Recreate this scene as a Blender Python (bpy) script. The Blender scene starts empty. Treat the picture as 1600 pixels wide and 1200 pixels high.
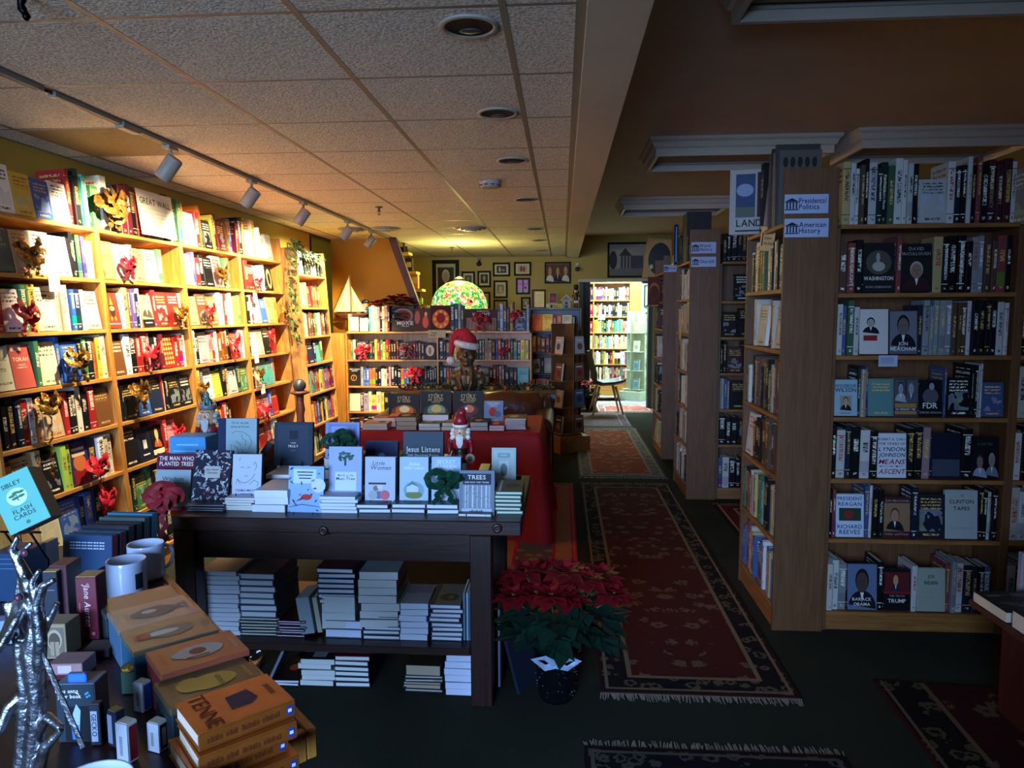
import bpy, math, random
import numpy as np
from mathutils import Matrix, Vector, noise
R_ = math.radians
PI = math.pi
random.seed(7)
scn = bpy.context.scene
COL = scn.collection
# ------------------------------------------------------------------ camera
YAW, PITCH, ROLL, FPX, CH = -0.0692353, -0.0988608, -0.0043851, 1133.64, 1.55
cy, sy, cp, sp = math.cos(YAW), math.sin(YAW), math.cos(PITCH), math.sin(PITCH)
FWD = Vector((sy*cp, cy*cp, sp)); RT0 = Vector((cy, -sy, 0)); UP0 = RT0.cross(FWD)
RT = RT0*math.cos(ROLL) + UP0*math.sin(ROLL); UP = -RT0*math.sin(ROLL) + UP0*math.cos(ROLL)
cam_d = bpy.data.cameras.new('camera'); cam = bpy.data.objects.new('camera', cam_d); COL.objects.link(cam)
cam_d.sensor_width = 36; cam_d.lens = FPX/1600*36; cam_d.clip_start = .02; cam_d.clip_end = 100
mw = Matrix.Identity(4)
for i, v in enumerate((RT, UP, -FWD)):
    for j in range(3): mw[j][i] = v[j]
mw.translation = (0, 0, CH); cam.matrix_world = mw
scn.camera = cam
EYE = Vector((0, 0, CH))
def ray(x, y): return FWD + (x-800)/FPX*RT + (600-y)/FPX*UP
def atz(x, y, z): d = ray(x, y); return EYE + d*((z-CH)/d.z)
def aty(x, y, Y): d = ray(x, y); return EYE + d*(Y/d.y)
def onplane(x, y, x0, k):      # plane X + k z = x0
    d = ray(x, y); n = Vector((1, 0, k)); return EYE + d*((x0-n.dot(EYE))/n.dot(d))
def topx(p):
    q = Vector(p)-EYE; d = q.dot(FWD)
    if d < .05: return None
    return 800+FPX*q.dot(RT)/d, 600-FPX*q.dot(UP)/d, d
# ------------------------------------------------------------------ world, exposure, daylight
scn.view_settings.view_transform = 'Standard'; scn.view_settings.look = 'None'
scn.view_settings.gamma = 1; scn.view_settings.use_curve_mapping = False
scn.view_settings.exposure = 0.35
W = bpy.data.worlds.new('world'); scn.world = W; W.use_nodes = True
W.node_tree.nodes['Background'].inputs[0].default_value = (.35, .55, 1, 1)
W.node_tree.nodes['Background'].inputs[1].default_value = .6
def area(name, loc, target, sx, sy_, power, col, spread=180):
    l = bpy.data.lights.new(name, 'AREA'); l.shape = 'RECTANGLE'; l.size = sx; l.size_y = sy_
    l.energy = power; l.color = col; l.spread = R_(spread)
    o = bpy.data.objects.new(name, l); COL.objects.link(o); o.location = loc
    o.rotation_euler = (Vector(target)-Vector(loc)).to_track_quat('-Z', 'Y').to_euler(); return o
DAY = area('daylight', (-1.5, -2.75, 1.7), (-1.2, 2.6, .75), 2.4, 1.5, 74, (.36, .58, 1), 66)
FAR1 = area('far_room_light', (1.1, 13.0, 2.5), (1.1, 13.0, 0), 1.6, 1.8, 280, (.74, 1, .96))
WARM = (1.0, .66, .27)

# ------------------------------------------------------------------ materials
def lin(c):
    if c == '': return (.05, .2, .14)
    if isinstance(c, str): c = [int(c[i:i+2], 16)/255 for i in (0, 2, 4)]
    return tuple(((x/12.92) if x <= .04045 else ((x+.055)/1.055)**2.4) for x in c)
class NT:
    def __init__(s, name):
        s.m = bpy.data.materials.new(name); s.m.use_nodes = True; s.t = s.m.node_tree
        s.b = s.t.nodes['Principled BSDF']
    def n(s, typ, **kw):
        o = s.t.nodes.new(typ)
        for k, v in kw.items():
            if k.startswith('i_'):
                key = k[2:]; o.inputs[int(key) if key.isdigit() else key].default_value = v
            else: setattr(o, k, v)
        return o
    def l(s, a, b): s.t.links.new(a, b)
    def math(s, op, a, b=None, c=None):
        o = s.n('ShaderNodeMath', operation=op)
        for i, v in enumerate((a, b, c)):
            if v is None: continue
            if isinstance(v, (int, float)): o.inputs[i].default_value = v
            else: s.l(v, o.inputs[i])
        return o.outputs[0]
    def mix(s, f, a, b, mode='MIX'):
        o = s.n('ShaderNodeMix', data_type='RGBA', blend_type=mode)
        for i, v in ((0, f), (6, a), (7, b)):
            if isinstance(v, (int, float)): o.inputs[i].default_value = v
            elif isinstance(v, tuple): o.inputs[i].default_value = (*v[:3], 1)
            else: s.l(v, o.inputs[i])
        return o.outputs[2]
MATS = {}
def pmat(name, col=None, rough=.5, metal=0, var=.15, scale=25, bump=0, bscale=None, emit=0, coat=0, trans=0, sheen=0):
    if name in MATS: return MATS[name]
    t = NT(name); b = t.b
    tc = t.n('ShaderNodeTexCoord'); nz = t.n('ShaderNodeTexNoise', i_Scale=scale, i_Detail=4.0); t.l(tc.outputs['Object'], nz.inputs['Vector'])
    if col is None:
        at = t.n('ShaderNodeAttribute', attribute_name='Col'); base = at.outputs['Color']
    else: base = lin(col)
    f = t.n('ShaderNodeMapRange'); f.inputs['From Min'].default_value = .3; f.inputs['From Max'].default_value = .7
    f.inputs['To Min'].default_value = 1-var; f.inputs['To Max'].default_value = 1+var*.4; t.l(nz.outputs['Fac'], f.inputs['Value'])
    c = t.mix(1.0, base, f.outputs[0], 'MULTIPLY'); t.l(c, b.inputs['Base Color'])
    b.inputs['Roughness'].default_value = rough; b.inputs['Metallic'].default_value = metal
    if coat: b.inputs['Coat Weight'].default_value = coat
    if sheen: b.inputs['Sheen Weight'].default_value = sheen
    if trans: b.inputs['Transmission Weight'].default_value = trans
    if emit: t.l(c, b.inputs['Emission Color']); b.inputs['Emission Strength'].default_value = emit
    if bump:
        n2 = t.n('ShaderNodeTexNoise', i_Scale=bscale or scale*4, i_Detail=3.0); t.l(tc.outputs['Object'], n2.inputs['Vector'])
        bp = t.n('ShaderNodeBump', i_Strength=bump, i_Distance=.01); t.l(n2.outputs['Fac'], bp.inputs['Height']); t.l(bp.outputs[0], b.inputs['Normal'])
    MATS[name] = t.m; return t.m
def wood(name, c1, c2, rough=.45, axis=2, scale=7):
    if name in MATS: return MATS[name]
    t = NT(name); tc = t.n('ShaderNodeTexCoord'); mp = t.n('ShaderNodeMapping'); s = [scale*3]*3; s[axis] = scale*.25
    mp.inputs['Scale'].default_value = s; t.l(tc.outputs['Object'], mp.inputs[0])
    nz = t.n('ShaderNodeTexNoise', i_Scale=2.0, i_Detail=6.0, i_Distortion=1.2); t.l(mp.outputs[0], nz.inputs['Vector'])
    r = t.n('ShaderNodeValToRGB'); r.color_ramp.elements[0].position = .32; r.color_ramp.elements[1].position = .7
    r.color_ramp.elements[0].color = (*lin(c1), 1); r.color_ramp.elements[1].color = (*lin(c2), 1)
    t.l(nz.outputs['Fac'], r.inputs[0]); t.l(r.outputs[0], t.b.inputs['Base Color']); t.b.inputs['Roughness'].default_value = rough
    bp = t.n('ShaderNodeBump', i_Strength=.08, i_Distance=.005); t.l(nz.outputs['Fac'], bp.inputs['Height']); t.l(bp.outputs[0], t.b.inputs['Normal'])
    MATS[name] = t.m; return t.m
def glyphmat(name, cover=False):
    t = NT(name); at = t.n('ShaderNodeAttribute', attribute_name='Col'); uv = t.n('ShaderNodeUVMap', uv_map='UVMap')
    sx = t.n('ShaderNodeSeparateXYZ'); t.l(uv.outputs[0], sx.inputs[0]); U, V = sx.outputs[0], sx.outputs[1]
    idn = t.math('FLOOR', U); u = t.math('FRACT', U)
    wn = t.n('ShaderNodeTexWhiteNoise', noise_dimensions='1D'); t.l(idn, wn.inputs['W'])
    sc = t.n('ShaderNodeSeparateColor'); t.l(wn.outputs['Color'], sc.inputs[0]); r1, r2, r3 = sc.outputs[0], sc.outputs[1], sc.outputs[2]
    bw = t.n('ShaderNodeRGBToBW'); t.l(at.outputs['Color'], bw.inputs[0])
    islight = t.math('GREATER_THAN', bw.outputs[0], .22)
    ink_l = t.mix(t.math('GREATER_THAN', r1, .5), (.75, .72, .6), (.6, .4, .12))
    ink_d = t.mix(t.math('GREATER_THAN', r1, .5), (.03, .03, .04), (.3, .04, .03))
    ink = t.mix(islight, ink_l, ink_d)
    def band(x, a, b_):
        return t.math('MULTIPLY', t.math('GREATER_THAN', x, a), t.math('LESS_THAN', x, b_))
    def gl(su, sv, th, src):
        cb = t.n('ShaderNodeCombineXYZ'); t.l(t.math('MULTIPLY', u, su), cb.inputs[0]); t.l(t.math('MULTIPLY', V, sv), cb.inputs[1]); t.l(t.math('MULTIPLY', idn, 1.37), cb.inputs[2])
        nz = t.n('ShaderNodeTexNoise', i_Scale=1.0, i_Detail=1.0); t.l(cb.outputs[0], nz.inputs['Vector'])
        return t.math('GREATER_THAN', nz.outputs['Fac'], th), nz
    if not cover:
        g, _ = gl(3.0, 75.0, .5, None)
        lo = t.math('MULTIPLY_ADD', r2, .25, .3); hi = t.math('MULTIPLY_ADD', r3, .2, .74)
        m1 = t.math('MULTIPLY', t.math('MULTIPLY', band(u, .28, .72), t.math('MULTIPLY', t.math('GREATER_THAN', V, lo), t.math('LESS_THAN', V, hi))), g)
        g2, _ = gl(3.5, 60.0, .5, None)
        m2 = t.math('MULTIPLY', t.math('MULTIPLY', band(u, .33, .67), band(V, .06, .11)), g2)
        bands = t.math('MULTIPLY', t.math('GREATER_THAN', r3, .55), t.math('MAXIMUM', band(V, .88, .895), band(V, .15, .162)))
        m = t.math('MAXIMUM', t.math('MAXIMUM', m1, m2), bands)
        patch = t.math('MULTIPLY', t.math('GREATER_THAN', r2, .72), band(V, .12, .36))
        hs = t.n('ShaderNodeHueSaturation', i_Saturation=1.1, i_Value=.75); t.l(at.outputs['Color'], hs.inputs['Color']); t.l(t.math('MULTIPLY_ADD', r1, .5, .25), hs.inputs['Hue'])
        base = t.mix(patch, at.outputs['Color'], hs.outputs[0]); c = t.mix(m, base, ink)
    else:
        _, nz = gl(3.0, 4.0, .5, None)
        _, nz2 = gl(9.0, 13.0, .5, None)
        pic = t.math('MULTIPLY', band(u, .1, .9), t.math('MULTIPLY', t.math('GREATER_THAN', V, .16), t.math('LESS_THAN', V, t.math('MULTIPLY_ADD', r2, .15, .52))))
        hs = t.n('ShaderNodeHueSaturation', i_Saturation=.9, i_Value=1.0); t.l(nz.outputs['Color'], hs.inputs['Color'])
        pc = t.mix(t.math('GREATER_THAN', nz.outputs['Fac'], .5), hs.outputs[0], at.outputs['Color'])
        pc = t.mix(.55, pc, at.outputs['Color'])
        base = t.mix(t.math('MULTIPLY', pic, t.math('MULTIPLY', .75, t.math('GREATER_THAN', r3, .25))), at.outputs['Color'], pc)
        row = t.math('FRACT', t.math('MULTIPLY', V, t.math('MULTIPLY_ADD', r2, 5.0, 9.0)))
        g, _ = gl(22.0, 28.0, .47, None)
        m1 = t.math('MULTIPLY', t.math('MULTIPLY', band(u, .14, .86), band(V, .64, .92)), t.math('MULTIPLY', band(row, .25, .75), g))
        m2 = t.math('MULTIPLY', t.math('MULTIPLY', band(u, .22, .78), band(V, .06, .11)), g)
        c = t.mix(t.math('MAXIMUM', m1, m2), base, ink)
    t.l(c, t.b.inputs['Base Color']); t.b.inputs['Roughness'].default_value = .42
    MATS[name] = t.m; return t.m
def pagemat():
    t = NT('pages'); at = t.n('ShaderNodeAttribute', attribute_name='Col'); tc = t.n('ShaderNodeTexCoord')
    mp = t.n('ShaderNodeMapping'); mp.inputs['Scale'].default_value = (900, 6, 6); t.l(tc.outputs['Object'], mp.inputs[0])
    nz = t.n('ShaderNodeTexNoise', i_Scale=1.0, i_Detail=2.0); t.l(mp.outputs[0], nz.inputs['Vector'])
    f = t.math('MULTIPLY_ADD', nz.outputs['Fac'], .35, .78)
    t.l(t.mix(1.0, at.outputs['Color'], f, 'MULTIPLY'), t.b.inputs['Base Color']); t.b.inputs['Roughness'].default_value = .8
    MATS['pages'] = t.m; return t.m
M_SPINE = glyphmat('book_spine'); M_COVER = glyphmat('book_cover', True); M_PAGES = pagemat()
M_COL = pmat('painted', None, .5, var=.1); M_GLOSS = pmat('glossy_paint', None, .38, var=.06)
M_CLOTH = pmat('cloth', None, .85, var=.25, bump=.3, bscale=200)
M_CARD = pmat('card', None, .6, var=.05)
M_INK = pmat('ink', None, .55, var=.02)
for _m, _s in ((M_SPINE, .25), (M_COVER, .25), (M_INK, .15), (M_CARD, .3), (M_COL, .3)): _m.node_tree.nodes['Principled BSDF'].inputs['Specular IOR Level'].default_value = _s
M_FRAME = pmat('frame_black', None, .6, var=.05); M_FRAME.node_tree.nodes['Principled BSDF'].inputs['Specular IOR Level'].default_value = .15
M_FOIL = pmat('foil', None, .32, metal=.75, var=.75, scale=45, bump=.7, bscale=80)
M_SATIN = pmat('satin', None, .42, var=.35, bump=.3, bscale=60)
M_LEAF = pmat('leaf', None, .5, var=.35, scale=60)
M_MAPLE = wood('maple', 'a56a28', 'c88c42', .42, 2)
M_MAPLE_H = wood('maple_shelf', 'a86e2c', 'd0954a', .42, 0)
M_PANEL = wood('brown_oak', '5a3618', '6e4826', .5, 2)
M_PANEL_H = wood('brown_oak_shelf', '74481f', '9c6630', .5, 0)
M_DARK = wood('dark_mahogany', '1c0c08', '34180f', .38, 0)
M_DARKV = wood('dark_mahogany_upright', '190b08', '35170f', .38, 2)
M_STAIR = wood('stair_wood', '3a160a', '5c2a12', .6, 2)
M_METAL = pmat('black_metal', '0c0c0e', .35, .9, .1)
M_WHITEM = pmat('white_metal', '968d7e', .5, .0, .05)
M_CERAMIC = pmat('ceramic', None, .12, var=.02, coat=.5)
M_SILVER = pmat('silver', '9ea3aa', .34, 1.0, .45, scale=60, bump=.35, bscale=70)
M_BRONZE = pmat('bronze', '6a5234', .45, .45, .35, scale=12, bump=.3, bscale=30)
M_LEATHER = pmat('leather', '5e3114', .38, 0, .35, scale=9, bump=.3, bscale=45, coat=.2)
M_GLASS = pmat('clear_glass', 'e8f4f4', .05, 0, .0, trans=1.0)

# ------------------------------------------------------------------ mesh helper
class MB:
    def __init__(s): s.v = []; s.f = []; s.mi = []; s.c = []; s.uv = []; s.sm = []; s.T = Matrix.Identity(4); s.maxw = None
    def vert(s, p): s.v.append(tuple(s.T @ Vector(p))); return len(s.v)-1
    def face(s, idx, col=(.5, .5, .5), mi=0, uv=None, smooth=False):
        s.f.append(tuple(idx)); s.mi.append(mi); s.c.append(col); s.uv.append(uv); s.sm.append(smooth)
    def poly(s, pts, col, mi=0, uv=None, smooth=False): s.face([s.vert(p) for p in pts], col, mi, uv, smooth)
    def box(s, x0, x1, y0, y1, z0, z1, col=(.5, .5, .5), mi=0, mis=None):
        i = [s.vert(p) for p in ((x0,y0,z0),(x1,y0,z0),(x1,y1,z0),(x0,y1,z0),(x0,y0,z1),(x1,y0,z1),(x1,y1,z1),(x0,y1,z1))]
        for k, q in enumerate(((0,3,2,1),(4,5,6,7),(0,1,5,4),(1,2,6,5),(2,3,7,6),(3,0,4,7))):
            s.face([i[j] for j in q], col, mis[k] if mis else mi)
    def bbox(s, x0, x1, y0, y1, z0, z1, b=.004, col=(.5,.5,.5), mi=0):   # box with chamfered edges
        xs, ys, zs = (x0, x1), (y0, y1), (z0, z1); V = {}
        for i in (0, 1):
            for j in (0, 1):
                for k in (0, 1):
                    sx, sy2, sz = 1-2*i, 1-2*j, 1-2*k
                    V[i,j,k,0] = s.vert((xs[i], ys[j]+b*sy2, zs[k]+b*sz)); V[i,j,k,1] = s.vert((xs[i]+b*sx, ys[j], zs[k]+b*sz)); V[i,j,k,2] = s.vert((xs[i]+b*sx, ys[j]+b*sy2, zs[k]))
        def F(ix, out):
            ps = [Vector(s.v[a]) for a in ix]; c = sum(ps, Vector())/len(ps)
            n = (ps[1]-ps[0]).cross(ps[2]-ps[0])
            ctr = s.T @ Vector(((x0+x1)/2, (y0+y1)/2, (z0+z1)/2))
            if n.dot(c-ctr) < 0: ix = ix[::-1]
            s.face(ix, col, mi)
        sq = ((0,0),(1,0),(1,1),(0,1))
        for e in (0, 1):
            F([V[e,a,b2,0] for a, b2 in sq], 0); F([V[a,e,b2,1] for a, b2 in sq], 0); F([V[a,b2,e,2] for a, b2 in sq], 0)
        for a, b2 in sq:
            F([V[a,b2,0,0], V[a,b2,1,0], V[a,b2,1,1], V[a,b2,0,1]], 0)
            F([V[a,0,b2,0], V[a,1,b2,0], V[a,1,b2,2], V[a,0,b2,2]], 0)
            F([V[0,a,b2,1], V[1,a,b2,1], V[1,a,b2,2], V[0,a,b2,2]], 0)
        for i in (0, 1):
            for a, b2 in sq: F([V[i,a,b2,0], V[i,a,b2,1], V[i,a,b2,2]], 0)
    def ring(s, c, r, ax=2, n=16, rx=1, ry=1):
        out = []
        for k in range(n):
            a = 2*PI*k/n; p = [r*rx*math.cos(a), r*ry*math.sin(a)]
            q = {2: (p[0], p[1], 0), 1: (p[0], 0, p[1]), 0: (0, p[0], p[1])}[ax]
            out.append(s.vert((c[0]+q[0], c[1]+q[1], c[2]+q[2])))
        return out
    def lathe(s, prof, c=(0, 0, 0), n=20, col=(.5,.5,.5), mi=0, smooth=True, cap=True, rx=1, ry=1, cols=None):
        rs = [s.ring((c[0], c[1], c[2]+z), max(r, 1e-4), 2, n, rx, ry) for r, z in prof]
        for q in range(len(rs)-1):
            a, b = rs[q], rs[q+1]
            for k in range(n): s.face([a[k], a[(k+1)%n], b[(k+1)%n], b[k]], cols[q] if cols else col, mi, None, smooth)
        if cap: s.face(rs[0][::-1], cols[0] if cols else col, mi); s.face(rs[-1], cols[-1] if cols else col, mi)
    def tube(s, pts, r, n=8, col=(.5,.5,.5), mi=0, cap=True, smooth=True):
        pts = [Vector(p) for p in pts]; rr = r if isinstance(r, (list, tuple)) else [r]*len(pts); rs = []; up = Vector((0, 0, 1))
        for i, p in enumerate(pts):
            d = (pts[min(i+1, len(pts)-1)]-pts[max(i-1, 0)]).normalized()
            if abs(d.dot(up)) > .95: up = Vector((1, 0, 0)) if abs(d.x) < .9 else Vector((0, 1, 0))
            a = d.cross(up).normalized(); b = a.cross(d).normalized(); up = b
            rs.append([s.vert(p+rr[i]*(math.cos(2*PI*k/n)*a+math.sin(2*PI*k/n)*b)) for k in range(n)])
        for A, B in zip(rs, rs[1:]):
            for k in range(n): s.face([A[k], A[(k+1)%n], B[(k+1)%n], B[k]], col, mi, None, smooth)
        if cap: s.face(rs[0][::-1], col, mi); s.face(rs[-1], col, mi)
    def ell(s, c, r, col=(.5,.5,.5), mi=0, n=12, m=8, smooth=True):
        prof = [(math.cos(t), math.sin(t)) for t in [(-PI/2+PI*k/m) for k in range(m+1)]]
        rs = []
        for cr, sz in prof[1:-1]:
            rs.append([s.vert((c[0]+r[0]*cr*math.cos(2*PI*k/n), c[1]+r[1]*cr*math.sin(2*PI*k/n), c[2]+r[2]*sz)) for k in range(n)])
        b = s.vert((c[0], c[1], c[2]-r[2])); t = s.vert((c[0], c[1], c[2]+r[2]))
        for k in range(n):
            s.face([b, rs[0][(k+1)%n], rs[0][k]], col, mi, None, smooth); s.face([t, rs[-1][k], rs[-1][(k+1)%n]], col, mi, None, smooth)
        for A, B in zip(rs, rs[1:]):
            for k in range(n): s.face([A[k], A[(k+1)%n], B[(k+1)%n], B[k]], col, mi, None, smooth)
    def disc(s, x, z, rx, rz, col, y=0, mi=0, n=14, a0=0, a1=2*PI):   # flat ellipse in the xz plane, facing -y
        s.poly([(x+rx*math.cos(a0+(a1-a0)*k/n), y, z+rz*math.sin(a0+(a1-a0)*k/n)) for k in range(n)], col, mi)
    def rect(s, x0, x1, z0, z1, col, y=0, mi=0, uv=None): s.poly([(x0,y,z0),(x1,y,z0),(x1,y,z1),(x0,y,z1)], col, mi, uv)
    def text(s, st, x, z, size, col, y=0, mi=0, align='C', sp=1.0, sc=1.0, italic=0, vert=False):
        size *= 1.28; wd = sum((GL[c][2]*sc if c in GL else .3)*size*sp for c in st)
        if s.maxw and not vert and wd > s.maxw: sc *= s.maxw/wd; wd = sum((GL[c][2]*sc if c in GL else .3)*size*sp for c in st)
        x0 = {'C': -wd/2, 'L': 0, 'R': -wd}[align]; cx = 0
        for c in st:
            if c in GL:
                vs, fs, adv = GL[c]
                ids = []
                for a, b in vs:
                    px_, pz = x0+cx+(a*sc+italic*b)*size, b*size
                    if vert: px_, pz = pz-size*.35, -px_
                    ids.append(s.vert((x+px_, y, z+pz)))
                for f in fs: s.face([ids[i] for i in f], col, mi)
                cx += adv*sc*size*sp
            else: cx += .3*size*sp
    def build(s, name, mats, parent=None, M=None, world=None):
        me = bpy.data.meshes.new(name); me.from_pydata(s.v, [], s.f); me.update()
        for m in (mats if isinstance(mats, (list, tuple)) else [mats]): me.materials.append(m)
        if me.polygons:
            me.polygons.foreach_set('material_index', s.mi); me.polygons.foreach_set('use_smooth', s.sm)
            ca = me.color_attributes.new('Col', 'FLOAT_COLOR', 'CORNER'); arr = []; uva = []; hasuv = any(u is not None for u in s.uv)
            for f, c, u in zip(s.f, s.c, s.uv):
                arr += [c[0], c[1], c[2], 1.0]*len(f)
                if hasuv:
                    for k in range(len(f)): uva += list(u[k]) if u else [0.5, 0.0]
            ca.data.foreach_set('color', arr)
            if hasuv: uvl = me.uv_layers.new(name='UVMap'); uvl.data.foreach_set('uv', uva)
        o = bpy.data.objects.new(name, me); COL.objects.link(o)
        if parent: o.parent = parent
        if M is not None: o.matrix_basis = M
        return o
# glyph outlines from Blender's own built-in font
GL = {}
def make_glyphs():
    for ch in "ABCDEFGHIJKLMNOPQRSTUVWXYZabcdefghijklmnopqrstuvwxyz0123456789/&'.,-":
        cu = bpy.data.curves.new('g', 'FONT'); cu.body = ch; cu.size = 1; cu.resolution_u = 2; cu.offset = .012
        o = bpy.data.objects.new('g', cu); COL.objects.link(o)
        dg = bpy.context.evaluated_depsgraph_get(); me = bpy.data.meshes.new_from_object(o.evaluated_get(dg))
        vs = [(v.co.x, v.co.y) for v in me.vertices]; x0 = min(v[0] for v in vs); x1 = max(v[0] for v in vs)
        GL[ch] = ([(a-x0, b) for a, b in vs], [tuple(p.vertices) for p in me.polygons], x1-x0+.09)
        bpy.data.objects.remove(o); bpy.data.curves.remove(cu); bpy.data.meshes.remove(me)
make_glyphs()
def tag(o, label=None, cat=None, group=None, kind=None):
    if label: o['label'] = label
    if cat: o['category'] = cat
    if group: o['group'] = group
    if kind: o['kind'] = kind
    return o
def thing(name, label, cat, M=None, loc=None, rz=0, group=None):
    o = bpy.data.objects.new(name, None); COL.objects.link(o); o.empty_display_size = .05
    o.matrix_basis = M if M is not None else Matrix.Translation(loc or (0, 0, 0)) @ Matrix.Rotation(rz, 4, 'Z')
    return tag(o, label, cat, group)
def st(name, mb, mats): return tag(mb.build(name, mats), kind='structure')
def Tr(x, y, z): return Matrix.Translation((x, y, z))
def Rz(a): return Matrix.Rotation(a, 4, 'Z')
def Rx(a): return Matrix.Rotation(a, 4, 'X')
def Ry(a): return Matrix.Rotation(a, 4, 'Y')
# ------------------------------------------------------------------ structure
CEIL, CEILR, BACK, XL = 2.43, 2.75, 11.7, -2.80
def rugmat(name, w, l, field, border, line, motif, edge, sc=1.0, bw=.14):
    t = NT(name); uv = t.n('ShaderNodeUVMap', uv_map='UVMap'); s = t.n('ShaderNodeSeparateXYZ'); t.l(uv.outputs[0], s.inputs[0]); U, V = s.outputs[0], s.outputs[1]
    d = t.math('MINIMUM', t.math('MINIMUM', U, t.math('SUBTRACT', w, U)), t.math('MINIMUM', V, t.math('SUBTRACT', l, V)))
    au = t.math('ABSOLUTE', t.math('SUBTRACT', U, w/2))       # mirror-symmetrical motifs
    cb = t.n('ShaderNodeCombineXYZ'); t.l(au, cb.inputs[0]); t.l(V, cb.inputs[1])
    vo = t.n('ShaderNodeTexVoronoi', i_Scale=9.0/sc); t.l(cb.outputs[0], vo.inputs['Vector'])
    nz = t.n('ShaderNodeTexNoise', i_Scale=38.0/sc, i_Detail=2.0); t.l(cb.outputs[0], nz.inputs['Vector'])
    fl = t.math('LESS_THAN', t.math('ADD', vo.outputs['Distance'], t.math('MULTIPLY_ADD', nz.outputs['Fac'], .7, -.35)), .3)
    core = t.math('LESS_THAN', vo.outputs['Distance'], .12)
    fc = t.mix(t.math('MULTIPLY', fl, .8), lin(field), lin(motif)); fc = t.mix(t.math('MULTIPLY', core, .7), fc, lin(edge))
    vo2 = t.n('ShaderNodeTexVoronoi', i_Scale=15.0/sc); t.l(uv.outputs[0], vo2.inputs['Vector'])
    nz2 = t.n('ShaderNodeTexNoise', i_Scale=60.0/sc); t.l(uv.outputs[0], nz2.inputs['Vector'])
    bl = t.math('LESS_THAN', t.math('ABSOLUTE', t.math('SUBTRACT', t.math('ADD', vo2.outputs['Distance'], t.math('MULTIPLY_ADD', nz2.outputs['Fac'], .5, -.25)), .3)), .09)
    bc = t.mix(t.math('MULTIPLY', bl, .75), lin(border), lin(motif))
    c = t.mix(t.math('GREATER_THAN', d, bw), bc, fc)
    def band(a, b_): return t.math('MULTIPLY', t.math('GREATER_THAN', d, a), t.math('LESS_THAN', d, b_))
    c = t.mix(t.math('MAXIMUM', band(bw-.02, bw), band(.022, .036)), c, lin(line)); c = t.mix(t.math('LESS_THAN', d, .014), c, lin(edge))
    fz = t.n('ShaderNodeTexNoise', i_Scale=500.0); t.l(uv.outputs[0], fz.inputs['Vector'])
    c = t.mix(1.0, c, t.math('MULTIPLY_ADD', fz.outputs['Fac'], .5, .72), 'MULTIPLY')
    t.l(c, t.b.inputs['Base Color']); t.b.inputs['Roughness'].default_value = .95; t.b.inputs['Specular IOR Level'].default_value = .15
    bp = t.n('ShaderNodeBump', i_Strength=.3, i_Distance=.004); t.l(fz.outputs['Fac'], bp.inputs['Height']); t.l(bp.outputs[0], t.b.inputs['Normal'])
    return t.m
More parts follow.
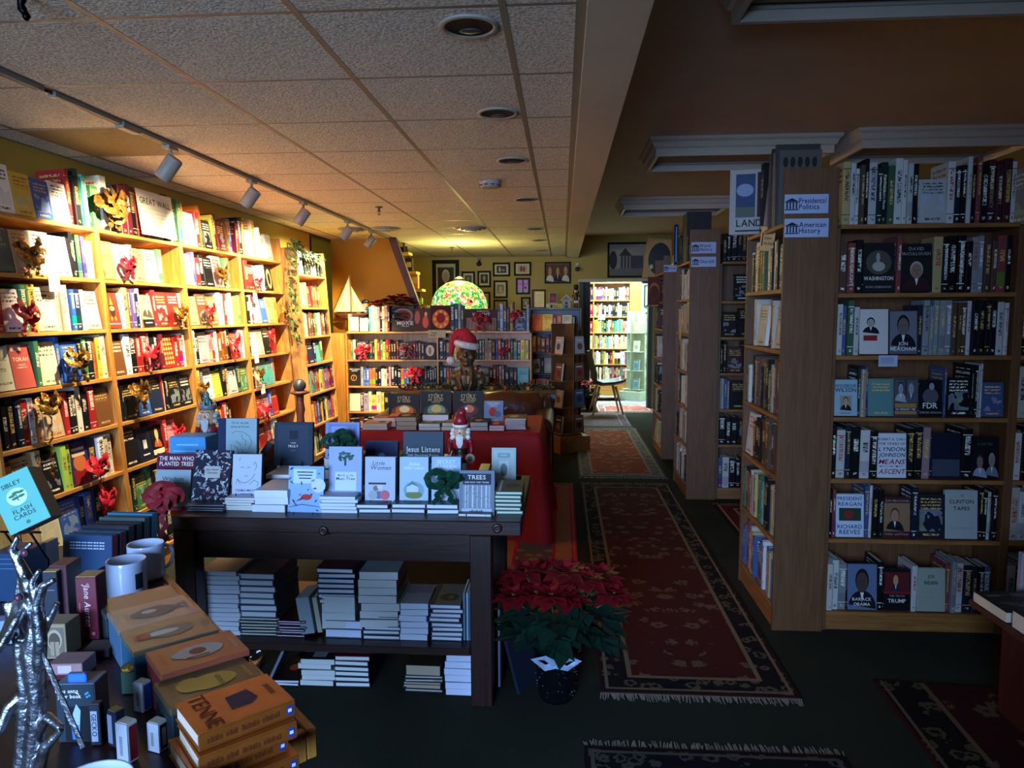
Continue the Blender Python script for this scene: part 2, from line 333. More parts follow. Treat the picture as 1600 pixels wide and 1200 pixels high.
def structure():
    m = MB(); m.box(-3.6, 5.0, -2.7, 15.6, -.1, 0)
    t = NT('carpet'); tc = t.n('ShaderNodeTexCoord'); a = t.n('ShaderNodeTexNoise', i_Scale=260.0, i_Detail=3.0); b = t.n('ShaderNodeTexNoise', i_Scale=2.0, i_Detail=3.0)
    t.l(tc.outputs['Object'], a.inputs[0]); t.l(tc.outputs['Object'], b.inputs[0])
    c = t.mix(a.outputs['Fac'], lin('121410'), lin('3e4236')); c = t.mix(1.0, c, t.math('MULTIPLY_ADD', b.outputs['Fac'], .6, .65), 'MULTIPLY'); t.l(c, t.b.inputs['Base Color'])
    t.b.inputs['Roughness'].default_value = 1; t.b.inputs['Specular IOR Level'].default_value = .1
    bp = t.n('ShaderNodeBump', i_Strength=.5, i_Distance=.01); t.l(a.outputs['Fac'], bp.inputs['Height']); t.l(bp.outputs[0], t.b.inputs['Normal'])
    st('floor', m, t.m)
    # dropped tile ceiling (2 ft tiles) and its grid
    tl = NT('ceiling_tile'); tc = tl.n('ShaderNodeTexCoord'); v = tl.n('ShaderNodeTexNoise', i_Scale=95.0, i_Detail=3.0); tl.l(tc.outputs['Object'], v.inputs[0])
    r = tl.n('ShaderNodeValToRGB'); r.color_ramp.elements[0].position = .36; r.color_ramp.elements[1].position = .56
    r.color_ramp.elements[0].color = (*lin('c0b49c'), 1); r.color_ramp.elements[1].color = (*lin('efe5ce'), 1); tl.l(v.outputs['Fac'], r.inputs[0]); tl.l(r.outputs[0], tl.b.inputs['Base Color'])
    tl.b.inputs['Roughness'].default_value = .95; bp = tl.n('ShaderNodeBump', i_Strength=.5, i_Distance=.01); tl.l(v.outputs['Fac'], bp.inputs['Height']); tl.l(bp.outputs[0], tl.b.inputs['Normal'])
    BX, Y0 = -.174, 2.182
    xs = [BX-.61*k for k in range(5)] + [XL+.0]; xs = sorted(xs)+[.057]
    ys = [Y0+.61*k for k in range(-8, 17)]; ys = [y for y in ys if -2.7 < y < BACK] + [BACK]; ys = [-2.7]+ys
    g = MB(); tiles = MB()
    VENT = (-2.614, -2.004)
    for xa, xb in zip(xs, xs[1:]):
        for ya, yb in zip(ys, ys[1:]):
            d = .011; z = CEIL+.006; e = .007
            tiles.poly([(xa+d, yb-d, z-e), (xb-d, yb-d, z-e), (xb-d, ya+d, z-e), (xa+d, ya+d, z-e)], (0,0,0))
            for (p, q) in (((xa+d, ya+d), (xb-d, ya+d)), ((xb-d, ya+d), (xb-d, yb-d)), ((xb-d, yb-d), (xa+d, yb-d)), ((xa+d, yb-d), (xa+d, ya+d))):
                tiles.poly([(*p, z-e), (*q, z-e), (*q, z+.01), (*p, z+.01)], (0,0,0))
    # tile surface sits above the bars, downlights below it are flat discs coloured dark like shaded recesses
    for x in xs[1:-1]: g.box(x-.011, x+.011, -2.7, BACK, CEIL-.002, CEIL+.012)
    g.box(xs[-1]-.02, xs[-1]+.012, -2.7, BACK, CEIL-.006, CEIL+.012); g.box(XL, XL+.02, -2.7, 8.1, CEIL-.004, CEIL+.012)
    for y in ys[1:-1]: g.box(XL, .057, y-.009, y+.009, CEIL-.001, CEIL+.012)
    st('ceiling', tiles, tl.m); st('trim_1', g, pmat('grid_bar', '8d7f68', .5, 0, .05))
    cream = pmat('cream_paint', 'd6c6a8', .7, 0, .06, scale=3)
    m = MB(); m.box(.069, .25, -2.7, BACK, CEIL-.03, CEILR+.02); st('trim_2', m, cream)
    m = MB(); m.box(-3.6, .069, -2.7, 15.6, CEILR+.0, CEILR+.08); m.box(.25, 5.0, -2.7, BACK, CEILR, CEILR+.08); st('ceiling_right', m, pmat('tan_ceiling', 'd8c2a2', .75, 0, .08, scale=2))
    olive = pmat('olive_wall', 'a8924a', .8, 0, .08, scale=2, bump=.05, bscale=150)
    m = MB(); m.box(XL-.1, XL, -2.7, 8.05, 0, CEILR); st('wall_left', m, pmat('mustard_wall', 'b59a3c', .8, 0, .08, scale=2, bump=.05, bscale=150))
    m = MB(); m.box(-3.6, .27, BACK, BACK+.12, 0, CEILR); m.box(.27, 1.40, BACK, BACK+.12, 2.06, CEILR); m.box(1.40, 5.0, BACK, BACK+.12, 0, CEILR); st('wall_back', m, olive)
    m = MB(); m.box(4.4, 4.5, -2.7, BACK, 0, CEILR); st('wall_right', m, olive)
    m = MB(); m.box(-3.6, -3.5, 8.05, BACK, 0, CEILR); m.box(-3.6, XL, 8.0, 8.06, 0, CEILR); st('wall_stairwell', m, olive)
    # shop front behind the viewer: wall with display windows the daylight comes through
    m = MB()
    m.box(XL, 4.4, -2.7, -2.6, 0, .85); m.box(XL, 4.4, -2.7, -2.6, 2.6, CEILR); m.box(XL, -2.9+.15, -2.7, -2.6, .85, 2.6); m.box(-.1, 4.4, -2.7, -2.6, .85, 2.6)
    st('wall_front', m, olive)
    m = MB(); m.box(-2.75, -.1, -2.68, -2.62, .85, .9); m.box(-2.75, -.1, -2.68, -2.62, 2.55, 2.6)
    for x in (-2.75, -1.45, -.15): m.box(x, x+.05, -2.68, -2.62, .9, 2.55)
    st('window_1', m, M_WHITEM)
    # doorway trim
    m = MB(); m.box(.27, .335, BACK-.03, BACK+.15, 0, 2.06); m.box(1.36, 1.42, BACK-.03, BACK+.15, 0, 2.06); st('door_1', m, pmat('grey_green_jamb', '3c4038', .6))
    m = MB(); m.box(.25, 1.45, BACK-.035, BACK+.15, 2.02, 2.065); st('trim_3', m, pmat('pale_trim', 'b9b4a0', .6))
    m = MB(); m.box(.33, .45, BACK+.12, 12.35, 0, 2.4); st('wall_passage', m, pmat('slate_wall', '41443c', .7))
    # far room
    pale = pmat('pale_green_wall', 'b4cfc4', .8, 0, .05)
    m = MB(); m.box(-1.2, 3.2, 14.6, 14.7, 0, 2.7); m.box(-1.3, -1.2, 11.82, 14.7, 0, 2.7); m.box(3.2, 3.3, 11.82, 14.7, 0, 2.7); st('wall_far_room', m, pale)
    m = MB(); m.box(-1.3, 3.3, 11.82, 14.7, 2.62, 2.7); st('ceiling_far_room', m, pale)
    m = MB(); m.box(-1.2, 3.2, 11.83, 14.6, .001, .006); st('floor_far_room', m, pmat('pale_carpet', '7fa39c', .95, 0, .2, scale=80))
    # sloping orange plaster over the stairs, with its dark timber edge
    m = MB(); a, b, c, d = (XL, 8.75, CEIL+.1), (-2.0, 8.62, CEIL+.1), (-1.66, 8.66, 1.35), (XL, 8.75, 1.0)
    m.poly([d, c, b, a], (0,0,0)); m.poly([(p[0], p[1]+.06, p[2]) for p in (a, b, c, d)], (0,0,0)); 
    st('wall_stair', m, pmat('orange_wall', 'b87d14', .75, 0, .08, scale=2))
    t = thing('stair_stringer', 'dark red timber edge board sloping down from ceiling beside orange stair wall', 'stair trim', loc=(-1.97, 8.5, CEIL-.002))
    m = MB(); dx, dz = .36, -1.05
    m.poly([(-.07, 0, 0), (.02, 0, 0), (.02+dx, 0, dz), (-.06+dx, 0, dz)][::-1], (0,0,0)); m.poly([(-.07, .08, 0), (.02, .08, 0), (.02+dx, .08, dz), (-.06+dx, .08, dz)], (0,0,0))
    m.poly([(.02, 0, 0), (.02, .08, 0), (.02+dx, .08, dz), (.02+dx, 0, dz)], (0,0,0)); m.poly([(-.07, .08, 0), (-.07, 0, 0), (-.06+dx, 0, dz), (-.06+dx, .08, dz)], (0,0,0))
    m.build('board', M_STAIR, t)
    t = thing('staircase', 'narrow wooden stair rising behind the timber edge, small things on its treads', 'stairs', loc=(-1.72, 9.1, 1.2))
    for k, (px_, py_) in enumerate(((628, 395), (640, 425), (649, 452), (656, 477))):
        p = aty(px_, py_, 9.2)-Vector((-1.72, 9.1, 1.2)); m = MB(); m.box(p.x-.11, p.x+.11, p.y-.12, p.y+.12, p.z-.03, p.z); m.build('tread', wood('stair_tread', 'b99a40', 'd6bb62', .5, 0), t)
    a, b = aty(634, 385, 9.3), aty(664, 490, 9.3); o = Vector((-1.72, 9.1, 1.2)); m = MB(); m.tube([a-o, b-o], .018); m.build('handrail', M_STAIR, t)
    a, b = aty(622, 375, 9.0), aty(650, 490, 9.0); m = MB(); m.tube([a-o+Vector((-.03,0,0)), b-o+Vector((-.03,0,0))], .03, 4); m.build('string_board', wood('stair_tread', '', ''), t)
    for k, (px_, py_, c, hh) in enumerate(((627, 394, '1a1714', .2), (640, 424, '2a2420', .16), (649, 451, 'c78a4a', .2), (655, 476, '7fb32e', .08))):
        p = aty(px_, py_, 9.2); m = MB(); m.bbox(-.045, .045, -.04, .04, 0, hh, .005, lin(c)); m.box(-.03, .03, -.042, -.04, hh*.3, hh*.7, lin('d8c9a0'))
        tag(m.build('boxed_gift', M_CARD, None, Tr(p.x, p.y, p.z+.002)), ['tall black box on the top stair tread', 'dark brown box on the second stair tread', 'orange patterned box on the third stair tread', 'low lime green box on the lowest visible stair tread'][k], 'box')
    # rugs
    def rug(name, x0, x1, y0, y1, label, mat, rz=0, frn=True, frf=True, h=.008):
        w, l = x1-x0, y1-y0; t = thing(name, label, 'rug', Tr(x0, y0, .001) @ Rz(rz)); m = MB()
        m.box(0, w, 0, l, 0, h); m.f.pop(1); m.c.pop(1); m.mi.pop(1); m.uv.pop(1); m.sm.pop(1)
        nx, ny = 8, 24
        for i in range(nx):
            for j in range(ny):
                q = [(w*i/nx, l*j/ny), (w*(i+1)/nx, l*j/ny), (w*(i+1)/nx, l*(j+1)/ny), (w*i/nx, l*(j+1)/ny)]
                m.poly([(a, b, h) for a, b in q], (0,0,0), 0, q)
        m.build('pile', mat, t); rr = random.Random(3)
        for on, yy, sg in ((frn, 0, -1), (frf, l, 1)):
            if not on: continue
            f = MB(); k = 0
            while k < w:
                a = rr.uniform(-.012, .012); L = rr.uniform(.035, .06); f.poly([(k, yy, .003), (k+.006, yy, .003), (k+.005+a, yy+sg*L, .0015), (k+.001+a, yy+sg*L, .0015)][::sg], lin('9c9082')); k += .0075
            f.build('fringe', M_CLOTH, t)
        return t
    rug('runner_rug', .16, .96, 2.84, 6.46, 'long red oriental runner with dark floral border down the centre aisle', rugmat('rug_red', .8, 3.62, '4a1a1a', '121218', '7d6a50', '6e5c48', '30140f'))
    rug('runner_rug', .16, .98, 6.74, 9.62, 'faded orange red runner with pale border, beyond the long red aisle runner', rugmat('rug_faded', .82, 2.88, '8a4226', '56606a', '8f8878', 'a08a62', '4c4a4c'))
    rug('scatter_rug', .08, .98, 1.3, 2.46, 'dark bordered rug at the bottom edge of the photo, fringe towards the runner', rugmat('rug_near', .9, 1.16, '24100f', '101016', '574f42', '575044', '1c0d0e'))
    rug('oriental_rug', 1.238, 2.6, 1.75, 3.0, 'dark maroon patterned rug lying askew in front of the right bookcases', rugmat('rug_right', 1.5, 1.5, '30100f', '100d0b', '64543e', '5c503a', '3c1010', 1.2, .2), rz=R_(-3), frn=False, frf=False)
    rug('side_rug', -.45, .10, 3.6, 6.44, 'red edged rug with tan ladder border beside the red-draped table', rugmat('rug_side', .55, 2.84, '5a5258', 'a86a48', 'c02034', 'b07a54', 'c02034', .8, .16))
    rug('small_rug', 1.22, 2.3, 4.75, 5.8, 'small red rug with white line border between the aisle bookcases', rugmat('rug_small', 1.08, 1.05, '5a1018', '5a1018', '9c8a70', '4c2220', '2a0c10'))
    rug('mauve_rug', .05, .95, 9.75, 11.1, 'dusty mauve rug lying crosswise just before the bright doorway', rugmat('rug_mauve', .9, 1.35, '7a6870', '6b5a66', '9c8f92', '8f8084', '4c4450'))
    rug('doorway_rug', .55, 1.5, 11.2, 12.1, 'pink oriental rug in the doorway under the chair leg', rugmat('rug_pink', .95, .9, 'a8625c', '8f5a60', 'cfc4b8', 'd0b8a8', '7a3a40'))
    rug('far_room_rug', .6, 2.2, 12.25, 13.1, 'pale blue and cream rug on the far room floor', rugmat('rug_blue', 1.6, .85, '9aa8c0', 'b8a89c', 'e0dccf', 'c4b8b4', '7c88a0'))
    rug('far_room_rug', .1, 1.1, 12.6, 13.3, 'rose patterned rug in front of the far room bookcase', rugmat('rug_rose', 1.0, .7, 'a86a70', '94707c', 'd0c0b8', 'c8a8a0', '7a4450'))
    # ceiling fixtures on the right: crown-moulded light boxes
    def fixture(x0, x1, y0, y1, label):
        t = thing('light_box', label, 'ceiling fixture', loc=(x0, y0, CEILR), group='moulded light boxes on the right ceiling'); w, l = x1-x0, y1-y0
        prof = [(0, 0), (0, -.02), (.018, -.035), (.03, -.065), (.045, -.075), (.045, -.125), (.07, -.125), (.07, -.09)]
        m = MB(); rs = []
        for d, z in prof: rs.append([m.vert(p) for p in ((d, d, z), (w-d, d, z), (w-d, l-d, z), (d, l-d, z))])
        for A, B in zip(rs, rs[1:]):
            for k in range(4): m.face([A[k], B[k], B[(k+1)%4], A[(k+1)%4]], (0,0,0))
        m.build('crown_moulding', pmat('cream_moulding', 'c2b6a4', .5, 0, .04), t)
        m = MB(); m.box(.07, w-.07, .07, l-.07, -.06, -.05); m.build('diffuser', pmat('diffuser', 'a89466', .6, 0, .05), t)
    a = atz(1016, 213, CEILR); b = atz(1328, 201, CEILR)
    fixture(a.x, b.x, a.y, a.y+.68, 'cream moulded light box on right ceiling, nearer and left of the row')
    a = atz(1340, 200, CEILR); fixture(a.x, a.x+1.2, a.y-.02, a.y+.66, 'cream moulded light box on right ceiling, above the front-facing bookcase')
    a = atz(968, 308, CEILR); fixture(a.x, a.x+1.2, a.y, a.y+.68, 'cream moulded light box farthest back on right ceiling')
    a = atz(1142, 39, CEILR-.125); fixture(a.x-.045, a.x+1.2, a.y-.64, a.y+.045, 'cream moulded light box at the top edge of the photo')
structure()
# ------------------------------------------------------------------ books
PAL = dict(k='15161a', w='e6e2d6', c='d8c9a0', r='a82424', m='5c1826', b='2f5aa8', n='1a2440', g='3f7348', d='17382c', l='a8c04c', t='4fa8a0', o='c8692a', y='d8b848', p='cf8a90', v='5a4a8c', e='6b4428', s='9aa0a4', a='c2a070')
CN = dict(k='black', w='white', c='cream', r='red', m='maroon', b='blue', n='navy', g='green', d='dark green', l='lime', t='teal', o='orange', y='yellow', p='pink', v='violet', e='brown', s='grey', a='tan')
ORD = ['first', 'second', 'third', 'fourth', 'fifth', 'sixth', 'seventh', 'eighth', 'ninth', 'tenth', 'eleventh', 'twelfth']
RB = random.Random(11)
SHELF = []          # every book standing on a shelf
_bid = [0]
def vary(c, a=.12, rr=RB):
    k = 1+rr.uniform(-a, a); return tuple(min(1, max(0, x*k*(1+rr.uniform(-.06, .06)))) for x in c)
def book_geo(m, t, h, d, col, hard=True, page=(.78, .72, .58), bid=None):
    """book standing at the origin corner: thickness along x, spine at y=0, height z. slots: 0 spine, 1 cover, 2 pages"""
    if bid is None: _bid[0] += 1; bid = _bid[0]
    b = .0025 if hard else .0008; ins = .003 if hard else .0; sp = b*1.2
    U = [(bid+.02, 0), (bid+.98, 0), (bid+.98, 1), (bid+.02, 1)]
    r = min(.004, t*.25)
    # rounded spine: three facets
    zs = (0, h)
    for (xa, ya), (xb, yb), ua, ub in (((0, r), (r, 0), 0, .15), ((r, 0), (t-r, 0), .15, .85), ((t-r, 0), (t, r), .85, 1)):
        m.poly([(xa, ya, 0), (xb, yb, 0), (xb, yb, h), (xa, ya, h)], col, 0, [(bid+.02+.96*ua, 0), (bid+.02+.96*ub, 0), (bid+.02+.96*ub, 1), (bid+.02+.96*ua, 1)])
    m.poly([(t, r, 0), (t, d, 0), (t, d, h), (t, r, h)], col, 1, U)
    m.poly([(0, d, 0), (0, r, 0), (0, r, h), (0, d, h)], col, 1, U)
    if hard:
        for z, dn in ((0, True), (h, False)):
            for q in ([(0, r, z), (b, r, z), (b, d, z), (0, d, z)], [(t-b, r, z), (t, r, z), (t, d, z), (t-b, d, z)], [(0, r, z), (r, 0, z), (t-r, 0, z), (t, r, z), (t-b, r+sp, z), (b, r+sp, z)]):
                m.poly(q[::-1] if dn else q, col, 3)
        m.poly([(b, d, 0), (0, d, 0), (0, d, h), (b, d, h)], col, 3); m.poly([(t, d, 0), (t-b, d, 0), (t-b, d, h), (t, d, h)], col, 3)
        m.poly([(b, sp, 0), (b, sp, h), (b, d, h), (b, d, 0)][::-1], col, 3); m.poly([(t-b, sp, 0), (t-b, sp, h), (t-b, d, h), (t-b, d, 0)], col, 3)
    x0, x1, y0, y1, z0, z1 = b, t-b, sp, d-ins, ins, h-ins
    m.poly([(x0,y0,z1),(x1,y0,z1),(x1,y1,z1),(x0,y1,z1)], page, 2); m.poly([(x0,y0,z0),(x0,y1,z0),(x1,y1,z0),(x1,y0,z0)], page, 2)
    m.poly([(x1,y1,z0),(x0,y1,z0),(x0,y1,z1),(x1,y1,z1)], page, 2)
BM = [M_SPINE, M_COVER, M_PAGES, M_COL]
def add_shelf_book(T, t, h, d, ch, face, place, key, hard=True, col=None, draw=None):
    SHELF.append(dict(T=T, t=t, h=h, d=d, ch=ch, face=face, place=place, key=key, hard=hard, col=col or vary(lin(PAL[ch])), n=len(SHELF), draw=draw))
def fill(T, x0, x1, z, clear, spec, place, key, depth=.2, hmin=.2, hmax=.245, rr=None, dim=None):
    """T: bookcase frame (x along the shelf, y inwards, z up).  lower case = spine, capital = face out, '.' = gap, '=' = lying pair"""
    rr = rr or random.Random(hash(key) % 1000 if False else sum(map(ord, key))*7+int(z*100)); W_ = []
    for c in spec:
        if c == '.': W_.append(.03)
        elif c == '=': W_.append(.2)
        elif c.isupper(): W_.append(rr.uniform(.125, .15))
        else: W_.append(rr.uniform(.018, .036))
    fixed = sum(w for w, c in zip(W_, spec) if not c.islower()); var = sum(w for w, c in zip(W_, spec) if c.islower())
    k = (x1-x0-fixed-.012)/max(var, .01); k = max(.5, min(1.9, k)) if var else 1
    if fixed+var*k > (x1-x0)-.004:
        s = ((x1-x0)-.01)/(fixed+var*k)
    else: s = 1
    x = x0+.003; first = len(SHELF)
    for c, w in zip(spec, W_):
        w = (w*k if c.islower() else w)*s
        if c == '.': x += w; continue
        if c == '=':
            hh = z
            for q in range(rr.choice((3, 4, 5))):
                t = rr.uniform(.02, .04); ch = rr.choice('kwcsmna'); dd = rr.uniform(.18, .2)*min(1, s)
                if hh+t > z+clear-.01: break
                add_shelf_book(T @ Tr(x+dd, .012+rr.uniform(0, .01), hh+.001) @ Ry(-PI/2), t, min(dd, .195), .14, ch, 'lie', place, key)
                hh += t+.001
            x += w; continue
        h = min(rr.uniform(hmin, hmax), clear-.015)
        if c.isupper():
            t = rr.uniform(.02, .03); hh = min(h, w*1.55); ww = w-.004
            M = T @ Tr(x+.002, .015+t, z+.003) @ Rx(-.09) @ Rz(-PI/2)
            add_shelf_book(M, t, hh, ww, c.lower(), 'face', place, key)
        else:
            dd = min(rr.uniform(.13, .17), depth-.02); y = rr.uniform(.008, .028)
            add_shelf_book(T @ Tr(x+.0005, y, z+.001), w-.001, h, dd, c, 'spine', place, key, hard=rr.random() < .75)
        x += w
    if dim:
        for b in SHELF[first:]: g = sum(b['col'])/3; b['col'] = tuple(((c_*.62+g*.38)*dim) for c_ in b['col'])  # book colours dimmed and greyed, the weaker light put into the colour
def seen(M, t, h, d):
    best = False
    for c in ((0, 0, 0), (t, 0, h), (t, d, 0), (0, d, h), (t/2, 0, h/2)):
        q = topx(M @ Vector(c))
        if q and -15 < q[0] < 1615 and -15 < q[1] < 1215: best = True
    return best
def emit_shelf_books(limit=300):
    recs = [b for b in SHELF if seen(b['T'], b['t'], b['h'], b['d'])]
    for b in recs:
        q = topx(b['T'] @ Vector((b['t']/2, 0, b['h']/2))); dist = q[2] if q else 9
        w = b['d'] if b['face'] == 'face' else b['t']*1.0
        b['size'] = w*b['h']/dist**2
        if b.get('lab'): b['size'] = 99
    order = sorted(recs, key=lambda b: -b['size']); top = set(b['n'] for b in order[:limit])
    rest = MB()
    byshelf = {}
    for b in SHELF: byshelf.setdefault((b['place'], b['key']), []).append(b)
    used = set()
    for b in recs:
        if b['n'] not in top:
            rest.T = b['T']; book_geo(rest, b['t'], b['h'], b['d'], b['col'], b['hard']); continue
        m = MB(); book_geo(m, b['t'], b['h'], b['d'], b['col'], b['hard'])
        o = m.build('book', BM, None, b['T'])
        if b['draw']: b['draw'](o, b)
        sh = byshelf[(b['place'], b['key'])]; i = sh.index(b); c = CN[b['ch']]; pl = b['place']
        same = [x for x in sh if x['ch'] == b['ch'] and x['face'] == b['face']]
        kind = {'spine': 'book', 'face': 'face-out book', 'lie': 'lying book'}[b['face']]
        cand = []
        if b.get('lab'): cand.append(b['lab'])
        if len(same) == 1: cand.append(f"{c} {kind}, {pl}")
        if 0 < i < len(sh)-1:
            l, r = CN[sh[i-1]['ch']], CN[sh[i+1]['ch']]
            trip = [j for j in range(1, len(sh)-1) if sh[j]['ch'] == b['ch'] and sh[j]['face'] == b['face'] and sh[j-1]['ch'] == sh[i-1]['ch'] and sh[j+1]['ch'] == sh[i+1]['ch']]
            if len(trip) == 1: cand.append(f"{c} {kind} between {l} and {r}, {pl}")
        k = same.index(b); cand.append(f"{ORD[min(k, 11)]} {c} {kind} from the left, {pl}"); cand.append(f"{ORD[min(k, 11)]} {c} {kind} from left end, {pl}")
        for lab in cand:
            if lab not in used: break
        used.add(lab); tag(o, lab, 'book', b['key'])
    if rest.f: rest.T = Matrix.Identity(4); tag(rest.build('shelved_books', BM), 'small distant books filling the far shelves and lower darker shelves', 'books', kind='stuff')
# face-out cover frame on a book mesh built above: x right, z up, facing the viewer of the shelf
def cover_child(o, b, fn, name='cover_print'):
    m = MB(); m.maxw = b['d']*.92; m.T = Tr(b['t']+.0007, 0, 0) @ Rz(PI/2); fn(m, b['d'], b['h']); return m.build(name, [M_INK], o)
def spine_child(o, b, fn, name='spine_lettering'):
    m = MB(); m.T = Tr(0, -.0007, 0); fn(m, b['t'], b['h']); return m.build(name, [M_INK], o)
# ------------------------------------------------------------------ bookcases
def bookcase(T, w, h, depth, shelves, label, group=None, mv=None, mh=None, uprights=(0, 1), back=True, top=None, toe=.09, tk=.02, mids=(), hl=None):
    mv = mv or M_MAPLE; mh = mh or M_MAPLE_H
    t = thing('bookcase', label, 'bookcase', M=T, group=group)
    for s in uprights:
        m = MB(); x = 0 if s == 0 else w-tk; hh = h if s == 0 else (hl or h); m.bbox(x, x+tk, 0, depth, 0, hh, .0015); m.build('side_panel', mv, t)
    for x in mids: m = MB(); m.bbox(x-tk/2, x+tk/2, .002, depth, toe, shelves[0]-tk, .0015); m.build('divider', mv, t)
    for z in shelves:
        m = MB(); m.bbox(tk if 0 in uprights else 0, w-tk if 1 in uprights else w, -.001, depth-.012, z-tk, z, .0015); m.build('shelf', mh, t)
    if toe: m = MB(); m.box(tk, w-tk, .012, .03, 0, shelves[-1]-tk); m.build('kickboard', mh, t)
    if back: m = MB(); m.box(tk, w-tk, depth-.011, depth-.001, toe, min(h, shelves[0])); m.build('back_panel', mv, t)
    return t
TILT = math.atan(.065)
LEFTSH = [2.022, 1.745, 1.467, 1.20, .937, .667, .402, .13]
def left_frame(y0, x0=-2.43): return Tr(x0, y0, 0) @ Ry(-TILT) @ Rz(PI/2)
specs = {
 'L1': ["aakkWYBWrkdt", "kwkKAWWkkgvcc", "kkrWgyCccwbnwC", "CPgCbBkgkoyc", "kkkkrwaArkkwkrE", "eAaKllVkwcw", "kACBnbk", "kkkknnkkSk"],
 'L2': ["gwnkmmkrrvpgkkw", "OWpASg", "RwaevnwOrRRw", "EwkrrpkkmRrrw", "wwkKBNrwkkKK", "KNKrP.", "wdGgkkcc", "kkCkwk"],
 'L3': ["gaSroKymMeb", "PvrkKPge", "AEOwprwwayg", "wkSprwerekRpw", "ybWLkaSdG", "kkgkyyrkk", "kRckAgw", "kkwkrkkm"],
 'L4': ["mkeCawwSS", "mrRCwkK", "ykwrSBAy", "kWCKrr", "kCTTp", "rRPbR", "kRRcwk", "kkckwR"],
}
NAMES = {'L1': 'leftmost wall bookcase', 'L2': 'second wall bookcase', 'L3': 'third wall bookcase', 'L4': 'wall bookcase beside the ivy'}
HT = ['on top shelf', 'second shelf down', 'third shelf', 'fourth shelf', 'fifth shelf', 'sixth shelf', 'seventh shelf', 'bottom shelf']
Y0S = {'L1': 3.01, 'L2': 3.895, 'L3': 4.785, 'L4': 5.675}
for k, y0 in Y0S.items():
    T = left_frame(y0); last = k == 'L4'
    bookcase(T, .885, 2.03, .235, LEFTSH, {'L1': 'maple wall bookcase leaning back, leftmost, nearest the camera', 'L2': 'second maple wall bookcase from the left, under the white placard', 'L3': 'third maple wall bookcase from left, right of the white placard', 'L4': 'maple wall bookcase beside the ivy garland, last of the leaning row'}[k], 'left wall bookcases', hl=2.23 if last else None)
    for i, z in enumerate(LEFTSH):
        clear = .255 if i else .33
        fill(T, .022, .863, z, clear, specs[k][i], f"{HT[i]}, {NAMES[k]}", f"books on the {HT[i].replace('on ', '')} of the {NAMES[k]}", .22, .2 if i else .24, .243 if i else .31)
L5S = [1.918, 1.607, 1.332, 1.07, .788, .487, .21]
T5 = left_frame(6.58, -2.30)
bookcase(T5, .80, 2.16, .25, L5S, 'narrow maple bookcase standing proud of the row, just past the ivy garland')
for i, (z, s) in enumerate(zip(L5S, ["kSdkdkkd", "AaRreeke", "gcwweeeke", "krNnTg", "yatrbrgrm", "kycrgbrmy", "kwggkr"])):
    fill(T5, .022, .778, z, .25, s*(2 if i in (2, 4, 5, 0) else 1), f"{HT[i]}, narrow bookcase past ivy", f"books on the {HT[i].replace('on ', '')} of the narrow bookcase", .22, .2, .235)
# low back bookcase, two bays
TB = Tr(-2.52, 8.3, 0)
BS = [1.33, 1.005, .697, .395, .1]
bookcase(TB, 2.17, 1.31, .30, BS, 'low wide maple bookcase at the back behind the leather sofa, photo books on top', mids=(1.083,), toe=.08)
m = MB(); m.box(-2.72, -2.525, 8.28, 8.6, 0, 1.31); tag(m.build('filler_panel', M_MAPLE), 'plain maple filler panel between narrow bookcase and low back bookcase', 'panel')
bn = 'low back bookcase'
for i, (z, a, b) in enumerate(((1.005, "ogwKkdkyrglrmkkmKmmkekK", "kkkayrkkprrkkgsckbrkkrkgkyy"), (.697, "KsbbookkwcmpkkkobtkKkkkkk", "kkrkkscekgorKkmmsekkkT"), (.395, "Cmscycykkmwrck", "kkwkrkkskkgmkkw"), (.1, "kkmkkwkk", "kkskkwkk"))):
    fill(TB, .022, 1.07, z, .285, a, f"{ORD[i]} shelf down, left bay of {bn}", f"books in the left bay of the low back bookcase, {ORD[i]} shelf", .27, .19, .235)
    fill(TB, 1.097, 2.145, z, .285, b, f"{ORD[i]} shelf down, right bay of {bn}", f"books in the right bay of the low back bookcase, {ORD[i]} shelf", .27, .2, .24)
bt = 'on top of the low back bookcase'
fill(TB, .03, .275, 1.332, .4, "yysSkC", bt+', left end', 'books on top of the low back bookcase, left end', .27, .18, .205)
fill(TB, .28, .535, 1.332, .4, "tccpkcam", bt+', left of the oval cover', 'books on top of the low back bookcase, left of the oval cover', .27, .28, .31)
fill(TB, 1.235, 1.40, 1.332, .4, "kksk", bt+', under the glass lamp', 'books on top of the low back bookcase, middle', .27, .27, .33)
fill(TB, 1.775, 1.92, 1.332, .45, "kskk", bt+', right of brown bowed book', 'books on top of the low back bookcase, right of the bow', .27, .27, .31)
fill(TB, 1.925, 2.15, 1.332, .45, "okNs", bt+', right end', 'books on top of the low back bookcase, right end', .27, .29, .345)
# aisle bookcases (ends of the double rows) and the rows themselves
AS = [1.955, 1.652, 1.365, 1.048, .755, .443, .118]
RS = [1.945, 1.63, 1.34, 1.047, .75, .457, .095]
def end_unit(xf, y0, y1, top, label): 
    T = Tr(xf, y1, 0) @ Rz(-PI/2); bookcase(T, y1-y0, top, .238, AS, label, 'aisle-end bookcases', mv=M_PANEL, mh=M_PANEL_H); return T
TA1 = end_unit(1.022, 3.48, 4.165, 2.2, 'tall brown aisle-end bookcase nearest the camera at right, two white signs on its end')
TA2 = end_unit(1.022, 5.97, 6.66, 2.2, 'tall brown aisle-end bookcase in the middle of the right side, two white signs')
TA3 = end_unit(1.04, 7.62, 8.34, 2.12, 'tall brown aisle-end bookcase farthest back on the right, beside the doorway')
def row_unit(x0, y, w, label, uprights=(0, 1)):
    T = Tr(x0, y, 0); bookcase(T, w, 1.93, .235, RS, label, 'row bookcases on the right', mv=M_PANEL, mh=M_PANEL_H, uprights=uprights); return T
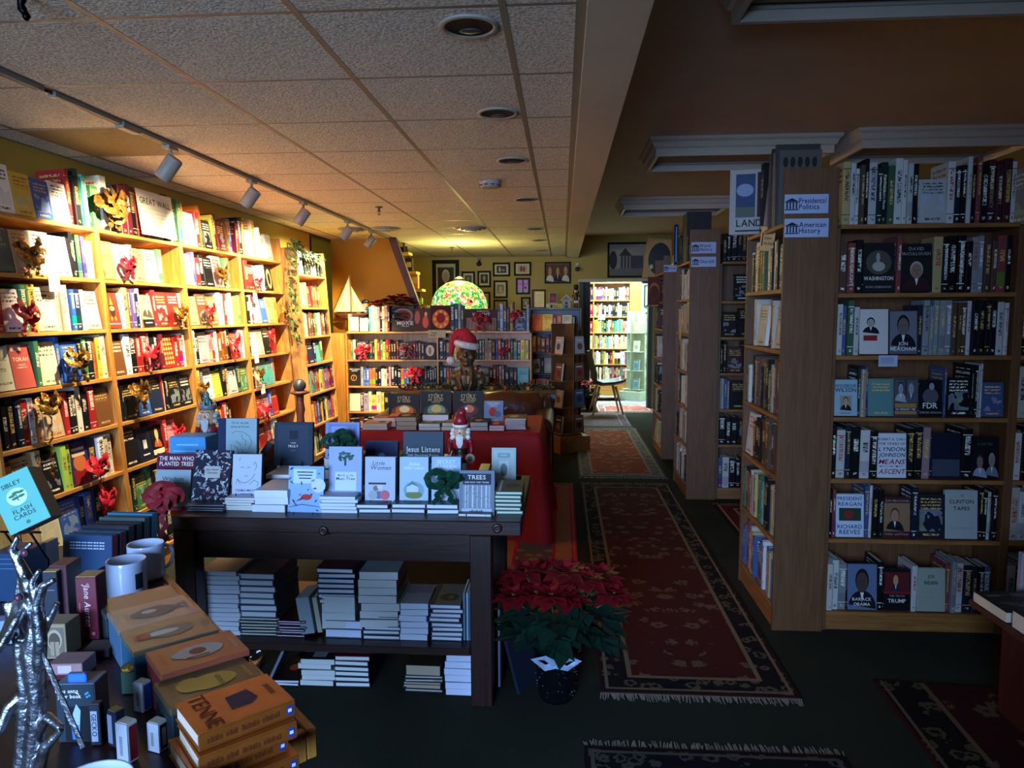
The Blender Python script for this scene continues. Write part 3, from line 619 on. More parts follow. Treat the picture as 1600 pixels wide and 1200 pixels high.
TR1 = row_unit(1.263, 3.50, .83, 'dark front-facing bookcase at right, first bay beside the signed end panel')
TR2 = row_unit(2.094, 3.50, .83, 'dark front-facing bookcase at the right edge of the photo')
TR3 = row_unit(1.263, 5.99, .83, 'dark front-facing bookcase between the two signed aisle ends')
TR4 = row_unit(2.094, 5.99, .83, 'dark bookcase behind, right continuation of the middle row')
T_ = 'aisle-end bookcase'
for i, (z, s) in enumerate(zip(AS, ["....kkSk", "wkkwkkegg", "...mkccC", "gwkkgaeerk", "Wmkkkeee.", "gtkrkcay..", "bbrwbcyb.."])):
    fill(TA1, .022, .665, z, .28 if i else .4, s*(1 if i in (0, 4) else 2), f"{HT[i]}, near right {T_}", f"books on the {HT[i].replace('on ', '')} of the near {T_}", .2, .2 if i else .3, .265 if i else .36, dim=.7)
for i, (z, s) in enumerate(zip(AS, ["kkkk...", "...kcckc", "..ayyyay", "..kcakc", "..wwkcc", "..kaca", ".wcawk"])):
    fill(TA2, .022, .668, z, .28, s*2, f"{HT[i]}, middle right {T_}", f"books on the {HT[i].replace('on ', '')} of the middle {T_}", .2, .2, .265, dim=.7)
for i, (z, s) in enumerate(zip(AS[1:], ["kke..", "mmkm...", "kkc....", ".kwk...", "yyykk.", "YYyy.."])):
    fill(TA3, .022, .69, z, .28, s, f"{HT[i+1]}, farthest right {T_}", f"books on the {HT[i+1].replace('on ', '')} of the farthest {T_}", .2, .2, .265, dim=.7)
def sb(recs, i): return recs[i]
RN = 'right front-facing bookcase'
n0 = len(SHELF)
r1 = ["ywwekwddgwwwkWwnkwkrkmmmw", "erkKrKykkkksseerk", "wbgwEKnssssseeewkkkkww", "TdcabTSKbKkkwwB", "kwnkwkWkkpNkK", "krWbwkkEnNWkkwk", "wwsKkKwCrswnnkb"]
RL = ['top shelf', 'second shelf', 'third shelf', 'fourth shelf', 'fifth shelf', 'sixth shelf', 'bottom shelf']
RIDX = {}
for i, (z, s) in enumerate(zip(RS, r1)):
    a = len(SHELF)
    fill(TR1, .022, .806, z, [.36, .295, .27, .27, .275, .27, .34][i], s, f"{RL[i]}, {RN}", f"books on the {RL[i]} of the {RN}", .22, .225 if i else .25, .262 if i else .30, dim=.6)
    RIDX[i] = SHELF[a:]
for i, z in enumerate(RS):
    fill(TR2, .022, .2, z, .27, ["swkkw", "kwkk", "kwsk", "ckwk", "wkwk", "cwkw", "wkws"][i], f"{RL[i]}, bookcase at right photo edge", f"books on the {RL[i]} of the edge bookcase", .22, .22, .26, dim=.6)
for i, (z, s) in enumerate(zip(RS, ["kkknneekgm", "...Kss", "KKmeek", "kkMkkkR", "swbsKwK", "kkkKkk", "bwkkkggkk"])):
    fill(TR3, .022, .806, z, .27 if i else .36, s*2, f"{HT[i]}, middle row bookcase", f"books on the {HT[i].replace('on ', '')} of the middle row bookcase", .22, .22, .26, dim=.6)
# ---- what the right-hand covers and spines say
def find(i, ch, face, k=0): return [b for b in RIDX[i] if b['ch'] == ch and b['face'] == face][k]
WH = lin('d6d4cc'); GD = lin('a88a4a'); IK = lin('15161c')
def person_pic(m, x, z, w, h, bg, skin, suit, hair):
    m.rect(x-w/2, x+w/2, z-h/2, z+h/2, bg, -.0001)
    m.disc(x, z-h*.5, w*.48, h*.42, suit, -.0003, n=14, a0=0, a1=PI); m.poly([(x-w*.07, -.0004, z-h*.1), (x-w*.0, -.0004, z-h*.35), (x+w*.07, -.0004, z-h*.1)], WH)
    m.disc(x, z+h*.15, w*.235, h*.27, hair, -.0004); m.disc(x, z+h*.1, w*.2, h*.235, skin, -.0005)
    for s in (-1, 1): m.disc(x+s*w*.055, z+h*.13, w*.022, h*.014, IK, -.0006, n=8)
    m.poly([(x-w*.015, -.0006, z+h*.05), (x+w*.02, -.0006, z+h*.05), (x, -.0006, z+h*.11)], tuple(c*.7 for c in skin)); m.rect(x-w*.04, x+w*.04, z-h*.0, z+h*.01, lin('5a2a22'), -.0006)
def cov(b, lab, fn, col=None):
    b['col'] = lin(col) if col else b['col']; b['lab'] = lab; b['hard'] = True
    b['draw'] = lambda o, bb: cover_child(o, bb, fn)
    b['T'] = b['T']; b['size'] = 9
def lines(*L):
    def f(m, w, h):
        for s, zz, size, c in L:
            m.text(s, w/2, zz*h, size*h, c, -.0004)
    return f
def both(*fs):
    def f(m, w, h):
        for q in fs: q(m, w, h)
    return f
GR = lin('8a8c90'); SK = lin('b08a70')
plain = lambda c: (lambda m, w, h: m.rect(.001, w-.001, .001, h-.001, lin(c), -.00005))
cov(find(1, 'k', 'face'), 'dark cover with pale horseback painting, face out on second shelf', both(plain('1c1a1c'), lambda m, w, h: (m.disc(w/2, h*.6, w*.4, h*.25, lin('4c463e'), -.0002), m.disc(w*.5, h*.52, w*.2, h*.1, lin('a09a8c'), -.0003), m.disc(w*.48, h*.7, w*.06, h*.1, lin('9a948a'), -.0004)), lines(('WASHINGTON', .24, .085, WH), ('RON CHERNOW', .08, .05, GR))))
cov(find(1, 'k', 'face', 1), 'dark portrait cover with white haired head, face out on second shelf', both(plain('1a181a'), lambda m, w, h: person_pic(m, w/2, h*.36, w*.9, h*.66, lin('201c1a'), lin('8a6a58'), lin('3a1a1c'), lin('9a9488')), lines(('DAVID', .86, .075, GR), ('McCULLOUGH', .76, .07, GR))))
def nk(ch, i, k, s, c=WH, size=.62):
    b = find(i, ch, 'spine', k); b['hard'] = True
    def fn(m, w, h): 
        sz = min(w*size*.85, h*.64/max(1e-6, sum(GL[q][2] if q in GL else .3 for q in s))); m.text(s, w/2, h*.52, sz, c, -.0004, vert=True)
    b['draw'] = lambda o, bb: spine_child(o, bb, fn)
for k in (0, 1): nk('d', 0, k, "The President's House".replace("'", "'"), WH, .55)
nk('m', 0, 0, 'THE PRESIDENCY', GD, .6); nk('m', 0, 1, 'PRESIDENTS', GD, .6); nk('m', 0, 2, 'PRESIDENTS', GD, .6)
nk('k', 1, 1, 'JAMES MADISON'); nk('k', 1, 3, 'John Quincy Adams'); nk('r', 1, 0, 'NEVER CAUGHT', WH)
nk('b', 3, 0, 'The Defining Moment', WH, .5); nk('b', 3, 1, 'TRUMAN', WH, .8) if len([b for b in RIDX[3] if b['ch'] == 'b' and b['face'] == 'spine']) > 1 else None
nk('r', 5, 0, 'MY TURN', WH, .7); nk('k', 4, 0, 'Jackie', WH, .5); nk('k', 5, 0, 'A SHINING CITY', WH, .5); nk('k', 3, 0, 'SWEET THUNDER', WH, .5)
cov(find(2, 'k', 'face'), 'grey cover with dark bearded bow-tied man, face out on third shelf', both(plain('5a5c66'), lambda m, w, h: person_pic(m, w*.5, h*.55, w*.95, h*.85, lin('6c6c74'), lin('6a5c54'), IK, IK), lines(('JON', .2, .09, WH), ('MEACHAM', .08, .1, WH))))
cov(find(2, 'e', 'face'), 'white cover with red block and bearded man, face out on third shelf', both(plain('c4bcb4'), lambda m, w, h: (person_pic(m, w*.4, h*.65, w*.6, h*.4, lin('c4bcb4'), lin('a0948a'), IK, IK), m.rect(w*.15, w*.62, h*.3, h*.42, lin('8a2420'), -.0004))))
cov(find(3, 't', 'face'), 'pale blue cover with seated portrait, left end of fourth shelf', both(plain('8fa6b0'), lambda m, w, h: person_pic(m, w*.5, h*.35, w*.5, h*.42, lin('8a8a70'), SK, IK, lin('3a342c')), lines(('WOODROW', .78, .1, IK), ('WILSON', .66, .12, IK), ('A BIOGRAPHY', .06, .035, IK))))
cov(find(3, 's', 'face'), 'cover with two grey portraits over a tan title block, fourth shelf', both(plain('2c3238'), lambda m, w, h: (person_pic(m, w*.3, h*.66, w*.5, h*.6, lin('4a5056'), lin('8c9094'), lin('9a9ea4'), lin('25282c')), person_pic(m, w*.72, h*.66, w*.52, h*.6, lin('4a5056'), lin('8c9094'), lin('4a4e54'), lin('5a5c60')), m.rect(w*.06, w*.94, h*.05, h*.34, lin('9a7440'), -.0008), m.rect(w*.0, w*.98, h*.14, h*.22, lin('1c2850'), -.0009), m.text('NO ORDINARY TIME', w/2, h*.16, h*.05, WH, -.0012, sc=.8))))
cov(find(3, 'k', 'face'), 'black cover with grey seated figure, three large letters, fourth shelf', both(plain('0e0f12'), lambda m, w, h: (m.disc(w*.5, h*.55, w*.34, h*.22, lin('4c4e54'), -.0002), m.disc(w*.55, h*.82, w*.11, h*.1, lin('8a8c90'), -.0003)), lines(('FDR', .22, .17, WH), ('EDMUND MORGAN', .08, .06, GR))))
cov(find(4, 'w', 'face'), 'white cover with red and navy slanted title, fifth shelf', both(plain('c8ccd2'), lambda m, w, h: [m.text(s, w/2, zz*h, sz*h, lin(c), -.0004, italic=.25, sc=.92*w/(sum(GL[q][2] if q in GL else .3 for q in s)*sz*h)) for s, zz, sz, c in (('ROBERT A. CARO', .84, .06, '202238'), ('THE YEARS OF', .74, .06, '202238'), ('LYNDON', .6, .1, '1c1c4a'), ('JOHNSON', .47, .1, '1c1c4a'), ('MEANS', .31, .12, '8a1c34'), ('OF', .245, .03, '202238'), ('ASCENT', .09, .12, '8a1c34'))]))
cov(find(4, 'n', 'face'), 'dark navy cover with lower photo strip, fifth shelf', both(plain('12172a'), lambda m, w, h: m.rect(w*.04, w*.96, h*.05, h*.42, lin('3a4250'), -.0002)))
cov(find(4, 'k', 'face'), 'black cover with a couple in pale shirts, right end of fifth shelf', both(plain('101114'), lambda m, w, h: (person_pic(m, w*.3, h*.33, w*.55, h*.62, lin('101114'), lin('7a6458'), lin('8a90a0'), lin('3a2c24')), person_pic(m, w*.74, h*.36, w*.5, h*.64, lin('101114'), lin('8a7468'), lin('6a7080'), lin('8a8886')), m.text('CARTER', w/2, h*.8, h*.07, lin('4a4c54'), -.0009))))
cov(find(5, 'w', 'face'), 'white and blue lettered cover with outdoor photo, left on sixth shelf', both(plain('b8c4d8'), lambda m, w, h: (m.rect(w*.1, w*.9, h*.38, h*.68, lin('2c3a2c'), -.0003), m.disc(w*.45, h*.52, w*.17, h*.11, lin('7a2a24'), -.0004)), lines(('PRESIDENT', .86, .09, lin('1c3a5c')), ('REAGAN', .73, .1, lin('1c3a5c')), ('RICHARD', .2, .1, lin('1c3a5c')), ('REEVES', .07, .11, lin('1c3a5c')))))
cov(find(5, 'e', 'face'), 'tan and red cover with profile of a suited man, middle of sixth shelf', both(plain('8a6a4c'), lambda m, w, h: (m.rect(0, w, h*.86, h, lin('4a1a1c'), -.0002), m.rect(0, w, 0, h*.16, lin('4a1a1c'), -.0002), person_pic(m, w*.42, h*.48, w*.72, h*.64, lin('8a6a4c'), lin('a07860'), IK, lin('4a3222'))), lines(('JON MEACHAM', .89, .06, GR), ('Soldier and Power', .07, .06, GR))))
cov(find(5, 'w', 'face', 1), 'cream cover with two spaced title words, right on sixth shelf', both(plain('9ea4a0'), lines(('THE', .88, .03, IK), ('CLINTON', .73, .085, IK), ('TAPES', .59, .085, IK), ('TAYLOR BRANCH', .2, .045, GR))))
cov(find(6, 'k', 'face'), 'grey cover with smiling man in dark suit, bottom shelf at right', both(plain('5c6c88'), lambda m, w, h: person_pic(m, w*.5, h*.5, w*.98, h*.95, lin('5c6c88'), lin('4a3a34'), IK, IK), lines(('BARACK', .2, .075, WH), ('OBAMA', .09, .075, WH))))
cov(find(6, 'k', 'face', 1), 'dark cover with red stripes and suited figure, bottom shelf at right', both(plain('120f14'), lambda m, w, h: (m.rect(w*.05, w*.95, h*.45, h*.92, lin('5a1a20'), -.0002), person_pic(m, w*.45, h*.66, w*.4, h*.46, lin('43181e'), SK, lin('20263a'), lin('b08a4a')), m.rect(0, w, h*.4, h*.46, lin('7a1c24'), -.0008)), lines(('THE TRUTH', .33, .05, GR), ('TRUMP', .19, .1, WH))))
cov(find(6, 'c', 'face'), 'plain grey-green cover with spaced lettering, bottom shelf at right', both(plain('8f9688'), lines(('JOE', .78, .075, IK), ('BIDEN', .63, .085, IK), ('PROMISE', .42, .05, GR), ('ME, DAD', .32, .05, GR))))
# ---- left wall covers that can be read or recognised
def lf(key, i, ch, k=0, face='face'):
    return [b for b in SHELF if NAMES[key] in b['place'] and b['place'].startswith(HT[i]) and b['ch'] == ch and b['face'] == face][k]
cov(lf('L1', 3, 'c'), 'cream cover with centred title, leftmost on fourth shelf of the leftmost bookcase', both(plain('d9d4b4'), lines(('THE', .82, .07, lin('6a5a3a')), ('REPUBLIC', .68, .085, lin('6a5a3a')), ('OF', .56, .07, lin('6a5a3a')), ('PLATO', .43, .085, lin('6a5a3a')), ('ALLAN BLOOM', .14, .06, lin('6a5a3a')))))
cov(lf('L1', 3, 'p'), 'salmon red cover beside the cream one, fourth shelf of the leftmost bookcase', both(plain('c0564c'), lambda m, w, h: m.rect(w*.1, w*.6, h*.85, h*.97, lin('e0b0a0'), -.0002), lines(('TORAH', .62, .1, lin('f0d8c0')), ('A MODERN', .52, .035, lin('f0d8c0')), ('COMMENTARY', .46, .035, lin('f0d8c0')))))
cov(lf('L1', 1, 'k'), 'grey cover with stacked lettering behind the gold bow, second shelf', both(plain('6a6a58'), lines(('BURIED', .86, .06, lin('b8b490')), ('THE', .7, .1, lin('b8b490')), ('EGYPT', .55, .1, lin('b8b490')))))
cov(lf('L2', 2, 'r'), 'red cover with a golden rocket shape, left end of third shelf', both(plain('b8382c'), lambda m, w, h: (m.disc(w/2, h*.56, w*.2, h*.26, lin('3a2a18'), -.0002), m.poly([(w*.36, -.0003, h*.66), (w*.64, -.0003, h*.66), (w*.5, -.0003, h*.9)], lin('d8842c')), m.disc(w/2, h*.56, w*.17, h*.07, lin('d8b070'), -.0004), m.disc(w*.36, h*.27, w*.08, h*.07, lin('c87a2c'), -.0003), m.disc(w*.64, h*.27, w*.08, h*.07, lin('c87a2c'), -.0003), m.rect(w*.1, w*.9, h*.11, h*.14, WH, -.0004))))
cov(lf('L2', 2, 'o'), 'tan portrait cover above a black band, middle of third shelf', both(plain('d8a878'), lambda m, w, h: (person_pic(m, w/2, h*.62, w*.9, h*.7, lin('d8a878'), lin('e0b890'), lin('4c4438'), lin('8a6a48')), m.rect(0, w, 0, h*.24, IK, -.0008), m.rect(w*.2, w*.8, h*.12, h*.15, WH, -.001))))
cov(lf('L2', 1, 'o'), 'tan cover with dark leaf sprigs, left end of second shelf', both(plain('d29a54'), lines(('HIDDEN', .6, .065, IK), ('BOOK', .48, .065, IK)), lambda m, w, h: (m.disc(w*.05, h*.85, w*.1, h*.1, lin('6a4a2a'), -.0003), m.disc(w*.1, h*.15, w*.14, h*.12, lin('6a4a2a'), -.0003))))
cov(lf('L2', 3, 'r'), 'red cover with gold arabesque pattern, right part of fourth shelf', both(plain('9c2420'), lambda m, w, h: [m.disc(w*(.2+.2*(i % 4)), h*(.15+.14*(i//4)), w*.07, h*.05, lin('d0a050'), -.0003) for i in range(24)]))
cov(lf('L2', 5, 'k', 1), 'black cover with golden haired portrait, sixth shelf, second bookcase', both(plain('15120e'), lambda m, w, h: (person_pic(m, w*.52, h*.62, w*.7, h*.7, lin('15120e'), lin('e0b080'), lin('b05a2c'), lin('b8843c')), m.rect(0, w, h*.08, h*.24, lin('e0cfa8'), -.0009))))
cov(lf('L2', 5, 'n'), 'navy cover with small white emblem, sixth shelf, second bookcase', both(plain('161c30'), lambda m, w, h: (m.rect(w*.4, w*.66, h*.36, h*.62, WH, -.0002), m.rect(w*.3, w*.76, h*.16, h*.2, WH, -.0002))))
cov(lf('L1', 5, 'v'), 'purple and red cover behind the red bow, sixth shelf of leftmost bookcase', both(plain('2c2a5c'), lambda m, w, h: (m.rect(w*.08, w*.92, h*.02, h*.35, lin('8a1c20'), -.0002), m.disc(w*.5, h*.5, w*.35, h*.2, lin('c06a3a'), -.0003)), lambda m, w, h: [m.rect(w*.15, w*.85, h*(.66+.13*i), h*(.73+.13*i), lin('d8b890'), -.0004) for i in range(2)]))
cov(lf('L4', 1, 'k'), 'black cover with tan oval ornament, right end of second shelf by ivy', both(plain('1c1a14'), lambda m, w, h: (m.disc(w/2, h/2, w*.38, h*.42, lin('c8a068'), -.0002), m.disc(w/2, h/2, w*.2, h*.26, lin('1c1a14'), -.0003))))
# back bookcase covers
def bf(txt, ch, k=0): return [b for b in SHELF if txt in b['place'] and b['ch'] == ch and b['face'] == 'face'][k]
cov(bf('second shelf down, left bay', 'k'), 'black cover with orange ring emblem, left end of the back bookcase', both(plain('1c1c1a'), lambda m, w, h: (m.disc(w*.42, h*.42, w*.26, h*.17, lin('c8762c'), -.0002), m.disc(w*.42, h*.42, w*.2, h*.13, lin('1c1c1a'), -.0003), m.text('/', w*.42, h*.34, h*.2, lin('c8762c'), -.0004)), lines(('THE HUNGER', .86, .08, WH), ('GAMES', .77, .08, WH))))
cov(bf('second shelf down, left bay', 'k', 1), 'black cover with white title behind red bow, back bookcase', both(plain('1a1518'), lines(('ORIGINS', .72, .15, lin('d8c8a8')))))
cov(bf('first shelf down, left bay', 'k', 2), 'charcoal cover with pale oval portrait, back bookcase beside the divider', both(plain('33363a'), lambda m, w, h: (m.disc(w/2, h*.52, w*.36, h*.34, lin('d0c0a4'), -.0002), m.disc(w/2, h*.52, w*.13, h*.24, lin('8a7a68'), -.0003))))
cov(bf('third shelf down, left bay', 'c'), 'cream map-like cover, left end of lower back shelf', both(plain('cfc8ae'), lambda m, w, h: [m.poly([(w*a, -.0003, h*b), (w*(a+.3), -.0003, h*(b+.12)), (w*(a+.3), -.0003, h*(b+.13)), (w*a, -.0003, h*(b+.015))], lin('8a826a')) for a, b in ((.1, .2), (.4, .4), (.15, .5), (.5, .7), (.2, .8), (.55, .15))]))
# ------------------------------------------------------------------ display books and piles
def slab_book(M, t, h, d, name, label, col, hard=True, page=(.78, .72, .58), cover=None, cat='book', group=None, spine=None, plain_=True):
    """a thing of its own with parts: cover shell, page_block, cover_print; M is a book frame (x thickness, y from spine, z height)"""
    root = thing(name, label, cat, M=M, group=group)
    m = MB(); b = .003 if hard else .0012; c = col
    m.bbox(0, b, 0, d, 0, h, .0006, c); m.bbox(t-b, t, 0, d, 0, h, .0006, c); m.box(b, t-b, 0, b, 0, h, c); m.build('cover', M_GLOSS, root)
    m = MB(); i = .004 if hard else .0; m.box(b, t-b, b, d-i, i, h-i, page); m.build('page_block', M_PAGES, root)
    if cover:
        m = MB(); m.maxw = d*.9; m.T = Tr(t+.0007, 0, 0) @ Rz(PI/2); cover(m, d, h); m.build('cover_print', M_INK, root)
    if spine:
        m = MB(); m.T = Tr(0, -.0008, 0); spine(m, t, h); m.build('spine_lettering', M_INK, root)
    return root
def upright(px0, py0, px1, py1, Y, t, label, col, cover, lean=.2, rz=0, group=None, hard=True, name='display_book', easel=False, page=(.72, .72, .7)):
    """display book whose front cover fills the pixel box, standing at depth Y and leaning back"""
    a = aty(px0, py1, Y); b = aty(px1, py0, Y); w, h = b.x-a.x, (b.z-a.z)/math.cos(lean)
    M = Tr(a.x, Y, a.z) @ Rz(rz) @ Rx(-lean) @ Tr(0, t, 0) @ Rz(-PI/2)
    r = slab_book(M, t, h, w, name, label, lin(col), hard, page, cover, group=group)
    if easel:
        e = thing('book_easel', 'small black wire easel under the '+label.split(',')[0].split(' in front')[0].split(' with ')[0][:60], 'book stand', M=Tr(a.x+w/2, Y, a.z) @ Rz(rz), group='wire book easels on the front table')
        m = MB(); 
        for s in (-1, 1):
            x = s*w*.27; m.tube([(x, -.022, .022), (x, -.022, -.004), (x, .01, -.006), (x, .01+math.tan(lean)*h*.5+t+.01, h*.5)], .0022, 6)
        m.tube([(-w*.27, -.022, -.003), (w*.27, -.022, -.003)], .0022, 6); m.tube([(-w*.27, .04+t, h*.12), (w*.27, .04+t, h*.12)], .0022, 6); m.build('wire_frame', M_METAL, e)
    return r, a, w
TB_Z = .752
NPILE = [0]
def pile(px0, px1, ytop, ybot, Y, n, cols, name, d=.2, seed=1, zb=None, hard=True, page=None, jit=.006, rz=0, tcover=None, spine_front=False):
    """a pile of lying books, fore edges towards the viewer: front face fills the pixel box at depth Y"""
    rr = random.Random(seed*31+n); a = aty(px0, ybot, Y); b = aty(px1, ytop, Y); w = b.x-a.x; zb = a.z if zb is None else zb; th = (b.z-zb)/n
    for k in range(n):
        c = cols[k % len(cols)]; t = th-.0012; jx, jy = rr.uniform(-jit, jit), rr.uniform(-jit, jit)*.7; dd = d*rr.uniform(.97, 1.03); ang = rz+rr.uniform(-.03, .03)
        # book frame: thickness up; page edge or spine to the front
        M = Tr(a.x+w/2+jx, Y+jy+dd/2, zb+k*th+.0006) @ Rz(ang) @ Tr(-w/2, -dd/2, 0) @ Matrix(((0, 0, 1, 0), (0, 1, 0, 0), (-1, 0, 0, t), (0, 0, 0, 1))) if spine_front else \
            Tr(a.x+w/2+jx, Y+jy+dd/2, zb+k*th+.0006) @ Rz(ang) @ Matrix(((0, -1, 0, w/2), (0, 0, 1, -dd/2), (-1, 0, 0, t), (0, 0, 0, 1)))
        # second form: book x-> -z (down), y(spine to fore) -> -x, z(height) -> +y
        lab = f"{ORD[n-1-k] if n-1-k < 12 else 'lowest'} book down in the {name}" if n > 1 else f"single book: {name}"
        if n-1-k >= 12: lab = f"{ORD[min(k, 11)]} book up in the {name}"
        if k == 0 and n > 1: lab = f"bottom book of the {name}"
        if k == n-1 and n > 1: lab = f"top book of the {name}"
        m = MB(); col = vary(lin(c), .08, rr); pg = page or (.62, .62, .6)
        bb = .0028 if hard else .001; dw, dh = (w, dd)
        Lx, Lz = (w, dd) if not spine_front else (dd, w)
        m.box(0, bb, 0, Lx, 0, Lz, col, 0); m.box(t-bb, t, 0, Lx, 0, Lz, col, 0); m.box(bb, t-bb, 0, bb, 0, Lz, col, 0)
        root = m.build('stacked_book', [M_GLOSS], None, M); tag(root, lab, 'book', 'books in the '+name)
        i = .004 if hard else .0004; p = MB(); p.box(bb, t-bb, bb, Lx-i, i, Lz-i, pg); p.build('page_block', M_PAGES, root)
        if k == n-1 and tcover:
            q = MB(); q.T = Matrix(((0, 1, 0, -.0007), (-1, 0, 0, Lx), (0, 0, 1, 0), (0, 0, 0, 1)))
            tcover(q, w, dd); q.build('cover_print', M_INK, root)
    return Vector((a.x, Y, zb+n*th)), w
LT = lin
def wtable():
    t = thing('display_table', 'dark mahogany display table with lower shelf, loaded with books, nearest left centre', 'table', loc=(-.85, 3.1, 0))
    ox, oy = -.85, 3.1; x0, x1, y0, y1 = -1.54, -.155, 2.7, 3.5
    def B(name, *a, mt=M_DARK): m = MB(); q = list(a); q[0] -= ox; q[1] -= ox; q[2] -= oy; q[3] -= oy; m.bbox(*q, .004); m.build(name, mt, t)
    B('table_top', x0, x1, y0, y1, .695, TB_Z)
    B('apron', -1.50, -.29, 2.735, 2.765, .575, .694); B('apron', -1.50, -.29, 3.43, 3.46, .575, .694)
    B('apron', -1.50, -1.47, 2.77, 3.42, .575, .694); B('apron', -.33, -.30, 2.77, 3.42, .575, .694)
    for x in (-1.54, -.355):
        for y in (2.70, 3.42): B('leg', x+.0, x+.085, y+.006, y+.085, 0, .694, mt=M_DARKV)
    B('lower_shelf', -1.45, -.36, 2.74, 3.42, .19, .222)
    for px_, py_ in ((506, 829), (777, 825), (247, 845)):
        p = aty(px_, py_, 2.7); m = MB(); m.T = Tr(p.x-ox, 2.7-oy-.004, p.z) @ Rx(PI/2); m.lathe([(.019, -.006), (.019, .002), (.016, .006), (.008, .007), (.007, .004)], n=18); m.build('round_plug', M_DARKV, t)
wtable()
def P_(c): return lambda m, w, h: m.rect(.0005, w-.0005, .0005, h-.0005, LT(c), -.0001)
INKN = '1c2438'; LB = 'a9b8cc'
Yf = 2.80
# piles along the front of the table top
pile(293, 349, 789, 811, Yf-.02, 3, ['1c2434', '20283a'], 'small navy floral pile at left front of dark table', d=.2, seed=2, zb=TB_Z, page=(.6, .6, .56))
pile(352, 396, 778, 811, Yf, 5, ['b8bcbc', 'a8b0b0'], 'cream pile under the line-drawn face book', d=.19, seed=3, zb=TB_Z, hard=False, page=(.66, .68, .62))
pile(397, 447, 766, 811, Yf-.02, 3, ['b4b8c4', '9a9eaa'], 'thick white paperback pile at left of robin book', d=.2, seed=4, zb=TB_Z, hard=False, page=(.66, .7, .76))
pile(416, 462, 742, 766, Yf+.22, 1, ['a8acb8'], 'striped edged thick paperback behind the white pile on dark table', d=.18, seed=5, zb=TB_Z+.08, hard=False)
pile(416, 462, 768, 800, Yf+.22, 2, ['2a2c34'], 'dark pair under the striped edged paperback', d=.18, seed=5, zb=TB_Z, hard=False)
pile(501, 556, 776, 811, Yf-.02, 5, ['8fa0c0', '9aa8c4'], 'pale blue pile under the oak tree book', d=.2, seed=6, zb=TB_Z, hard=False, page=(.6, .66, .78), tcover=both(P_('9aa8c4'), lambda m, w, h: m.rect(w*.2, w*.85, h*.3, h*.8, LT('c4cad4'), -.0003)))
for k, (a, b, nm) in enumerate(((558, 608, 'round ornament cover book'), (611, 664, 'cottage picture book'), (667, 717, 'green-bowed book'))):
    pile(a, b, 788, 811, Yf-.01, 2, ['2a3444', '2c3a4a'], f'pair of thick books under the {nm}', d=.2, seed=7+k, zb=TB_Z, page=(.6, .68, .8), rz=.02)
pile(718, 771, 803, 812, Yf-.05, 1, ['1a2434'], 'thin navy book under the grey birch forest book', d=.2, seed=12, zb=TB_Z)
pile(773, 815, 768, 811, Yf, 6, ['3c3f28', '34382a'], 'olive pile with pale green edges, right front of dark table', d=.2, seed=13, zb=TB_Z, page=(.5, .66, .52), jit=.004, tcover=both(P_('6a6244'), lambda m, w, h: (m.disc(w*.6, h*.5, w*.3, h*.2, LT('4c4630'), -.0003), m.rect(w*.1, w*.2, h*.0, h*.95, LT('b8c4cc'), -.0004))))
# standing front row
def leafpat(c1, n, seed, cols):
    def f(m, w, h):
        rr = random.Random(seed)
        for i in range(n):
            x, z = rr.uniform(.04, .96)*w, rr.uniform(.03, .97)*h; a = rr.uniform(0, PI); L = rr.uniform(.03, .06)*h; wd = L*.35; ca, sa = math.cos(a), math.sin(a)
            m.poly([(x-ca*L, -.0003, z-sa*L), (x+sa*wd, -.0003, z-ca*wd), (x+ca*L, -.0003, z+sa*L), (x-sa*wd, -.0003, z+ca*wd)], LT(rr.choice(cols)))
    return f
upright(241, 712, 300, 792, 3.0, .022, 'maroon book with white serif title behind the red ribbon, left end of dark table', '4a1228',
    both(P_('5a1530'), lambda m, w, h: (m.text('THE MAN WHO', w*.5, h*.87, h*.085, WH, -.0003, sc=.82), m.text('PLANTED TREES', w*.5, h*.77, h*.085, WH, -.0003, sc=.78), m.rect(w*.25, w*.75, h*.68, h*.695, LT('a06a4a'), -.0003))), lean=.2)
upright(240, 737, 292, 797, 2.94, .02, 'small grey-blue book leaning before the maroon book on dark table', '5a6468', both(P_('8a9aa0'), lines(('Wisdom', .72, .12, LT('3a4448')), ('of the', .62, .06, LT('3a4448'))), lambda m, w, h: m.rect(0, w, 0, h*.1, LT('6a1a24'), -.0003)), lean=.22)
upright(297, 708, 353, 787, 2.86, .014, 'navy book with white and red floral pattern and pale label, dark table', '1a2030',
    both(P_('1a2030'), leafpat('', 150, 4, ['a8aeb4', '8a9098', 'c4c6c4', '6a2830', '8c94a0']), lambda m, w, h: (m.rect(w*.3, w*.72, h*.48, h*.7, LT('a8a8a0'), -.0005), m.text('Jane Austen', w*.51, h*.62, h*.045, IK, -.0007, sc=.8), m.text('Christmas', w*.51, h*.56, h*.045, IK, -.0007, sc=.8))), lean=.3, rz=-.04, easel=True)
def face_lines(m, w, h):
    IKn = LT('1c2430')
    def cur(pts, th=.0016):
        for (a, b), (c, d) in zip(pts, pts[1:]):
            dx, dz = c-a, d-b; L = math.hypot(dx, dz) or 1; nx, nz = -dz/L*th, dx/L*th
            m.poly([(w*a, -.0004, h*b), (w*c, -.0004, h*d), (w*c+nx, -.0004, h*d+nz), (w*a+nx, -.0004, h*b+nz)], IKn)
    cur([(.28, .68), (.34, .7), (.4, .67)]); cur([(.5, .67), (.56, .7), (.62, .68)]); cur([(.42, .5), (.48, .48), (.54, .5)]); cur([(.2, .4), (.3, .35), (.42, .33), (.55, .36), (.7, .45), (.78, .55)]); cur([(.15, .3), (.18, .42), (.28, .3)]); cur([(.72, .75), (.78, .82), (.82, .72), (.76, .62)]); cur([(.24, .84), (.26, .92)]); cur([(.6, .3), (.75, .4), (.9, .34), (.86, .26)])
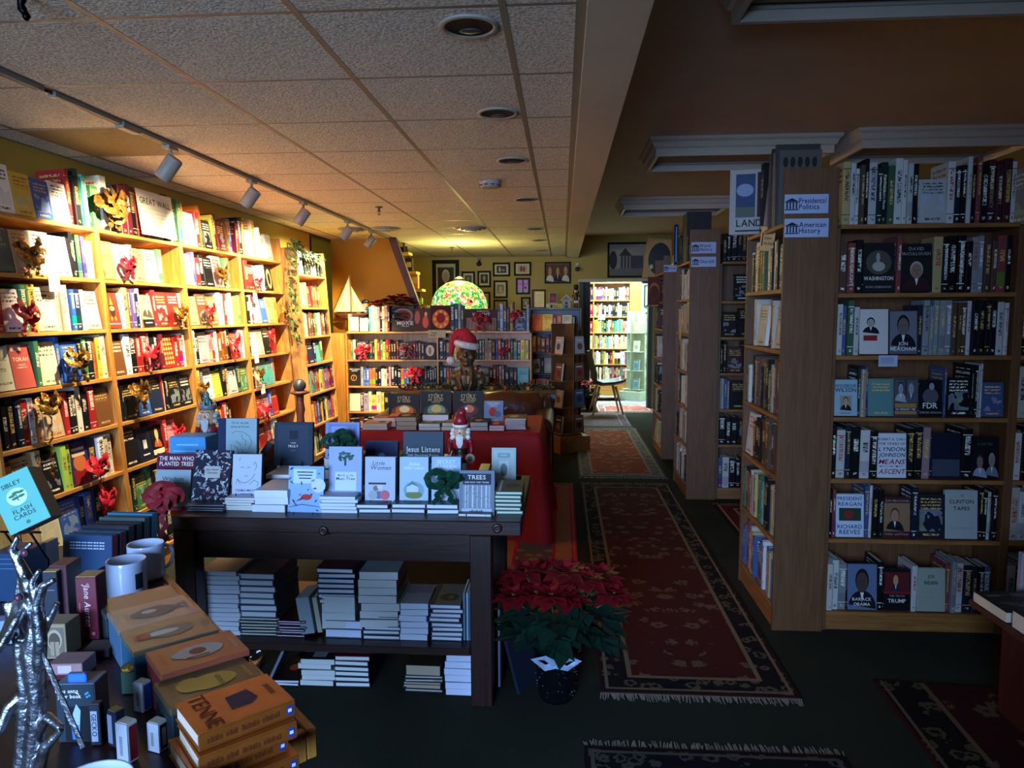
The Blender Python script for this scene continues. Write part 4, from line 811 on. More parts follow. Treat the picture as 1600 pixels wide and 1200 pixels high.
upright(362, 712, 405, 777, 2.86, .016, 'white book with line-drawn face, on easel over the cream pile', '20242c', both(P_('b4c0d4'), face_lines, lambda m, w, h: (m.text('THOMAS MERTON', w*.5, h*.14, h*.055, IK, -.0004, sc=.85), m.rect(w*.3, w*.7, h*.08, h*.09, IK, -.0004))), lean=.17, easel=True)
upright(449, 731, 503, 807, 2.79, .012, 'light blue book with red bird and pale moon, on easel at table edge', '4a6a88',
    both(P_('86a8cc'), lambda m, w, h: (m.disc(w*.85, h*.62, w*.2, h*.14, LT('c4ccd0'), -.0002), m.rect(w*.14, w*.78, h*.66, h*.94, LT('b8cce0'), -.0003), [m.rect(w*(.24+.03*i), w*(.7-.03*i), h*(.87-.06*i), h*(.89-.06*i), IK, -.0005) for i in range(3)], m.disc(w*.52, h*.39, w*.15, h*.06, LT('a83230'), -.0005), m.poly([(w*.22, -.0005, h*.3), (w*.42, -.0005, h*.34), (w*.42, -.0005, h*.4)], LT('8a2a2c')), m.poly([(w*.62, -.0006, h*.46), (w*.66, -.0006, h*.38), (w*.7, -.0006, h*.46)], LT('8a2a2c')),
        m.poly([(w*.02, -.0004, h*.18), (w*.4, -.0004, h*.24), (w*.9, -.0004, h*.2), (w*.9, -.0004, h*.21), (w*.4, -.0004, h*.255), (w*.02, -.0004, h*.19)], LT('24344a'))), leafpat('', 26, 9, ['24344a', '3c5a7a', '86a8cc'])), lean=.16, rz=-.04, easel=True)
def tree_cov(m, w, h):
    m.rect(w*.47, w*.53, h*.6, h*.74, LT('2a3a3a'), -.0003)
    rr = random.Random(5)
    for i in range(40):
        a = rr.uniform(0, 2*PI); r = rr.uniform(.0, 1)**.5; m.disc(w*(.5+.24*r*math.cos(a)), h*(.79+.1*r*math.sin(a)), w*.045, h*.022, LT(rr.choice(['24443a', '2f5446', '3a6050'])), -.0004-i*1e-6, n=8)
    m.rect(w*.2, w*.84, h*.08, h*.47, LT('bccbe0'), -.0003); m.text('Month of the', w*.52, h*.38, h*.045, LT('3a4a60'), -.0005); m.text('Must Tree', w*.52, h*.3, h*.07, LT('24344a'), -.0005)
upright(513, 700, 563, 772, 2.86, .02, 'pale blue book with dark green oak tree above white label', '8c9cb8', both(P_('94a4c4'), tree_cov), lean=.14)
def orn_cov(m, w, h):
    m.text('Little', w*.45, h*.83, h*.09, LT('4a5a70'), -.0004, italic=.2); m.text('Women', w*.52, h*.73, h*.1, LT('4a5a70'), -.0004, italic=.2)
    for x, z, r, c in ((.26, .2, .15, '9aa0a4'), (.46, .2, .13, '5a6a8c'), (.66, .2, .16, 'b8606a'), (.5, .38, .1, 'c4c0bc'), (.36, .34, .09, '7a6a64')): m.disc(w*x, h*z, w*r, w*r, LT(c), -.0003-r*.001)
    m.rect(w*.12, w*.7, h*.42, h*.46, LT('3a3438'), -.0006)
def cot_cov(m, w, h):
    m.text("Anne", w*.52, h*.82, h*.08, LT('d8e4e8'), -.0004); m.text('GREEN GABLES', w*.5, h*.74, h*.055, LT('d8e4e8'), -.0004, sc=.85)
    m.disc(w*.5, h*.3, w*.36, h*.18, LT('7a9aa8'), -.0002); m.disc(w*.5, h*.2, w*.3, h*.08, LT('6a7a48'), -.0003); m.poly([(w*.25, -.0004, h*.26), (w*.65, -.0004, h*.26), (w*.65, -.0004, h*.38), (w*.45, -.0004, h*.48), (w*.25, -.0004, h*.38)], LT('b8c8cc')); m.poly([(w*.2, -.0005, h*.36), (w*.45, -.0005, h*.5), (w*.7, -.0005, h*.36), (w*.45, -.0005, h*.42)], LT('5a7a88'))
def gar_cov(m, w, h):
    m.text('SECRET', w*.5, h*.86, h*.085, LT('d0dce4'), -.0004); m.text('GARDEN', w*.5, h*.76, h*.085, LT('d0dce4'), -.0004); m.disc(w*.5, h*.22, w*.38, h*.13, LT('b8ccd4'), -.0003); m.disc(w*.5, h*.22, w*.2, h*.08, LT('86a4b4'), -.0004)
for (a, b, cvr, c, lab, sp) in ((570, 616, orn_cov, 'a8b4c4', 'pale blue book with round tree ornaments, spine towards the viewer, dark table', '7a6a80'), (624, 668, cot_cov, '9fb8c8', 'pale blue book with cottage picture, right of the ornament book', '4a7a98'), (674, 719, gar_cov, '96b0c4', 'pale blue book tied with glittery green bow, dark table front', '5a86a4')):
    q = aty(a, 788, 2.85); q2 = aty(b, 716, 2.85); w, h = q2.x-q.x, (q2.z-q.z)*1.01
    M = Tr(q.x, 2.85, q.z) @ Rx(-.12) @ Tr(0, .034, 0) @ Rz(-PI/2)
    slab_book(M, .034, h, w, 'display_book', lab, LT(sp), True, cover=both(P_(c), cvr))
    e = thing('book_easel', f'small brass easel legs holding the {lab.split(",")[0]}', 'book stand', loc=(q.x+w/2, 2.85, q.z)); m = MB()
    for s in (-1, 1): m.tube([(s*w*.27, -.018, .02), (s*w*.27, -.014, 0), (s*w*.27, .03, -.002), (s*w*.27, .1, h*.45)], .0022, 6)
    m.build('wire_legs', M_METAL, e)
def birch_cov(m, w, h):
    m.rect(w*.1, w*.9, h*.7, h*.93, LT('16243a'), -.0003); m.text('TREES', w*.5, h*.81, h*.1, WH, -.0005, sc=1.1); m.text('AND HOW THEY WORK', w*.5, h*.73, h*.035, WH, -.0005)
    m.rect(w*.1, w*.9, h*.2, h*.68, LT('7d8894'), -.0002)
    for x, t in ((.16, .03), (.24, .02), (.36, .045), (.5, .02), (.62, .03), (.74, .045), (.84, .02)): m.rect(w*x, w*(x+t), h*.2, h*.68, LT('b8c0c8'), -.0004)
    rr = random.Random(8)
    for i in range(30): x, z = rr.uniform(.12, .85), rr.uniform(.22, .64); m.rect(w*x, w*(x+.05), h*z, h*(z+.008), LT('4a5460'), -.0005)
    m.rect(w*.08, w*.92, h*.08, h*.19, LT('a8b4c4'), -.0006); [m.rect(w*(.3+.04*i), w*(.325+.04*i), h*.115, h*(.14+.01*(i % 3)), IK, -.0008) for i in range(10)]
upright(717, 738, 772, 808, 2.78, .022, 'grey book with birch forest and navy title panel, black easel, table corner', '4c5868', both(P_('6a7686'), birch_cov), lean=.17, easel=True)
def emb_cov(m, w, h):
    for i in range(2): m.rect(w*(.06+.02*i), w*(.94-.02*i), h*(.04+.015*i), h*(.96-.015*i), LT('8fa6a4' if i == 0 else 'a0b6b2'), -.0001*(i+2))
    m.rect(w*.25, w*.75, h*.74, h*.86, LT('7a9494'), -.0004); m.rect(w*.3, w*.7, h*.2, h*.66, LT('c0ccc8'), -.0004); m.disc(w*.5, h*.42, w*.15, h*.17, LT('6a8488'), -.0006); m.text('GUIDE', w*.5, h*.78, h*.05, LT('c0ccc8'), -.0006)
upright(768, 701, 806, 759, 3.12, .02, 'pale sage book with embossed panel standing at right back of dark table', '5a4a3c', both(P_('9cb2ae'), emb_cov), lean=.12, easel=True)
# back row of the table and what carries it
pile(765, 812, 763, 778, 3.1, 1, ['3c3024'], 'thick brown book under the pale sage book', d=.2, seed=20, zb=TB_Z+.04)
pile(765, 812, 778, 792, 3.1, 1, ['2c2a24'], 'dark book lying beneath the thick brown one', d=.2, seed=21, zb=TB_Z)
pile(748, 763, 735, 765, 3.34, 3, ['6a4424', '7a5430'], 'small brown pile beside the santa nutcracker', d=.15, seed=22, zb=TB_Z+.0)
a_, w_ = pile(268, 322, 716, 760, 3.25, 4, ['28303c', '1c2834', '343c44', '2c5a80'], 'dark pile under the flat sky blue box', d=.13, seed=23, zb=TB_Z)
t = thing('gift_box', 'flat sky blue box lying before the crowned nutcracker, back left of dark table', 'box', loc=(a_.x, 3.25, a_.z)); m = MB(); m.bbox(0, w_, 0, .13, 0, .10, .003, LT('3f8fc4')); m.build('box_body', M_CARD, t); m = MB(); m.T = Tr(0, -.0006, 0); m.rect(w_*.1, w_*.9, .03, .036, LT('8cc0e0')); m.rect(w_*.2, w_*.8, .06, .066, LT('8cc0e0')); m.build('box_lettering', M_INK, t)
NUT1 = Vector((a_.x+w_*.55, 3.445, TB_Z+.002))
pile(346, 400, 714, 755, 3.2, 3, ['1c2028', '22262c', '2a2428'], 'black pile under the fox sketch book', d=.24, seed=24, zb=TB_Z)
def fox_cov(m, w, h):
    IKn = LT('2a3034')
    def cur(pts, th=.0016):
        for (a, b), (c, d) in zip(pts, pts[1:]):
            dx, dz = c-a, d-b; L = math.hypot(dx, dz) or 1; nx, nz = -dz/L*th, dx/L*th; m.poly([(w*a, -.0004, h*b), (w*c, -.0004, h*d), (w*c+nx, -.0004, h*d+nz), (w*a+nx, -.0004, h*b+nz)], IKn)
    cur([(.35, .6), (.45, .66), (.65, .64), (.82, .52), (.86, .38), (.8, .2)]); cur([(.6, .6), (.62, .48), (.72, .42), (.7, .3)]); cur([(.4, .3), (.5, .22), (.52, .08)]); cur([(.3, .1), (.36, .3), (.3, .32)]); cur([(.6, .2), (.66, .1), (.78, .12)]); cur([(.45, .42), (.6, .3)])
    m.text('The fox, the mole', w*.56, h*.86, h*.06, IKn, -.0004, sc=.7, italic=.2); m.text('the boy and the horse', w*.56, h*.76, h*.06, IKn, -.0004, sc=.6, italic=.2); m.rect(0, w*.2, 0, h, LT('14284a'), -.0006)
upright(341, 655, 398, 714, 3.2, .03, 'large grey-green sketch cover book with navy spine, back of dark table', '14284a', both(P_('8fa8ac'), fox_cov), lean=.12, rz=.03)
upright(428, 661, 486, 726, 3.22, .026, 'slate book with small square emblem on black easel, back of dark table', '1c2430', both(P_('25303e'), lambda m, w, h: (m.rect(w*.1, w*.9, h*.06, h*.94, LT('2c3848'), -.0002), m.rect(w*.4, w*.62, h*.6, h*.8, LT('1a222e'), -.0004), m.text('YOURS', w*.5, h*.5, h*.03, WH, -.0005), m.text('TRULY', w*.5, h*.41, h*.06, WH, -.0005), m.text('A NOVEL', w*.5, h*.33, h*.02, GR, -.0005))), lean=.12, easel=True)
pile(430, 482, 727, 760, 3.2, 3, ['2a2c30', 'a8a49a', '20242c'], 'mixed pile under the slate book', d=.22, seed=25, zb=TB_Z)
M = Tr(aty(383, 722, 3.3).x, 3.3, TB_Z+.03) @ Ry(.6) @ Tr(0, 0, 0); slab_book(M @ Tr(.0, 0, 0), .03, .2, .15, 'leaning_book', 'black book leaning diagonally between the sketch book and the slate book', LT('1a1a1e'), True)
slab_book(Tr(aty(406, 722, 3.32).x, 3.3, TB_Z+.01) @ Ry(.75), .02, .2, .15, 'leaning_book', 'second black leaning book, pages up, beside slate book', LT('26242a'), True)
upright(508, 661, 560, 716, 3.15, .016, 'lilac panelled book tied with dark green glitter bow', '4c5478', both(P_('7c88b4'), lambda m, w, h: [m.rect(w*(.08+.1*i), w*(.92-.1*i), h*(.05+.07*i), h*(.95-.07*i), LT(('6c78a8', '8894c0', '6c78a8')[i]), -.0001*(i+2)) for i in range(3)]), lean=.13)
pile(508, 560, 717, 770, 3.15, 3, ['3c4458', '283044', '54586a'], 'slate blue pile hidden behind the oak tree book', d=.2, seed=26, zb=TB_Z)
upright(571, 690, 621, 716, 3.15, .03, 'wide midnight blue book top seen above the ornament book', '0e1a38', both(P_('12224a'), lambda m, w, h: (m.rect(w*.06, w*.94, h*.06, h*.92, LT('0e1a3a'), -.0002), m.disc(w*.5, h*.2, w*.1, h*.12, LT('4c6090'), -.0004))), lean=.1)
pile(571, 621, 717, 770, 3.15, 3, ['3c3c40', '6a5a48', '2c2c34'], 'dark pile behind the ornament book', d=.2, seed=27, zb=TB_Z)
upright(630, 676, 692, 722, 3.15, .03, 'dark slate zip book with white two-word title behind cottage book', '26303c', both(P_('35424e'), lambda m, w, h: (m.rect(0, w, h*.72, h*.73, LT('2a3640'), -.0002), m.text('Jesus Listens', w*.5, h*.34, h*.2, WH, -.0004, sc=.8), m.text('Daily Devotional Prayers', w*.5, h*.2, h*.09, WH, -.0004, sc=.8), m.text('of Peace, Joy, and Hope', w*.5, h*.08, h*.08, WH, -.0004, sc=.8))), lean=.1)
pile(630, 692, 723, 770, 3.15, 3, ['2c3038', '3c4048', '2a2c30'], 'dark pile behind the cottage book', d=.2, seed=28, zb=TB_Z)
NUT2 = aty(719, 722, 3.22)
# lower shelf of the dark table
Yl, ZS, gw = 2.80, .2225, (.62, .68, .76)
pile(317, 371, 893, 1006, Yl, 14, ['9aa8b4', 'a4b0bc'], 'tall pale ring-edged pile at left of lower shelf', d=.24, seed=31, zb=ZS, hard=False, page=gw, jit=.004)
pile(375, 436, 966, 1006, Yl, 6, ['2c3430', '343c38'], 'cream paged pile below the pale jagged one', d=.24, seed=32, zb=ZS, page=(.6, .62, .54), jit=.003)
zz = ZS+(aty(0, 966, Yl).z-ZS)+.001
pile(373, 428, 897, 965, Yl+.01, 8, ['56646e', '4a5862'], 'pale jagged pile standing on the cream paged books', d=.26, seed=33, zb=zz, page=gw, jit=.006)
pile(434, 478, 970, 1007, Yl, 6, ['3a1018', '401420'], 'short maroon covered pile with lilac pages', d=.2, seed=34, zb=ZS, page=(.66, .66, .84), jit=.006, tcover=both(P_('3c1216'), lambda m, w, h: m.disc(w*.6, h*.6, w*.22, h*.16, LT('7a5a54'), -.0003)))
for k, (x, dt, lab, cc) in enumerate(((472, .055, 'thick pale book leaning beside the maroon pile, lower shelf', '8a98a0'), (497, .02, 'thin cream book leaning behind the thick pale one, lower shelf', 'a8a898'))):
    p = aty(x, 1005, Yl+.02*k); slab_book(Tr(p.x, Yl+.02*k, ZS+.012) @ Ry(-.14), dt, .155 if k == 0 else .15, .14, 'leaning_book', lab, LT(cc), False, page=gw)
pile(509, 566, 970, 1007, Yl, 2, ['404858', '4a5466'], 'two thick blue-white paged books at centre of lower shelf', d=.2, seed=35, zb=ZS, page=(.6, .68, .86), jit=.005)
z2 = aty(0, 970, Yl).z+.001
pile(504, 555, 932, 969, Yl, 2, ['7a8488', '8c9498'], 'two thick grey paged books in the centre stack', d=.19, seed=36, zb=z2, hard=False, page=(.56, .62, .62), jit=.006)
z3 = aty(0, 932, Yl).z+.002
pile(496, 553, 889, 931, Yl, 7, ['1c2434', '202a3c'], 'thin navy covered books topping the centre stack', d=.22, seed=37, zb=z3, page=(.6, .66, .78), jit=.003)
pile(568, 625, 965, 1008, Yl, 5, ['2a3440', '3a4440'], 'blue-white lower layers of right centre stack', d=.22, seed=38, zb=ZS, page=(.58, .64, .7), jit=.006)
z4 = aty(0, 965, Yl).z+.001
pile(561, 619, 894, 964, Yl, 7, ['8a9490', '3c4650', '9a9e98'], 'grey upper layers of right centre stack', d=.24, seed=39, zb=z4, hard=False, page=(.56, .6, .6), jit=.007, rz=.03)
pile(626, 668, 943, 1007, Yl, 6, ['8c98b4', '98a4bc'], 'white paperback pile with striped top cover, lower shelf', d=.2, seed=40, zb=ZS, hard=False, page=(.6, .66, .8), jit=.003, tcover=both(P_('9aa4b4'), lambda m, w, h: [m.rect(w*(.05+.04*i), w*(.065+.04*i), h*(.55-.02*(i % 4)), h*.95, LT('2c3444'), -.0003) for i in range(23)]))
pile(673, 721, 945, 1009, Yl, 8, ['28303c', '5a6470'], 'white paged pile topped by grey cover with dark oval', d=.22, seed=41, zb=ZS, page=(.6, .66, .76), jit=.006, tcover=both(P_('6a6c64'), lambda m, w, h: (m.disc(w*.55, h*.35, w*.32, h*.17, LT('24241c'), -.0003), m.disc(w*.6, h*.35, w*.1, h*.1, LT('5a6a50'), -.0004), m.rect(0, w*.16, 0, h, LT('2c3640'), -.0003))))
for k, (x, c) in enumerate(((724, '5a7a8c'), (729, '8ca4b8'), (733, '3c5a74'))):
    p = aty(x, 1005, Yl+.01); slab_book(Tr(p.x, Yl+.01, ZS+.001), .009, .20, .15, 'magazine', ['blue magazine standing against the right table leg, inner one', 'pale blue magazine standing between two others by the right table leg', 'deep blue magazine touching the right table leg, lower shelf'][k], LT(c), False)
# on the carpet under the table
Yg = 2.82
pile(469, 519, 1030, 1085, Yg, 5, ['8c9490', 'a0a498'], 'cream paged pile on carpet left of the red topped pile', d=.2, seed=42, zb=.003, hard=False, page=(.58, .62, .6), jit=.01, tcover=both(P_('181a20'), lambda m, w, h: m.rect(w*.3, w*.7, h*.1, h*.4, LT('8a929a'), -.0003)))
pile(523, 576, 1026, 1085, Yg, 6, ['1c2428', '202428', '20282c', '1c2428', '243030', '6a1a24'], 'red topped hardback pile on the carpet under the table', d=.24, seed=43, zb=.003, page=(.6, .66, .66), jit=.003, tcover=P_('5a1620'))
pile(633, 692, 1056, 1092, Yg-.02, 5, ['20282c', '2c3434'], 'grey paged pile on the carpet below a thick tan paperback', d=.22, seed=44, zb=.003, page=(.46, .48, .44), jit=.008)
z5 = aty(0, 1056, Yg-.02).z+.002
pile(637, 690, 1041, 1056, Yg-.02, 1, ['3a3020'], 'thick tan paperback topping the grey pile on the carpet', d=.2, seed=45, zb=z5, hard=False, page=(.4, .32, .22))
pile(697, 739, 1024, 1097, Yg-.04, 6, ['8a98b8', '94a0bc'], 'white paperback pile on carpet beside right table leg', d=.18, seed=46, zb=.003, hard=False, page=(.6, .66, .84), jit=.004)
pile(430, 468, 1063, 1086, Yg, 2, ['14161a', '1a1c20'], 'two black paperbacks on the carpet, orange spot on top cover', d=.2, seed=47, zb=.003, hard=False, page=(.6, .66, .72), tcover=both(P_('121418'), lambda m, w, h: m.disc(w*.5, h*.55, w*.22, h*.14, LT('b8522c'), -.0003)))
slab_book(Tr(aty(415, 1086, Yg).x, Yg+.02, .004) @ Ry(.45), .012, .15, .12, 'leaning_book', 'grey book leaning left of the black paperbacks on the carpet', LT('6a7684'), False)
t = thing('glass_ornament', 'clear glass ornament standing in shadow under the left of dark table', 'ornament', loc=(aty(396, 1050, 2.95).x, 2.95, .001)); m = MB(); m.lathe([(.03, 0), (.035, .012), (.03, .02)], n=18, col=LT('2a2c30')); m.build('ornament_base', M_COL, t); m = MB(); m.ell((0, 0, .06), (.04, .04, .04), n=20, m=12); m.build('glass_globe', M_GLASS, t)
p = aty(778, 1005, 2.86); t = thing('picture_book', 'thin pale blue spined book standing just right of the table leg', 'book', loc=(p.x, 2.86, .002)); m = MB(); m.bbox(0, .008, 0, .2, 0, p.z+.15, .001, LT('8fa4c0')); m.build('cover', M_GLOSS, t); m = MB(); m.bbox(.0095, .014, 0, .2, 0, p.z+.14, .001, LT('1c2430')); m.build('back_cover', M_GLOSS, t)
slab_book(Tr(aty(800, 1060, 2.78).x+.02, 2.80, .004) @ Rz(-.5) @ Ry(-.3), .012, .24, .19, 'leaning_book', 'dark navy book leaning between the table leg and the poinsettia pot', LT('1c2636'), True)
# ------------------------------------------------------------------ ribbons and bows
def strip(m, pts, w, nrm, col, mi=0, seed=0, crump=.0):
    """ribbon along pts; width direction follows the cross of path and nrm, slightly crumpled"""
    rr = random.Random(seed); pts = [Vector(p) for p in pts]; L = []
    for i, p in enumerate(pts):
        d = (pts[min(i+1, len(pts)-1)]-pts[max(0, i-1)]).normalized(); a = d.cross(Vector(nrm)).normalized()
        if a.length < .5: a = Vector((0, 0, 1))
        ww = w*(1+rr.uniform(-.2, .2)); j = Vector((rr.uniform(-1, 1), rr.uniform(-1, 1), rr.uniform(-1, 1)))*crump
        L.append((m.vert(p-a*ww/2+j), m.vert(p+j*.5+Vector(nrm)*w*.12), m.vert(p+a*ww/2-j)))
    for A, B in zip(L, L[1:]):
        for k in (0, 1): m.face([A[k], A[k+1], B[k+1], B[k]], col, mi, None, True)
def bow(M, size, col, label, mat, loops=2, tails=2, tail=1.0, seed=0, cat='bow', name='ribbon_bow', group=None, nl=None):
    rr = random.Random(seed); t = thing(name, label, cat, M=M, group=group); c = LT(col); nl = nl or (loops+2 if loops > 2 else 4)
    for k in range(nl):
        base = (0, PI, .75, PI-.75, -.6, PI+.6, 1.4, PI+1.9, .3)[k % 9]; ang = base+rr.uniform(-.25, .25); L = size*(rr.uniform(.40, .5) if k < 2 else rr.uniform(.26, .38)); pts = []
        for i in range(19):
            u = i/18*2*PI; r = L*(1-math.cos(u))/2*(1+rr.uniform(-.06, .06)); y = -.010-size*.13*math.sin(u)-size*.05*(k % 3)-rr.uniform(0, size*.03)
            z = size*.15*math.sin(u)+rr.uniform(-1, 1)*size*.012; pts.append((r*math.cos(ang)-z*math.sin(ang), y, r*math.sin(ang)+z*math.cos(ang)))
        m = MB(); strip(m, pts, size*.17, (math.cos(ang)*.3, -1, .35), c, 0, seed+k, size*.02); m.build('loop', mat, t)
    for k in range(tails):
        a = -PI/2+(k-(tails-1)/2)*.75+rr.uniform(-.12, .12); pts = []; n = int(14+6*tail)
        for i in range(n+1):
            u = i/n*size*.62*tail; w = size*.06*min(1, i/4)*math.sin(i*.95+k*2); pts.append((u*math.cos(a)*(.5 if tail > 2 else 1)+w, -.012-size*.06*abs(math.sin(i*.95+1.57+k)), -abs(u*math.sin(a))))
        m = MB(); strip(m, pts, size*.12, (.25*math.cos(k*3), -1, .2), c, 0, seed+k+50, size*.012); m.build('tail', mat, t)
    m = MB(); m.ell((0, -.02-size*.12, 0), (size*.075, size*.06, size*.075), c, 0, 9, 6)
    m.build('knot', mat, t); return t
RED, GOLD, GRN = M_SATIN, M_FOIL, pmat('glitter_green', '08442c', .35, .5, .6, scale=400, bump=.5, bscale=700)
def lbow(px_, py_, size, col, lab, mat, x0=-2.43, **k):
    p = onplane(px_, py_, x0, .065); return bow(Tr(p.x+.015, p.y, p.z) @ Rz(PI/2), size, col, lab, mat, **k)
k = 0
for px_, py_, sz, c, lab, kw in (
    (38, 395, .2, 'g', 'crumpled gold bow on the second shelf at far left, over a grey cover', dict(loops=4)), (168, 318, .26, 'g', 'tall dark gold bow on the top shelf left of the white placard', dict(loops=6, tail=.9)),
    (194, 412, .15, 'r', 'red bow on pale book, second shelf of the second wall bookcase', {}), (32, 488, .17, 'r', 'red bow on pale blue cover, third shelf at far left', dict(loops=3)),
    (277, 490, .17, 'g', 'gold bow on third shelf at the joint of second and third bookcases', dict(loops=5)), (342, 425, .17, 'g', 'gold bow with short tails, second shelf of the third wall bookcase', dict(loops=4)),
    (323, 485, .14, 'r', 'red bow on pale book, third shelf of the third wall bookcase', {}), (399, 440, .13, 'r', 'pinkish red bow on second shelf of the wall bookcase by the ivy', dict(tail=1.2)),
    (441, 485, .16, 'g', 'gold ribbon bow hanging at end upright just left of the ivy', dict(loops=4, tail=1.5)), (362, 535, .16, 'r', 'red bow with long tails, fourth shelf of third wall bookcase', dict(tail=1.4)),
    (418, 525, .15, 'r', 'red bow on black cover, fourth shelf of bookcase by the ivy', {}), (232, 550, .17, 'r', 'red bow on fourth shelf of the second wall bookcase', dict(loops=3)),
    (113, 560, .17, 'g', 'shiny gold bow with curled tails on royal blue books', dict(loops=3, tail=1.4)), (68, 630, .17, 'g', 'gold bow with very long crumpled tail hanging down the leftmost bookcase', dict(loops=4, tails=1, tail=3.4)),
    (212, 612, .19, 'g', 'gold bow on navy cover, fifth shelf of the second wall bookcase', dict(loops=5)), (313, 605, .14, 'g', 'gold bow at the upright with long curly tail above the sketch book', dict(loops=2, tails=1, tail=4)),
    (402, 582, .13, 'g', 'small gold bow on fifth shelf of the bookcase by the ivy', dict(loops=3)), (272, 675, .15, 'r', 'red bow behind the crowned nutcracker, sixth shelf', {}),
    (411, 640, .17, 'r', 'red bow with trailing curls, sixth shelf by the ivy', dict(tail=1.2)), (145, 727, .18, 'r', 'red bow on purple cover, sixth shelf of leftmost bookcase', dict(loops=3, tails=1, tail=2)),
    (160, 775, .15, 'r', 'dark red bow below the purple cover on the seventh shelf at far left', dict(loops=4)), ):
    k += 1; lbow(px_, py_, sz, 'b07e36' if c == 'g' else 'c0182a', lab, GOLD if c == 'g' else RED, seed=k, **kw)
for px_, py_, sz, c, lab, Y in ((567, 546, .2, 'c41c28', 'large red bow on the second shelf of the low back bookcase, left', 8.27), (635, 546, .17, '6a141c', 'dark red bow on second shelf of the low back bookcase, right', 8.27), (648, 583, .2, 'd01824', 'bright red bow under a white title on the lower back shelf', 8.27),
    (751, 500, .22, '8a1420', 'dark red bow tied on the brown cover atop the low back bookcase', 8.22), (806, 492, .16, '96141f', 'dark red bow on the books at the right end atop back bookcase', 8.27), (789, 548, .12, '8a1826', 'small dark red bow on the right bay of the back bookcase', 8.27)):
    p = aty(px_, py_, Y); k += 1; bow(Tr(p.x, p.y, p.z), sz, c, lab, RED, seed=k)
p = aty(262, 773, 2.86); bow(Tr(p.x, p.y-.02, p.z) @ Rx(-.2), .17, 'a0142a', 'big red velvet bow with trailing tail at left end of the dark table', pmat('red_velvet', '8a0c1c', .7, 0, .35, scale=14), loops=6, tails=1, tail=1.9, seed=77)
p = aty(530, 685, 3.11); bow(Tr(p.x, p.y, p.z), .15, '', 'green glitter bow on the lilac panelled book', GRN, nl=3, seed=80, tail=.9)
p = aty(694, 750, 2.81); bow(Tr(p.x, p.y, p.z), .16, '', 'green glitter bow on the pale blue garden book', GRN, nl=3, seed=81, tail=1.0)
# cards and signs on the left wall
def card(M, w, h, col, label, fn=None, name='shelf_card', t=.0015, cat='card', mat=None):
    r = thing(name, label, cat, M=M); m = MB(); m.bbox(0, w, 0, t, 0, h, .0004, LT(col)); m.build('card_sheet', mat or M_CARD, r)
    if fn: m = MB(); m.maxw = w*(.64 if name == 'section_sign' else .86); m.T = Tr(0, -.0006, 0); fn(m, w, h); m.build('card_lettering', M_INK, r)
    return r
p = onplane(223, 374, -2.40, .065)
card(Tr(p.x, p.y, 2.03) @ Ry(-TILT-.05) @ Rz(PI/2), .40, .275, 'e8e4da', 'white placard with grey heading on the top shelf of the left wall', lambda m, w, h: (m.text('GREAT WALL', w*.5, h*.7, h*.15, LT('4a4c50'), -.0003), [m.rect(w*.08, w*(.9-.1*(i % 2)), h*(.6-.09*i), h*(.61-.09*i), LT('c0bcb4'), -.0003) for i in range(6)]), name='wall_placard')
for px_, py_, lab in ((85, 440, 'small white card hanging from the second shelf at far left'), (399, 463, 'long white card on bookcase beside the ivy'), (401, 558, 'white card on the fourth shelf edge beside the ivy'), (411, 606, 'white card on the fifth shelf edge beside the ivy')):
    p = onplane(px_, py_, -2.425, .065); card(Tr(p.x+.003, p.y-.04, p.z-.05) @ Ry(-TILT) @ Rz(PI/2), .08, .08, 'e4e0d4', lab)
# ------------------------------------------------------------------ ivy
def leafpoly(m, p, d, n, L, W_, col, fold=.25, mi=0):
    d = Vector(d).normalized(); n = Vector(n).normalized(); s = d.cross(n).normalized(); p = Vector(p); n = s.cross(d)
    a = m.vert(p); b = m.vert(p+d*L*.4+s*W_/2+n*fold*W_*.5); c = m.vert(p+d*L); e = m.vert(p+d*L*.4-s*W_/2+n*fold*W_*.5); f = m.vert(p+d*L*.45)
    m.face([a, b, f], col, mi, None, True); m.face([b, c, f], col, mi, None, True); m.face([a, f, e], col, mi, None, True); m.face([f, c, e], col, mi, None, True)
def ivy():
    rr = random.Random(5); pts = [onplane(x, y, -2.29, .065) for x, y in ((497, 408), (484, 402), (470, 400), (458, 384), (449, 380), (449, 400), (448, 440), (451, 480), (453, 515), (457, 540))]
    o = pts[4].copy(); t = thing('ivy_garland', 'leafy green ivy garland draped over the narrow bookcase and hanging down its side', 'garland', loc=o)
    m = MB(); m.tube([p-o for p in pts], .004, 5, LT('3a4a24')); m.build('stem', M_LEAF, t); m = MB()
    for a, b in zip(pts, pts[1:]):
        for i in range(int((b-a).length*120)+2):
            p = a.lerp(b, rr.random())-o+Vector((rr.uniform(-.0, .06), rr.uniform(-.04, .04), rr.uniform(-.03, .03)))
            leafpoly(m, p, (rr.uniform(.1, 1), rr.uniform(-1, 1), rr.uniform(-1, .6)), (1, rr.uniform(-.5, .5), rr.uniform(0, 1)), rr.uniform(.035, .06), rr.uniform(.03, .05), vary(LT(rr.choice(['3c5a2a', '2c4a24', '5a7238', '8a9460'])), .2, rr))
    tag(m.build('leaves', M_LEAF, t), kind='stuff')
ivy()
